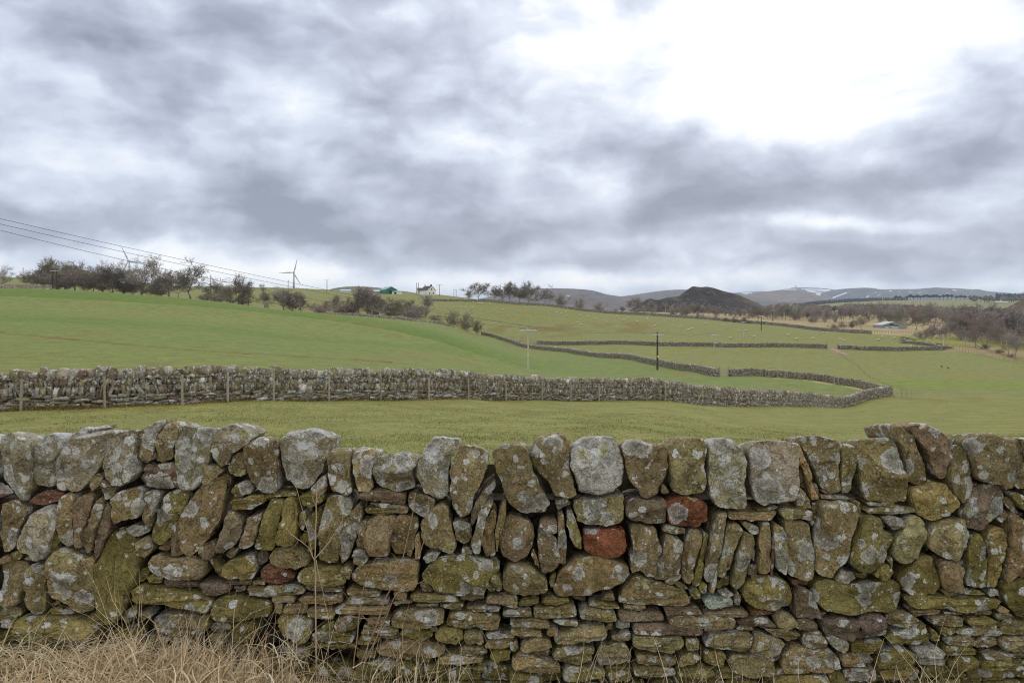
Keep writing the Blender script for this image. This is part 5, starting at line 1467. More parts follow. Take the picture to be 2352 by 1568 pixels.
for o, s, L in (((1021.1, 626.3), 6.17, [(37, 480), (118, 492), (183, 484), (232, 488), (301, 493), (391, 497), (398, 417), (459, 436), (487, 430), (517, 437), (536, 430), (633, 434), (816, 523), (803, 566), (893, 626), (984, 613), (1111, 489), (1268, 493), (1447, 554), (1588, 569), (1650, 580), (1716, 559), (1921, 608), (2028, 617), (2140, 646), (2300, 698), (1945, 727), (1888, 701)]),
                ((1361.5, 633), 6.17, [(330, 727), (345, 576), (430, 627), (455, 627), (504, 594), (626, 645), (769, 608), (912, 679), (884, 702), (1079, 628), (1164, 640), (1238, 721), (1356, 768), (1408, 749), (1386, 852), (1607, 678), (1848, 697), (2069, 779), (2178, 783), (1951, 878), (2285, 863)]),
                ((1688.2, 633), 6.645, [(806, 898), (942, 957), (1191, 957), (1346, 863), (1415, 863), (1598, 969), (1662, 989), (2241, 940), (2195, 978)]),
                ((1998.6, 633), 6.645, [(373, 956), (525, 977), (635, 1001), (628, 1073), (1258, 935)]),
                ((680.7, 578.6), 6.17, [(1679, 716), (1935, 747), (1988, 751), (1973, 778)])):
    SHEEP += [(o[0] + a / s, o[1] + b / s) for a, b in L]
rng = np.random.default_rng(5)
first = None
for px, py in SHEEP:
    Y = ground_y(px, py + 2.2, 215)
    p = onground(px, Y)
    if first is None:
        first = sheep_mesh().build('sheep', M_WOOL, None, True); o = first
    else:
        o = first.copy(); COL.objects.link(o)
    k = rng.uniform(.8, .98)
    o.location = p; o.scale = (k, k, k); o.rotation_euler = (0, 0, rng.choice([0, math.pi]) + rng.normal(0, .5))
    tag(o, 'small white sheep grazing on the open pasture beyond the middle walls', 'sheep', 'sheep scattered over the far pasture', 'thing')
# two crows on the right field
M_CROW = simple_mat('black_feathers', (.02, .02, .022), .6)
for px, py, lb in ((2163, 844, 'left one of two black birds on the right hand field'), (2178, 848, 'right one of two black birds on the right hand field')):
    Y = ground_y(px, py, 60)
    m = MB(); m.tube([[-.28, 0, .16], [-.12, 0, .2], [.04, 0, .25], [.15, 0, .27]], [.02, .07, .085, .05], 8, (.02, .02, .022))
    m.tube([[.12, 0, .28], [.2, 0, .34], [.25, 0, .34], [.33, 0, .32]], [.05, .048, .03, .006], 8, (.02, .02, .022))
    for s in (-.03, .03): m.tube([[.02, s, .18], [.03, s, 0]], .012, 4, (.02, .02, .022))
    o = m.build('crow', M_CROW, None, True); o.location = onground(px, Y); o.scale = (1.6,) * 3; o.rotation_euler[2] = rng.uniform(0, 6)
    tag(o, lb, 'bird', 'black birds on the field', 'thing')

# ---------------------------------------------------------------- wooden power poles
M_POLE = simple_mat('pole_wood', (.3, .27, .22), .85, .22, 3, use_tint=True)
def pole(label, px, Y, py_top, kind='T', shade=(.34, .31, .26), r=.13, turn=0.0, tagc=False, group='wooden power poles', arm=1.25):
    loc = onground(px, Y, -.3)
    H = EYE - (py_top - HY) / F * Y - loc[2]
    root = empty('power_pole', loc, turn); tag(root, label, 'power pole', group, 'thing')
    MB().tube([[0, 0, 0], [0, 0, H * .5], [0, 0, H - .25]], [r * 1.15, r, r * .8], 10, shade).build('pole_shaft', M_POLE, root)
    ins = []
    if kind == 'plain': return root, loc, H, ins
    if kind == 'H':
        MB().tube([[1.6, 0, 0], [1.6, 0, H - .25]], [r * 1.1, r * .8], 8, shade).build('pole_shaft', M_POLE, root)
        xs = (-.5, .8, 2.1)
    else: xs = (-arm, 0, arm)
    za = H - .75
    m = MB(); m.box(xs[0] - .15, xs[-1] + .15, -r - .12, -r, za, za + .2, (.50, .52, .55)); m.build('crossarm', M_POLE, root)
    if kind == 'T':
        m = MB()
        for s in (-1, 1): m.tube([[0, -r - .06, za - .85], [s * .62, -r - .06, za + .02]], .03, 5, (.36, .37, .38))
        m.build('brace', M_POLE, root)
    for x in xs:
        m = MB(); z0 = za + .16 if abs(x) > .05 or kind == 'H' else H - .28
        m.tube([[x, -r - .06 if z0 < H - .3 else 0, z0], [x, -r - .06 if z0 < H - .3 else 0, z0 + .34]], [.05, .04], 6, (.18, .11, .08))
        m.tube([[x, -r - .06 if z0 < H - .3 else 0, z0 + .12], [x, -r - .06 if z0 < H - .3 else 0, z0 + .16], [x, -r - .06 if z0 < H - .3 else 0, z0 + .24], [x, -r - .06 if z0 < H - .3 else 0, z0 + .28]], [.06, .1, .1, .05], 8, (.20, .11, .08))
        m.build('insulator', M_POLE, root, True); ins.append((x, z0 + .36))
    if tagc:
        m = MB(); m.box(-r * .9, r * .9, -r - .02, -r + .03, 3.0 - .17, 3.0 + .17, (.75, .56, .05)); m.build('warning_plate', simple_mat('yellow_plate', (.75, .56, .05), .5, .08), root)
        root_plate = True
    return root, loc, H, ins
PA = pole('pale grey power pole with a crossarm, nearest of all, behind the long grey wall', 1213, 126, 748, shade=(.43, .40, .35), r=.155, tagc=True, arm=1.3)
PB = pole('dark brown power pole standing by the mossy wall that runs downhill', 1510, 158, 760, shade=(.055, .045, .04), r=.18, turn=.3, tagc=True, arm=1.1)
PC = pole('thin pale power pole in the field right of the dark brown one', 1640, 238, 763, shade=(.42, .40, .36), r=.13, turn=.5)
PD = pole('thin pale power pole among the sheep, right of the field pole', 1707.5, 300, 735, shade=(.42, .40, .37), r=.13, turn=.6)
PE = pole('dark power pole on the sheep pasture under the right slope of the black heap', 1748.5, 338, 721, shade=(.07, .06, .055), r=.17, turn=.6)
PF = pole('dark power pole on the tan grass beyond the long dark wall', 1775, 470, 709, shade=(.07, .06, .055), r=.19, turn=.6)
pole('power pole on the skyline right of the whole turbine', 751, 690, 641, shade=(.2, .18, .16), r=.3, turn=.1, arm=2.0)
pole('twin legged power pole just left of the white farmhouse', 957, 640, 648, 'H', shade=(.2, .18, .16), r=.24)
pole('power pole just right of the white farmhouse', 1009, 590, 652, shade=(.2, .18, .16), r=.24, arm=2.0)
pole('twin legged power pole on the slope left of the round topped row', 1042.6, 560, 663, 'H', shade=(.26, .24, .22), r=.18)
pole('twin dark power pole among the hilltop trees at the left', 120, 281, 617, 'H', shade=(.05, .045, .04), r=.25)
pole('short pole on the skyline between the thin tree and the hilltop clump', 53, 540, 613, 'plain', shade=(.15, .13, .12), r=.25)
pole('slim pole standing right of the biggest oak', 484, 330, 629, 'plain', shade=(.17, .15, .13), r=.16)
pole('slim pole on the skyline just left of the whole turbine tower', 662, 640, 641, 'plain', shade=(.17, .15, .13), r=.22)
pole('pale slim pole at the edge of the wood under the heap summit', 1529, 500, 706, 'plain', shade=(.45, .42, .36), r=.16)
pole('pale slim pole at the wood edge right of the dark pole on the tan grass', 1801, 480, 716, 'plain', shade=(.45, .42, .36), r=.16)

# overhead wires: from a pole out of view at the left down to the nearest pole, then on from pole to pole
M_CABLE = simple_mat('cable', (.05, .052, .06), .5, .1, 2)
def ins_world(P, k):
    root, loc, H, ins = P; x, z = ins[k]; c, s = math.cos(root.rotation_euler[2]), math.sin(root.rotation_euler[2])
    return np.array([loc[0] + x * c, loc[1] + x * s, loc[2] + z])
def span(a, b, sag, n=24):
    t = np.linspace(0, 1, n)[:, None]; P = a + (b - a) * t; P[:, 2] -= 4 * sag * (t * (1 - t))[:, 0]; return P
for k, (y0, y1, lb) in enumerate(((528, 653, 'lowest of the three overhead wires at the left'), (513.7, 633, 'middle one of the three overhead wires at the left'), (501.5, 622.5, 'topmost of the three overhead wires at the left'))):
    b = ins_world(PA, k); A = np.array([-62.6 + k * .5, 60.0 + k * .8, 0])
    ts = []
    for px, py in ((0, y0), (545, y1)):
        q = (px - CX) / F; t = (A[0] - q * A[1]) / (q * (b[1] - A[1]) - (b[0] - A[0])); Yt = A[1] + (b[1] - A[1]) * t
        ts.append((t, EYE - (py - HY) / F * Yt))
    co_ = np.polyfit([ts[0][0], ts[1][0], 1.0], [ts[0][1], ts[1][1], b[2]], 2)
    t = np.linspace(-.1, 1, 60); L = A + (b - A) * t[:, None]; L[:, 2] = np.polyval(co_, t)
    pts = [L]
    chain = [PA, PB, PC, PD, PE, PF]
    for P, Q in zip(chain[:-1], chain[1:]): pts.append(span(ins_world(P, k), ins_world(Q, k), .5)[1:])
    pts = np.concatenate(pts)
    rad = np.interp(pts[:, 1], [60, 130, 131, 480], [.021, .018, .014, .014])
    o = MB().tube(pts, rad, 5, (.05, .052, .06), False).build('overhead_wire', M_CABLE, None, True)
    tag(o, lb, 'power line', 'overhead wires', 'thing')

# ---------------------------------------------------------------- wind turbines
M_TURB = simple_mat('turbine_paint', (.42, .48, .52), .5, .04, .2)
def turbine(label, px, py_hub, Y, R, rot, yaw):
    hub = W(px, py_hub, Y); gx, gy = hub[0], hub[1]; z0 = g1(gx, gy) - 1
    root = empty('wind_turbine', (gx, gy, z0)); tag(root, label, 'wind turbine', 'wind turbines', 'thing'); H = hub[2] - z0
    MB().tube([[0, 0, 0], [0, 0, H * .5], [0, 0, H - 1]], [R * .072, R * .056, R * .04], 16, (.42, .48, .52)).build('tower', M_TURB, root, True)
    e = empty('rotor_assembly', (0, 0, H), yaw); e.parent = root
    c, s = math.cos(yaw), math.sin(yaw)
    rotz = np.array([[c, -s, 0], [s, c, 0], [0, 0, 1]])
    bpy.data.objects.remove(e)
    def put(m, nm):
        V = np.concatenate(m.v) @ rotz.T + [0, 0, H]; m.v = [V]; return m.build(nm, M_TURB, root, True)
    m = MB(); m.tube([[0, 2.2, .5], [0, 2.0, .5], [0, -.5, .5], [0, -1.2, .3], [0, -1.4, .3]], [R * .03, R * .065, R * .075, R * .06, R * .03], 12, (.34, .39, .42)); put(m, 'nacelle')
    m = MB(); m.tube([[0, -1.3, 0], [0, -2.2, 0], [0, -2.7, 0]], [R * .062, R * .055, R * .012], 12, (.4, .46, .5)); put(m, 'hub')
    for k in range(3):
        a = rot[k]; d = np.array([math.sin(a), 0, math.cos(a)]); n = np.array([math.cos(a), 0, -math.sin(a)])
        V, Q = [], []
        st = np.linspace(.03, 1, 10); ch = np.interp(st, [.03, .12, .22, 1], [.05, .055, .095, .018]) * R; th = np.interp(st, [.03, .15, 1], [.045, .03, .006]) * R
        for q, cc, tt in zip(st, ch, th):
            p = d * q * R + [0, -1.8 - .03 * R * q * q, 0]
            for aa, bb in ((-.3, 0), (.1, .5), (.45, .25), (.7, 0), (.45, -.2), (.1, -.5)): V.append(p + n * cc * aa + np.array([0, 1, 0]) * tt * bb)
        Q = [[i * 6 + j, i * 6 + (j + 1) % 6, (i + 1) * 6 + (j + 1) % 6, (i + 1) * 6 + j] for i in range(9) for j in range(6)]
        m = MB().add(V, Q, None, (.45, .5, .54)); put(m, 'blade')
turbine('whole wind turbine standing clear on the skyline', 674.8, 625.5, 960, 18.2, (math.radians(14), math.radians(-93), math.radians(149)), .15)
turbine('wind turbine partly hidden behind the hilltop trees', 297, 599.6, 820, 18.2, (math.radians(-26), math.radians(95), math.radians(208)), -.1)

# ---------------------------------------------------------------- farm
M_ROOF = simple_mat('dark_slate', (.06, .05, .05), .7, .2, 1.5)
M_WHITE = simple_mat('white_render', (.70, .69, .67), .9, .06, .8)
M_GREEN = simple_mat('green_sheeting', (.035, .14, .11), .5, .12, .6)
M_LGREEN = simple_mat('pale_green_roof', (.18, .36, .29), .5, .15, .6)
M_GLASS = simple_mat('window_glass', (.03, .035, .045), .15, .05, 1)
M_TIN = simple_mat('grey_cladding', (.27, .30, .30), .6, .12, .8)
M_BLUE = simple_mat('pale_blue_cladding', (.42, .52, .60), .6, .08, .8)
M_DARK = simple_mat('dark_opening', (.02, .02, .022), .9, .1, 1)
def gable(w, d, h, rh, ridge='x'):
    if ridge == 'x':
        V = [(-w, -d, 0), (w, -d, 0), (w, d, 0), (-w, d, 0), (-w, -d, h), (w, -d, h), (w, d, h), (-w, d, h), (-w, 0, h + rh), (w, 0, h + rh)]
        Q = [[0, 1, 5, 4], [2, 3, 7, 6]]; T = [[1, 2, 6], [1, 6, 5], [3, 0, 4], [3, 4, 7], [5, 6, 9], [7, 4, 8]]
    else:
        V = [(-w, -d, 0), (w, -d, 0), (w, d, 0), (-w, d, 0), (-w, -d, h), (w, -d, h), (w, d, h), (-w, d, h), (0, -d, h + rh), (0, d, h + rh)]
        Q = [[1, 2, 6, 5], [3, 0, 4, 7]]; T = [[0, 1, 5], [0, 5, 4], [2, 3, 7], [2, 7, 6], [4, 5, 8], [6, 7, 9]]
    return MB().add(np.array(V, float), Q, T)
def roof(w, d, h, rh, ridge='x', over=.35, th=.18):
    m = MB(); e = over
    for s in (-1, 1):
        if ridge == 'x':
            a = np.array([[-w - e, s * (d + e), h - rh * e / d], [w + e, s * (d + e), h - rh * e / d], [w + e, 0, h + rh], [-w - e, 0, h + rh]], float)
        else:
            a = np.array([[s * (w + e), -d - e, h - rh * e / w], [s * (w + e), d + e, h - rh * e / w], [0, d + e, h + rh], [0, -d - e, h + rh]], float)
        b = a + [0, 0, th]; a = a + [0, 0, .02]
        m.add(np.vstack([a, b]), [[0, 1, 2, 3], [7, 6, 5, 4], [0, 4, 5, 1], [1, 5, 6, 2], [2, 6, 7, 3], [3, 7, 4, 0]])
    return m
def building(name, label, px, Y, rz, group='farm buildings', zoff=0.0):
    root = empty(name, onground(px, Y, -.3 + zoff), rz); tag(root, label, 'building', group, 'thing'); return root
h = building('farmhouse', 'white farmhouse with a dark slate roof on the hill', 983, 660, math.radians(38))
# gable end faces left-front, long side to the right
gable(4.3, 5.6, 4.2, 3.5, 'y').build('wall', M_WHITE, h); rf = roof(4.3, 5.6, 4.2, 3.5, 'y').build('roof', M_ROOF, h)
for y in (-5.0, 4.6): MB().box(-.5, .5, y - .45, y + .45, 7.3, 8.9).box(-.6, .6, y - .55, y + .55, 8.9, 9.05).build('chimney', M_WHITE if y > 0 else M_ROOF, rf)
for x, z in ((-1.9, 1.0), (1.7, 1.0), (0, 4.3)): MB().box(x - .5, x + .5, -5.64, -5.58, z, z + 1.2).build('window', M_GLASS, h)
for y in (-3.2, -.6, 2.2, 4.4): MB().box(4.28, 4.34, y - .45, y + .45, 1.0, 2.2).build('window', M_GLASS, h)
MB().box(4.28, 4.35, .6, 1.5, .3, 2.4).build('door', M_DARK, h)
for y in (-2.5, 1.5):
    MB().add([(2.0, y - .5, 6.12), (2.0, y + .5, 6.12), (1.1, y + .5, 6.86), (1.1, y - .5, 6.86), (2.0, y - .5, 6.2), (2.0, y + .5, 6.2), (1.1, y + .5, 6.94), (1.1, y - .5, 6.94)], [[4, 5, 6, 7], [0, 1, 5, 4], [2, 3, 7, 6], [1, 2, 6, 5], [3, 0, 4, 7]]).build('rooflight', M_WHITE, rf)
hh = building('farm_outbuilding', 'dark roofed outbuilding joined behind the left of the farmhouse', 969, 668, math.radians(20))
gable(3.6, 3.2, 3.2, 2.6, 'x').build('wall', M_WHITE, hh); roof(3.6, 3.2, 3.2, 2.6, 'x').build('roof', M_ROOF, hh)
b = building('green_barn', 'dark green barn with a paler green roof on the skyline', 892, 705, math.radians(28))
gable(5.2, 8.2, 3.8, 2.6, 'y').build('wall', M_GREEN, b); roof(5.2, 8.2, 3.8, 2.6, 'y').build('roof', M_LGREEN, b)
MB().box(-1.8, 1.8, -8.24, -8.18, 0, 3.2).build('door', M_DARK, b); MB().box(5.18, 5.24, 1.0, 5, 0, 2.6).build('door', M_WHITE, b)
b = building('lean_to_shed', 'low pale green lean-to shed right of the green barn', 912, 698, math.radians(10))
MB().add([(-4.5, -2, 0), (4.5, -2, 0), (4.5, 2, 0), (-4.5, 2, 0), (-4.5, -2, 2.2), (4.5, -2, 2.2), (4.5, 2, 3.1), (-4.5, 2, 3.1)], [[0, 1, 5, 4], [1, 2, 6, 5], [2, 3, 7, 6], [3, 0, 4, 7]]).build('wall', M_WHITE, b)
MB().add([(-4.7, -2.3, 2.1), (4.7, -2.3, 2.1), (4.7, 2.2, 3.1), (-4.7, 2.2, 3.1), (-4.7, -2.3, 2.3), (4.7, -2.3, 2.3), (4.7, 2.2, 3.3), (-4.7, 2.2, 3.3)], [[4, 5, 6, 7], [0, 4, 7, 3], [1, 2, 6, 5], [0, 1, 5, 4], [3, 7, 6, 2], [0, 3, 2, 1]]).build('roof', M_LGREEN, b)
MB().box(-2.6, -.6, -2.05, -1.98, 0, 1.9).build('door', M_DARK, b)
b = building('grey_shed', 'small grey blue shed left of the green barn', 866, 712, 0)
gable(3.4, 2.6, 2.2, 1.1, 'x').build('wall', M_TIN, b); roof(3.4, 2.6, 2.2, 1.1, 'x').build('roof', M_BLUE, b)
b = building('pale_blue_shed', 'long pale blue shed on the skyline left of the barn', 794, 735, 0)
gable(4.8, 2.5, 1.9, 1.0, 'x').build('wall', M_BLUE, b); roof(4.8, 2.5, 1.9, 1.0, 'x').build('roof', M_BLUE, b)
s = building('open_shed', 'wide low pale metal shed with dark openings in front of the bare wood', 2043, 452, math.radians(4), None)
gable(7.2, 5, 2.1, 1.9, 'y').build('wall', M_TIN, s); roof(7.2, 5, 2.1, 1.9, 'y', .3, .12).build('roof', simple_mat('tin_roof', (.24, .26, .27), .6, .15, .8), s)
for x0, x1, z0, z1, mm in ((-5.4, -3.4, .2, 1.5, M_BLUE), (-1.6, 2.3, .2, 1.45, M_BLUE), (4.0, 5.6, .2, 1.7, M_TIN)): MB().box(x0, x1, -5.06, -4.98, z0, z1).build('door_panel', mm, s)
for x0, x1, z0, z1 in ((-5.6, -3.2, 1.55, 1.95), (-3.0, -.2, 1.9, 2.7), (-.1, 2.4, 1.5, 2.1)): MB().box(x0, x1, -5.05, -4.97, z0, z1).build('opening', M_DARK, s)
c = building('white_cottage', 'tiny white cottage among the far fields at the right', 2305, 2180, .2, 'far cottages', 3)
gable(9, 5, 4, 4, 'x').build('wall', M_WHITE, c); roof(9, 5, 4, 4, 'x').build('roof', M_ROOF, c)
c = building('white_outhouse', 'tiny white flat block left of the far cottage', 2290, 2180, 0, 'far cottages', 3)
MB().box(-5, 5, -3, 3, 0, 4).build('wall', M_WHITE, c); MB().box(-5.3, 5.3, -3.3, 3.3, 4.003, 4.5).build('roof', M_TIN, c)
# ---------------------------------------------------------------- hills and spoil heaps beyond the fields
def hill_mat(name, bumpd=3.0, nscale=.01):
    m, t, b = newmat(name)
    pos = t.N('ShaderNodeNewGeometry').outputs['Position']
    k = t.math('ADD', t.rng(t.noise(pos, nscale, 6, .65), .3, .7, .75, 1.25), t.rng(t.noise(pos, nscale * 8, 4, .6), .3, .7, -.14, .14))
    nd = t.N('ShaderNodeVectorMath', operation='SCALE'); t.l.new(t.attr('zone').outputs['Color'], nd.inputs[0]); t.l.new(k, nd.inputs['Scale'])
    t.l.new(nd.outputs[0], b.inputs['Base Color']); b.inputs['Roughness'].default_value = 1; b.inputs['Specular IOR Level'].default_value = .05
    return m
M_HILL = hill_mat('moorland', nscale=.004); M_HEAP = hill_mat('colliery_spoil', nscale=.05)
def hill(name, prof, Y0, depth, base_py, colfn, seed, gully=.06, mat=None, nx=260, nt=70, power=.85, back=.6, kind='structure'):
    xs = [p[0] for p in prof]; px = np.linspace(xs[0], xs[-1], nx); top = pchip(xs, [p[1] for p in prof], px)
    t = np.concatenate([np.linspace(0, 1, nt), np.linspace(1, 1 + back, 14)[1:]])
    PX, T = np.meshgrid(px, t); TOP = np.broadcast_to(top, PX.shape)
    Y = Y0 + (T - 1) * depth + depth * .10 * fbm(np.stack([PX * .012, PX * 0 + seed, PX * 0], -1), 2, seed) * (1 - np.abs(T - 1))
    X = (PX - CX) / F * (Y0 + (T - 1) * depth * .35)
    zr = EYE - (TOP - HY) / F * Y0
    zb = EYE - (base_py - HY) / F * (Y0 - depth) - 6
    s = np.where(T <= 1, T ** power * (1 - .25 * (T - T * T)), 1 - .9 * sstep(1, 1 + back, T))
    g = fbm(np.stack([X / (Y0 * .02), Y / (Y0 * .035), X * 0 + seed], -1), 4, seed)
    amp = np.clip(zr - zb, 0, None)
    Z = zb + (zr - zb) * s + amp * gully * g * np.clip(T * 4, 0, 1) * np.clip(np.abs(1 - T) * 5, 0, 1) * (T < 1.3)
    vpy = HY - (Z - EYE) / Y * F
    col = colfn((CX + F * X / Y).ravel(), vpy.ravel(), T.ravel(), X.ravel(), Y.ravel(), g.ravel())
    idx = np.arange(PX.size).reshape(PX.shape)
    Q = np.stack([idx[:-1, :-1], idx[:-1, 1:], idx[1:, 1:], idx[1:, :-1]], -1).reshape(-1, 4)
    o = mk(name, np.stack([X, Y, Z], -1).reshape(-1, 3), [Q], mat or M_HILL, None, True, cols={'zone': col}); tag(o, kind=kind)
    return o
def moor(c1, c2, snow=None):
    def f(px, vpy, T, X, Y, g):
        n = fbm(np.stack([px * .05, vpy * .25, px * 0], -1), 4, 5)
        c = np.array(c1) * (1 - sstep(-.2, .3, n))[:, None] + np.array(c2) * sstep(-.2, .3, n)[:, None]
        if snow is not None:
            m = np.clip(snow(px, vpy, T, n), 0, 1)[:, None]; c = c * (1 - m) + np.array([.66, .69, .75]) * m
        return c
    return f
def strokes(L):      # snow lying in gullies: short capsules in bearing / height
    def f(px, vpy, T, n):
        m = np.zeros(len(px))
        for x0, y0, x1, y1, w in L:
            dx, dy = x1 - x0, y1 - y0; t = np.clip(((px - x0) * dx + (vpy - y0) * dy) / (dx * dx + dy * dy + 1e-9), 0, 1)
            d = np.hypot(px - x0 - dx * t, (vpy - y0 - dy * t) * 1.6) + n * .8
            m = np.maximum(m, sstep(w, w * .5, d))
        return m
    return f
BRN, BRN2 = (.115, .102, .098), (.11, .095, .08)  # farther hills' tones are shifted bluish, distance haze put into the colour
hill('hill', [(735, 672), (770, 662), (800, 657), (818, 656), (850, 658), (880, 661), (930, 668), (1000, 680), (1060, 694)], 1900, 500, 700, moor((.17, .145, .095), (.13, .12, .075)), 3, .03)
hill('hill', [(1060, 694), (1150, 676), (1200, 666), (1230, 661.5), (1262, 661), (1300, 662.5), (1350, 666.5), (1400, 675), (1440, 680), (1500, 690), (1560, 706)], 4200, 1500, 712, moor(BRN, (.092, .080, .080), strokes([(1304, 679, 1308, 679, 1.0)])), 4, .05)
hill('hill', [(1360, 700), (1415, 682), (1450, 677), (1490, 671), (1523, 666.8), (1560, 665), (1600, 665.5), (1640, 667), (1700, 674), (1760, 690), (1800, 706)], 5600, 1800, 712, moor(BRN, (.09, .082, .084)), 6, .05)
hill('hill', [(1640, 706), (1680, 690), (1706, 680), (1730, 674), (1756, 669.5), (1790, 666), (1810, 665.5), (1839, 668), (1869, 676), (1900, 685), (1930, 691.5), (1990, 698), (2060, 706)], 6200, 1700, 712, moor((.15, .118, .10), (.112, .094, .09), strokes([(1734, 689, 1741, 686, 1.2)])), 7, .05)
snowtop = strokes([(1700, 676, 1716, 675, 1.6), (1705, 672.5, 1726, 671.5, 1.6), (1760, 668.5, 1800, 662.5, 1.7), (1780, 664, 1815, 661, 1.3), (1842, 662.5, 1868, 664, 1.6), (1855, 667, 1885, 672, 2.4), (1872, 664.5, 1905, 665, 1.6), (1880, 668, 1912, 667, 1.8), (1875, 674, 1888, 677, 2.0), (1850, 665, 1880, 669, 1.2), (1890, 670.5, 1905, 670, 1.2)])
hill('snowy_hill', [(1600, 700), (1660, 678), (1690, 671.5), (1706, 670), (1750, 668.5), (1793, 663), (1815, 660.6), (1828, 659.8), (1854, 660.3), (1884, 661.7), (1918, 665.6), (1960, 673), (2010, 690), (2060, 706)], 9200, 1800, 712, moor((.11, .105, .108), (.09, .088, .095), lambda px, v, T, n: np.maximum(snowtop(px, v, T, n), .45 * sstep(.0, .35, n) * sstep(669, 664, v))), 8, .03, nx=420, nt=90)
hill('hill', [(1850, 706), (1885, 683), (1918, 666), (1935, 663), (1950, 661.5), (1974, 660.7), (1995, 662.6), (2019, 664.4), (2044, 663.5), (2080, 662.6), (2119, 661.9), (2140, 660), (2164, 658.8), (2190, 659.4), (2209, 661), (2233, 663.6), (2247, 663.2), (2270, 667), (2312, 673.5), (2352, 681), (2420, 692), (2500, 706)], 7400, 1900, 712,
     moor((.092, .09, .10), (.07, .072, .088), strokes([(1914, 682.5, 1944, 671.5, 2.3), (1950, 668.5, 1952, 668, .8), (1991, 682, 1994, 679, 1.5), (1989, 679.5, 1996, 679, 1.2), (2016, 678, 2022, 675, 1.2), (1981, 685, 1983, 684.5, 1), (2043, 667, 2049, 667.6, 1.1), (2063, 668.7, 2067, 668.4, .9), (2088, 669.4, 2096, 668.3, 1.1), (2111, 671, 2114, 670, .9), (2166, 662.5, 2173, 662.3, 1), (2189, 665, 2196, 666.5, 1.1), (2174, 671.5, 2180, 671, .9), (2230, 670, 2232, 670, .8), (2010, 671, 2012, 671, .8)])), 9, .07, nx=560, nt=90)
hill('snowy_hill', [(2290, 690), (2325, 672), (2345, 669), (2375, 667), (2420, 668), (2480, 690)], 9600, 1500, 712, moor((.11, .105, .108), (.09, .088, .095), lambda px, v, T, n: .9 * sstep(-.3, .1, n) * sstep(676, 670, v)), 10, .03)

def spoil(px, vpy, T, X, Y, g):
    n = fbm(np.stack([X * .05, Y * .05, X * 0], -1), 4, 5); n2 = fbm(np.stack([X * .25, Y * .12, X * 0], -1), 3, 8)
    c = np.tile([.030, .028, .030], (len(px), 1)) * (1 + .35 * n)[:, None]
    m = sstep(.30, .5, n2) * .55 * sstep(.0, .35, T); c = c * (1 - m[:, None]) + np.array([.14, .105, .065]) * m[:, None]
    m = sstep(.9, 1.0, T + n * .12) * .2; c = c * (1 - m[:, None]) + np.array([.115, .105, .055]) * m[:, None]
    m = sstep(1670, 1745, px) * .4 * sstep(.45, .8, T); c = c * (1 - m[:, None]) + np.array([.15, .115, .075]) * m[:, None]
    return c
hill('spoil_heap', [(1440, 716), (1478, 690.6), (1494, 684.8), (1505, 688), (1520, 685.5), (1533, 682), (1556, 680), (1572, 672), (1588, 660.6), (1597, 656), (1608, 657.2), (1617, 657.8), (1626, 657), (1640, 659), (1666, 667), (1694, 675), (1720, 685), (1743, 695), (1775, 712), (1790, 720)], 900, 150, 722, spoil, 14, .05, M_HEAP, power=.95, back=.8)
hill('spoil_heap', [(1750, 722), (1775, 706), (1790, 701), (1798, 699.4), (1812, 702.5), (1828, 701.5), (1838, 704), (1854, 704.6), (1866, 711), (1880, 720), (1895, 728)], 760, 90, 730, spoil, 15, .12, M_HEAP, nx=120, power=.9)
hill('spoil_heap', [(2275, 735), (2310, 717), (2333, 706), (2352, 693.5), (2385, 680), (2420, 676), (2480, 690), (2540, 730)], 640, 110, 742, spoil, 16, .10, M_HEAP, nx=140)

# conifer plantations and far tree rows
def conifers(label, area, n, hr, seed, col=(.022, .034, .030), name='conifer_plantation', broad=False):
    rng = np.random.default_rng(seed); V, Q, T, C, n0 = [], [], [], [], 0
    for i in range(n):
        px, Y = area(rng); p = onground(px, Y, -.5); h = rng.uniform(*hr); w = h * (rng.uniform(.16, .24) if not broad else rng.uniform(.30, .42))
        c = np.array(col) * rng.uniform(.65, 1.4)
        k = 7
        lev = [(.04, .9), (.30, 1.0), (.32, .62), (.58, .7), (.60, .38), (.85, .4), (1.0, .02)] if not broad else [(.0, .10), (.42, .10), (.45, .8), (.62, 1.05), (.8, .95), (.93, .55), (1.0, .1)]
        for f, r in lev:
            th = np.arange(k) * 6.283 / k + rng.uniform(0, 1); rr = w * r * rng.uniform(.7, 1.25, k)
            V.append(np.stack([p[0] + np.cos(th) * rr, p[1] + np.sin(th) * rr, p[2] + h * f + rng.normal(0, h * .03, k)], -1))
        j = np.arange(k)
        for l in range(len(lev) - 1): Q.append(np.stack([n0 + l * k + j, n0 + l * k + (j + 1) % k, n0 + (l + 1) * k + (j + 1) % k, n0 + (l + 1) * k + j], -1))
        n0 += k * len(lev); C.append(np.tile(c, (k * len(lev), 1)))
    o = mk(name, np.concatenate(V), [np.concatenate(Q)], M_WOODTINT, None, False, cols={'tint': np.concatenate(C)}); tag(o, label, 'wood', None, 'stuff'); return o
def band(p0, p1, Y0, Y1):
    return lambda r: (r.uniform(p0, p1), r.uniform(Y0, Y1))
conifers('dark blue conifer plantation under the brown and snowy hills', lambda r: (lambda q: (q, np.interp(q, [1818, 2080], [2900, 3350]) + r.uniform(0, 250)))(r.uniform(1818, 2085)), 520, (12, 17), 71)
conifers('blue green conifer block in front of the far green slope', lambda r: (lambda q: (q, 1500 + r.uniform(0, 120)))(r.uniform(1940, 2078)), 200, (9, 15), 72, (.04, .075, .055))
conifers('dark conifer block on the skyline at the far right', lambda r: (r.uniform(2288, 2420), r.uniform(2700, 2900)), 200, (18, 27), 73)
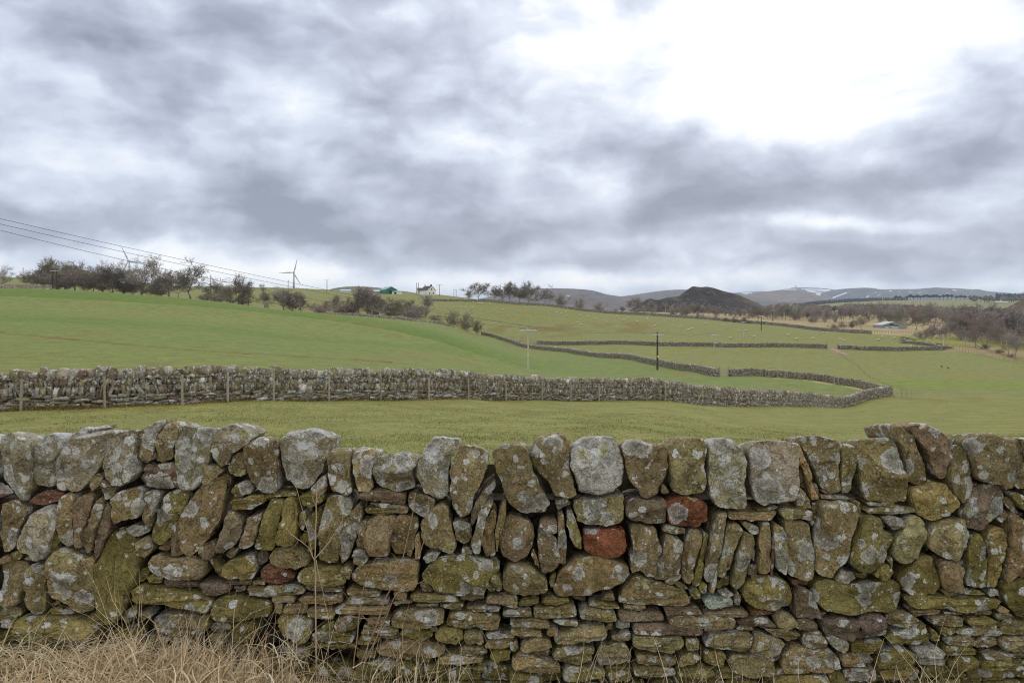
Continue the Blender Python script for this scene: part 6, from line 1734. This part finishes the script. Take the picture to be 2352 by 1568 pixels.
conifers('dark forest strip on the skyline behind the farm', lambda r: (r.uniform(845, 1030), r.uniform(1290, 1400)), 260, (7, 11), 74)
conifers('hedgerow trees scattered over the far fields at the right', lambda r: (r.uniform(2225, 2420), 2350 + r.uniform(-120, 120)), 60, (10, 20), 76, (.10, .085, .07), 'hedgerow_trees', True)
conifers('far bare woods in the valley bottom', lambda r: (r.uniform(1860, 2420), r.uniform(950, 1150)), 260, (7, 12), 77, (.11, .085, .075), 'valley_wood', True)
# row of pines along the top of the far slope: each tree a thing
pr = np.random.default_rng(9); tops = []
Rm = None
for k, px in enumerate([2058, 2067, 2083, 2091, 2099, 2107, 2114, 2122, 2129, 2136, 2143, 2150, 2158, 2167, 2176, 2186, 2197, 2207, 2216, 2228]):
    Y = 2600 + pr.uniform(-20, 20); h = pr.uniform(15, 21)
    loc = onground(px, Y, -.5)
    if Rm is None:
        root = empty('row_pine', loc); m = MB(); m.tube([[0, 0, 0], [.3, 0, 5.5], [0, 0, 8]], [.35, .28, .15], 6, (.10, .07, .055)); Tm = m.build('trunk', M_WOODTINT, root)
        nn = 500; d = pr.normal(0, 1, (nn, 3)); d /= np.linalg.norm(d, axis=1)[:, None]; bl = pr.integers(0, 5, nn); cx = np.array([[0, 0, 8], [1.8, .5, 7], [-1.7, -.4, 7.2], [.5, -1.6, 6.6], [-.5, 1.6, 6.5]])[bl]
        P = cx + d * pr.uniform(.8, 1.9, (nn, 1)) * [1.1, 1.1, .7]; a = pr.normal(0, .5, (nn, 3)); b = pr.normal(0, .5, (nn, 3))
        V = np.stack([P - a, P + b, P + a, P - b], 1).reshape(-1, 3)
        Cm = mk('crown', V, [np.arange(nn * 4).reshape(nn, 4)], M_WOODTINT, root, False, cols={'tint': np.tile([.04, .05, .038], (nn * 4, 1))}); Rm = root
    else:
        root = empty('row_pine', loc, pr.uniform(0, 6))
        for s_ in (Tm, Cm):
            o = s_.copy(); COL.objects.link(o); o.parent = root
    root.scale = (h / 10 * pr.uniform(.8, 1.2),) * 2 + (h / 10,)
    tag(root, 'distant dark pine in the row along the top of the far green slope', 'pine tree', 'pines in a row on the far slope', 'thing')
# mast on the snowy summit
a = W(1828, 660.5, 9150)
o = empty('summit_mast', a); tag(o, 'tiny mast and dome on the snowy summit', 'mast', None, 'thing')
MB().tube([[0, 0, -8], [0, 0, 30]], [5, 3], 8, (.3, .32, .36)).build('mast_tower', M_POLE, o); MB().tube([[0, 0, 14], [0, 0, 18], [0, 0, 24], [0, 0, 27]], [6, 11, 11, 5], 10, (.55, .57, .6)).build('radar_dome', M_POLE, o, True)
# ---------------------------------------------------------------- dead grass and weeds on the verge
def blades(rng, n, place_fn, hr, wr, cols, lean, nseg=5, droop=.6):
    B = np.array([place_fn(rng) for _ in range(n)])
    h = rng.uniform(*hr, n) * (B[:, 3] if B.shape[1] > 3 else 1); az = rng.uniform(0, 6.283, n); w = rng.uniform(*wr, n)
    le = np.abs(rng.normal(lean, .35, n)); dr = rng.uniform(.2, 1.0, n) * droop * 2
    d = np.stack([np.cos(az), np.sin(az)], -1); sd = np.stack([-d[:, 1], d[:, 0]], -1)
    tw = rng.uniform(-1, 1, (n, 1)); sd = sd * np.cos(tw) + d * np.sin(tw)
    V = np.zeros((n, nseg + 1, 2, 3)); P = B[:, :3].copy(); a = le * .6
    for k in range(nseg + 1):
        ww = (w * (1 - (k / nseg) ** 1.5 * .85))[:, None]
        V[:, k, 0] = P; V[:, k, 1] = P
        V[:, k, 0, :2] -= sd * ww; V[:, k, 1, :2] += sd * ww
        st = h / nseg
        P = P + np.column_stack([d * (np.sin(a) * st)[:, None], np.cos(a) * st]); a = a + (le * .25 + dr / nseg)
        wig = rng.normal(0, .03, (n, 2)); P[:, :2] += wig * st[:, None] * 4
    c = np.asarray(cols)[rng.integers(0, len(cols), n)] * rng.uniform(.7, 1.25, (n, 1))
    idx = np.arange(n * (nseg + 1) * 2).reshape(n, nseg + 1, 2)
    Q = np.stack([idx[:, :-1, 0], idx[:, :-1, 1], idx[:, 1:, 1], idx[:, 1:, 0]], -1).reshape(-1, 4)
    return V.reshape(-1, 3), Q, np.repeat(c, (nseg + 1) * 2, 0)
m_, t_, b_ = newmat('dry_grass')
t_.l.new(t_.attr('tint').outputs['Color'], b_.inputs['Base Color']); b_.inputs['Roughness'].default_value = .8
tl_ = t_.N('ShaderNodeBsdfTranslucent'); t_.l.new(t_.attr('tint').outputs['Color'], tl_.inputs[0]); mx_ = t_.N('ShaderNodeMixShader'); mx_.inputs[0].default_value = .42
t_.l.new(b_.outputs[0], mx_.inputs[1]); t_.l.new(tl_.outputs[0], mx_.inputs[2]); t_.l.new(mx_.outputs[0], t_.n['Material Output'].inputs[0])
M_BLADE = m_
STRAW = [(.80, .66, .45), (.72, .57, .36), (.86, .75, .56), (.60, .46, .28), (.76, .64, .44), (.42, .30, .17), (.82, .72, .54)]
GREENB = [(.10, .16, .03), (.13, .19, .04), (.08, .13, .025)]
def vx(px): return (px - CX) / F * 3.5
def clump(cx, w, dens=1.0):      # place blades round a clump seen at bearing cx
    def f(r):
        X = vx(cx) + r.normal(0, w / F * 3.5); Y = r.uniform(3.22, 3.66)
        return (X, Y, float(zbase(X)) - .02, 1.0)
    return f
rng = np.random.default_rng(3); parts = []
def add(*a, **k): parts.append(blades(rng, *a, **k))
# matted straw bank, lower left
CL = [(60, 70, 500, (.06, .16)), (200, 80, 900, (.10, .26)), (330, 60, 1100, (.22, .44)), (430, 60, 1200, (.22, .46)), (530, 50, 900, (.2, .42)), (620, 60, 900, (.16, .36)), (720, 60, 800, (.12, .30)),
      (830, 60, 420, (.08, .22)), (1000, 90, 420, (.08, .26)), (910, 50, 300, (.1, .3)), (1180, 80, 260, (.06, .2)), (1540, 70, 200, (.06, .2)), (1980, 90, 200, (.05, .16)), (1330, 90, 260, (.08, .24)), (1440, 60, 420, (.12, .30)), (1640, 60, 520, (.14, .32)), (1720, 50, 260, (.1, .24)), (2140, 60, 420, (.12, .34)), (2250, 60, 220, (.1, .22)), (1900, 120, 160, (.05, .16)), (-80, 120, 500, (.08, .2)), (2450, 120, 300, (.08, .22))]
for cx, w, n, hr in CL:
    hr = (hr[0] * .7, hr[1] * (.62 if cx < 260 else .85))
    add(int(n * .9), clump(cx, w), hr, (.0018, .005), STRAW, .55, droop=.8)
    add(int(n * .7), clump(cx, w * 1.25), (hr[0] * .9, hr[1] * .95), (.0018, .0045), STRAW, 1.15, droop=.5)
# long thin stalks standing above the rest
for cx, w, n, hr in ((480, 120, 60, (.45, .7)), (360, 40, 16, (.6, .85)), (860, 60, 40, (.4, .6)), (1440, 60, 26, (.35, .5)), (1650, 60, 26, (.35, .5)), (2150, 40, 22, (.35, .55)), (1080, 160, 50, (.3, .5)), (960, 40, 30, (.3, .55)), (690, 50, 30, (.4, .6)), (1900, 80, 14, (.25, .45)), (570, 60, 30, (.45, .65))):
    add(n, clump(cx, w), hr, (.0012, .0024), STRAW, .18, droop=.35)
# flattened, combed straw at the far left
add(1500, lambda r: (vx(r.uniform(-60, 330)), r.uniform(3.1, 3.6), .205 + r.uniform(-.01, .04), 1.0), (.14, .32), (.0018, .004), STRAW, 1.45, droop=.25)
add(1000, lambda r: (vx(r.normal(420, 190)), r.uniform(3.1, 3.62), float(zbase(vx(420))) + abs(r.normal(.06, .09)), 1.0), (.14, .36), (.0018, .004), STRAW, 1.35, droop=.4)
V = np.concatenate([p[0] for p in parts]); o0 = np.cumsum([0] + [len(p[0]) for p in parts])
o = mk('dry_grass', V, [np.concatenate([p[1] + k for p, k in zip(parts, o0)])], M_BLADE, None, True, cols={'tint': np.concatenate([p[2] for p in parts])})
tag(o, 'dead straw coloured grass along the foot of the foreground wall', 'dry grass', None, 'stuff')
parts = []
for cx, w, n in ((30, 60, 1500), (230, 50, 900), (120, 60, 900), (400, 60, 260), (860, 60, 160), (1180, 60, 160), (1450, 50, 220), (1650, 40, 120), (2100, 120, 140)):
    add(n, clump(cx, w), (.05, .15), (.0016, .0035), GREENB, .4, droop=.5)
V = np.concatenate([p[0] for p in parts]); o0 = np.cumsum([0] + [len(p[0]) for p in parts])
o = mk('green_grass', V, [np.concatenate([p[1] + k for p, k in zip(parts, o0)])], M_BLADE, None, True, cols={'tint': np.concatenate([p[2] for p in parts])})
tag(o, 'short green grass between the straw at the foot of the foreground wall', 'grass', None, 'stuff')

# sward of the near field: short blades catching the light
n_ = 110000
r_ = np.random.default_rng(8); Yf_ = 11.5 * (36 / 11.5) ** r_.random(n_); pxf_ = r_.uniform(-120, 2480, n_)
k_ = (fbm(np.column_stack([(pxf_ - CX) / F * Yf_ * .9, Yf_ * .6, Yf_ * 0]), 3, 6) + r_.normal(0, .22, n_) > -.02) & ((Yf_ < Y_W2(np.clip(pxf_, -900, 2042)) - .4) | (pxf_ > 2044)); Yf_, pxf_ = Yf_[k_], pxf_[k_]; Xf_ = (pxf_ - CX) / F * Yf_
pt_ = np.column_stack([Xf_, Yf_, gz(Xf_, Yf_) - .01, np.ones(len(Xf_))]); it_ = iter(pt_)
parts = []
add(len(pt_), lambda r: next(it_), (.03, .085), (.004, .010), [(.175, .185, .048), (.20, .19, .058), (.14, .17, .038), (.21, .185, .07), (.13, .13, .04), (.15, .18, .04)], .6, nseg=2, droop=.8)
V, Q, Cc = parts[0]
o = mk('field_sward', V, [Q], M_BLADE, None, True, cols={'tint': Cc}); tag(o, 'short grazed olive grass of the field just beyond the foreground wall', 'grass', None, 'stuff')
# rough tufts along the foot of the long grey wall
q_ = r_.uniform(-120, 2040, 9000); Yw_ = Y_W2(q_) - np.abs(r_.normal(.28, .28, 9000)) - .18; Xw_ = (q_ - CX) / F * Yw_
it2_ = iter(np.column_stack([Xw_, Yw_, gz(Xw_, Yw_) - .02, .5 + .8 * (fbm(np.column_stack([Xw_ * .8, Yw_ * 0, Yw_ * 0]), 2, 4) + .5)])); parts = []
add(9000, lambda r: next(it2_), (.08, .26), (.006, .014), [(.26, .21, .08), (.20, .17, .055), (.15, .14, .04), (.36, .28, .14), (.12, .085, .035)], .5, nseg=3, droop=.8)
V, Q, Cc = parts[0]
o = mk('rough_grass', V, [Q], M_BLADE, None, True, cols={'tint': Cc}); tag(o, 'rough brown grass tufts along the foot of the long grey wall', 'grass', None, 'stuff')

# two dead weed stalks against the wall
def z1(x, y, Y=3.52):
    px = (860 + x / ZS) / 1.46939; py = (1380 + y / ZS) / 1.46939
    return W(px, py, Y)
def weed(label, strokes_, col, seed):
    r = np.random.default_rng(seed); root = None
    for i, (w0, w1, pts) in enumerate(strokes_):
        P = np.array([z1(x, y, 3.52 - .03 * r.uniform(-1, 1) * (i > 0)) for x, y in pts])
        if i > 0:      # start each side stem on the stem it leaves
            P[0] = start if False else P[0]
        k = np.linspace(0, 1, len(P)); q = np.linspace(0, 1, 14); P = np.column_stack([np.interp(q, k, P[:, a]) for a in range(3)]) + r.normal(0, .0012, (14, 3))
        if root is None:
            org = P[0].copy(); root = empty('dead_weed', org); tag(root, label, 'weed', 'dead weed stalks', 'thing')
        MB().tube(P - org, np.linspace(w0, w1, 14) * .68, 6, np.array(col) * r.uniform(.85, 1.15)).build('stem' if i == 0 else 'side_stem', M_BLADE, root, True)
weed('tall pale dead stalk branching in a V in front of the wall', [
 (.0055, .0028, [(352, 1500), (350, 1250), (347, 1000), (346, 830), (350, 640), (356, 480), (362, 425)]),
 (.004, .0018, [(346, 870), (310, 790), (250, 745), (205, 710), (190, 690)]), (.003, .0013, [(330, 830), (305, 700), (280, 610), (245, 470), (225, 415)]),
 (.004, .0015, [(347, 850), (400, 790), (450, 720), (500, 645), (505, 630)]), (.0025, .001, [(350, 730), (390, 690), (430, 660)]), (.0025, .001, [(352, 560), (330, 500), (320, 470)]), (.0025, .001, [(354, 520), (385, 470), (410, 460)]),
 (.003, .0016, [(350, 860), (380, 1000), (400, 1100), (420, 1190), (430, 1290)]), (.002, .001, [(250, 745), (240, 770), (200, 800)]), (.002, .001, [(300, 700), (270, 690), (240, 640)])], (.56, .45, .33), 1)
weed('reddish leaning dead stalks crossing in front of the wall', [
 (.0058, .0025, [(585, 1520), (640, 1370), (700, 1230), (745, 1090), (800, 990), (835, 900), (870, 760), (905, 600), (922, 480)]),
 (.005, .002, [(600, 1510), (680, 1340), (760, 1170), (800, 1060), (870, 1020), (960, 985), (975, 965)]), (.004, .0018, [(560, 1500), (585, 1300), (600, 1150), (625, 1000), (690, 850), (715, 850)]),
 (.003, .0012, [(820, 930), (860, 900), (915, 860), (950, 780)]), (.003, .0012, [(745, 1100), (690, 1070), (630, 1030)]), (.0028, .001, [(800, 1050), (850, 1080), (865, 1100), (800, 1110)]),
 (.003, .0012, [(700, 1230), (660, 1200), (520, 1180), (460, 1270)]), (.0028, .001, [(930, 860), (965, 760), (985, 640), (998, 495)]), (.0025, .001, [(690, 1250), (560, 1120), (520, 1060), (480, 1010)]), (.0022, .001, [(835, 900), (810, 850), (780, 820)])], (.44, .30, .21), 2)
# ---------------------------------------------------------------- the air
hm = bpy.data.materials.new('air'); hm.use_nodes = True; ht = hm.node_tree; ht.nodes.clear()
ho = ht.nodes.new('ShaderNodeOutputMaterial'); hv = ht.nodes.new('ShaderNodeVolumePrincipled')
hv.inputs['Color'].default_value = (.68, .80, 1.0, 1); hv.inputs['Density'].default_value = 5.6e-5; hv.inputs['Anisotropy'].default_value = 0.0
ht.links.new(hv.outputs[0], ho.inputs['Volume'])
hz = MB().box(-14000, 14000, -60, 13600, -200, 380).build('haze', hm); tag(hz, kind='stuff')
# ---------------------------------------------------------------- camera, sky, sun
cam = bpy.data.cameras.new('camera'); co = bpy.data.objects.new('camera', cam); COL.objects.link(co)
co.location = (0, 0, EYE); co.rotation_euler = (math.radians(90), 0, 0)
cam.sensor_width = 36; cam.lens = 36 * F / 2352; cam.shift_y = -(783.2 - HY) / 2352
cam.clip_start = .05; cam.clip_end = 40000
SC.camera = co

SUN_EL, SUN_AZ = math.radians(38), math.radians(14)      # bright part of the cloud, ahead and right
def build_sky():
    w = bpy.data.worlds.new('World'); SC.world = w; w.use_nodes = True
    t = NT(w.node_tree); t.n.clear()
    out = t.N('ShaderNodeOutputWorld'); bg = t.N('ShaderNodeBackground')
    tc = t.N('ShaderNodeTexCoord').outputs['Generated']
    sep = t.N('ShaderNodeSeparateXYZ'); t.l.new(tc, sep.inputs[0])
    x, y, z = sep.outputs
    zc = t.math('MAXIMUM', z, 0.0)
    az = t.math('ARCTAN2', x, y); el = t.math('ARCSINE', z)
    # cloud-deck coordinates: flatten towards the horizon like a real layer
    inv = t.math('DIVIDE', 1.0, t.math('ADD', zc, .13))
    cp = t.N('ShaderNodeCombineXYZ'); t.l.new(t.math('MULTIPLY', x, inv), cp.inputs[0]); t.l.new(t.math('MULTIPLY', y, inv), cp.inputs[1])
    deck = cp.outputs[0]
    wr = t.vm('SCALE', t.vm('SUBTRACT', t.noise(deck, 1.1, 4, .6, color=True), (.5, .5, .5)), sc=.9)
    deck2 = t.vm('ADD', deck, wr)
    nd1 = t.noise(deck2, 1.05, 7, .58)
    ae = t.N('ShaderNodeCombineXYZ'); t.l.new(az, ae.inputs[0]); t.l.new(el, ae.inputs[1])
    wr2 = t.vm('SCALE', t.vm('SUBTRACT', t.noise(ae.outputs[0], 5.5, 5, .6, color=True), (.5, .5, .5)), sc=.09)
    wr2 = t.vm('MULTIPLY', wr2, (1.0, .55, 0))
    aew = t.vm('ADD', ae.outputs[0], wr2)
    puff = t.vm('MULTIPLY', aew, (1.0, 1.9, 1.0)); n1 = t.noise(puff, 4.2, 6, .47); n2 = t.noise(t.vm('ADD', puff, (4.2, 9.1, 0)), 8.5, 6, .47)
    v = t.math('ADD', BASE_V, t.rng(nd1, .3, .7, -.035, .035)); v = t.math('ADD', v, t.math('MULTIPLY_ADD', t.ss(n1, .43, .57), .16, -.08)); v = t.math('ADD', v, t.math('MULTIPLY_ADD', t.ss(n2, .44, .58), .13, -.065))
    for px, py, sx, sy, a in BLOBS:
        a = a * (.68 if a < 0 else 1.0)
        A = math.atan((px - CX) / F); E = math.atan((HY - py) / F * math.cos(A))
        q = t.vm('MULTIPLY', t.vm('SUBTRACT', aew, (A, E, 0)), (F / sx, F / sy, 0))
        g = t.math('POWER', 2.71828, t.math('MULTIPLY', t.vm('DOT_PRODUCT', q, q), -.5))
        v = t.math('MULTIPLY_ADD', g, a, v)
    up = t.vm('ADD', puff, (.012, .075, 0)); rel = t.math('SUBTRACT', n1, t.noise(up, 4.2, 6, .47))
    rel2 = t.math('SUBTRACT', n2, t.noise(t.vm('ADD', up, (4.2, 9.1, 0)), 8.5, 6, .47))
    v = t.math('MULTIPLY_ADD', rel, -.85, v); v = t.math('MULTIPLY_ADD', rel2, -.75, v)
    v = t.math('ADD', v, t.math('MULTIPLY', t.ss(el, .5, 1.2), OVERHEAD))  # unseen sky overhead brightened for more light from above
    v = t.math('ADD', v, t.math('MULTIPLY', t.ss(y, .35, -.6), BEHIND))  # brightness added to the sky behind the camera to light the wall's front
    v = t.math('ADD', v, t.rng(t.noise(t.vm('ADD', puff, (1.2, 3.3, 0)), 26, 5, .55), .3, .7, -.025, .025))
    r = t.N('ShaderNodeValToRGB'); cr = r.color_ramp
    def lin(c): return tuple(((k / 255 + .055) / 1.055) ** 2.4 if k > 10 else k / 255 / 12.92 for k in c)
    stops = [(.0, (136, 143, 161)), (.2, (158, 165, 183)), (.4, (183, 190, 208)), (.6, (209, 217, 232)), (.8, (236, 240, 248)), (1.0, (255, 255, 255))]
    cr.elements[0].position = 0; cr.elements[1].position = 1
    for k in range(len(stops) - 2): cr.elements.new(stops[k + 1][0])
    for e, (p, c) in zip(cr.elements, stops): e.color = (*lin(c), 1)
    vn = t.rng(v, .40, 1.10, 0, 1)
    t.l.new(vn, r.inputs[0])
    over = t.math('MULTIPLY_ADD', t.math('MAXIMUM', t.math('SUBTRACT', vn, 1.0), 0), 1.2, 1.0)
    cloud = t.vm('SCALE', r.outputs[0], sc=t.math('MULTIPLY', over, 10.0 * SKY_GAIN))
    sky = t.N('ShaderNodeTexSky', sky_type='NISHITA'); sky.sun_disc = False
    sky.sun_elevation = SUN_EL; sky.sun_rotation = SUN_AZ
    sky.air_density = 1.2; sky.dust_density = 2.0; sky.ozone_density = 1.0
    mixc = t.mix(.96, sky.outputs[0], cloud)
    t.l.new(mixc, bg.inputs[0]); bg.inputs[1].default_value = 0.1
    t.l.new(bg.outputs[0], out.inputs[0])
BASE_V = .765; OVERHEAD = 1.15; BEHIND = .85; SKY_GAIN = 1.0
BLOBS = [  # bearing, height in view, widths, brighter / darker
 (1830, 110, 280, 135, .30), (1700, 290, 130, 70, .23), (1480, 70, 230, 110, .12), (2080, 130, 200, 80, .12), (1050, 60, 200, 120, .07), (2352, 50, 160, 90, .10),
 (1400, 390, 60, 50, .17), (260, 290, 190, 55, .08), (60, 110, 80, 60, .08), (640, 220, 130, 60, -.07), (450, 560, 110, 26, .14), (640, 630, 330, 28, .20), (1120, 640, 180, 22, .24),
 (1350, 650, 120, 20, .2), (1650, 640, 200, 14, .1), (2150, 655, 260, 14, .22), (1930, 505, 110, 14, .16), (130, 590, 200, 36, .10), (1580, 560, 200, 20, .07), (2050, 440, 140, 30, .06),
 (270, 100, 170, 70, -.14), (480, 40, 200, 60, -.10), (700, 130, 220, 80, -.13), (60, 250, 90, 100, -.06), (260, 350, 230, 60, -.13), (80, 420, 160, 60, -.06), (640, 450, 130, 50, -.18),
 (800, 520, 300, 60, -.15), (1080, 560, 240, 45, -.13), (400, 500, 200, 40, -.1), (1250, 440, 180, 50, -.09), (1480, 325, 140, 36, -.2), (1620, 400, 220, 60, -.15), (1850, 400, 260, 55, -.12),
 (2250, 320, 130, 110, -.22), (2100, 390, 200, 50, -.13), (1330, 510, 260, 40, -.10), (1700, 480, 200, 40, -.06), (1500, 590, 300, 30, -.07), (2000, 590, 380, 40, -.07), (2200, 540, 200, 40, -.06), (900, 600, 500, 30, -.02),
 (560, 440, 110, 42, -.10), (860, 545, 170, 26, -.10), (1010, 592, 120, 18, -.10), (1180, 545, 150, 32, -.10), (1390, 592, 90, 14, -.10), (1240, 604, 120, 12, -.07), (150, 430, 120, 32, -.08), (330, 520, 120, 22, -.07),
 (1480, 500, 150, 20, -.09), (1620, 445, 120, 26, -.08), (1560, 350, 150, 20, -.09), (1730, 542, 120, 15, -.08), (1880, 562, 150, 16, -.08), (2100, 572, 160, 15, -.08), (2250, 592, 120, 13, -.07), (2100, 488, 55, 14, -.09),
 (1950, 425, 130, 20, -.10), (2290, 360, 80, 36, -.09), (2200, 402, 140, 20, -.08), (900, 380, 90, 22, -.06), (1080, 420, 110, 22, -.07), (420, 130, 120, 36, -.08), (900, 172, 170, 40, -.08), (630, 62, 140, 46, -.07),
 (560, 508, 28, 11, .16), (1080, 308, 140, 38, .07), (840, 428, 70, 12, .08), (1240, 398, 60, 13, .09), (1420, 455, 60, 18, .12), (1900, 508, 80, 9, .13), (1740, 580, 100, 9, .08), (2080, 512, 110, 9, .13), (1980, 545, 90, 8, .08), (1510, 545, 100, 9, .09), (1760, 500, 110, 9, .07), (470, 395, 120, 13, .06), (1120, 590, 70, 10, .06),
]
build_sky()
sun = bpy.data.lights.new('sun', 'SUN'); so = bpy.data.objects.new('sun', sun); COL.objects.link(so)
sun.energy = 1.3; sun.angle = math.radians(35); sun.color = (1.0, .96, .9)
d = Vector((math.sin(SUN_AZ) * math.cos(SUN_EL), math.cos(SUN_AZ) * math.cos(SUN_EL), math.sin(SUN_EL)))
so.rotation_euler = (-d).to_track_quat('-Z', 'Y').to_euler(); so.location = (0, 0, 60)
SC.view_settings.view_transform = 'Standard'; SC.view_settings.look = 'None'; SC.view_settings.gamma = 1.0
SC.view_settings.use_curve_mapping = False; SC.view_settings.exposure = 0.22
SC.render.engine = 'CYCLES'
SC.cycles.use_denoising = True; SC.cycles.denoising_prefilter = 'NONE'; SC.cycles.filter_width = 1.1
SC.cycles.max_bounces = 6; SC.cycles.diffuse_bounces = 3; SC.cycles.volume_bounces = 1
SC.cycles.sample_clamp_indirect = 4
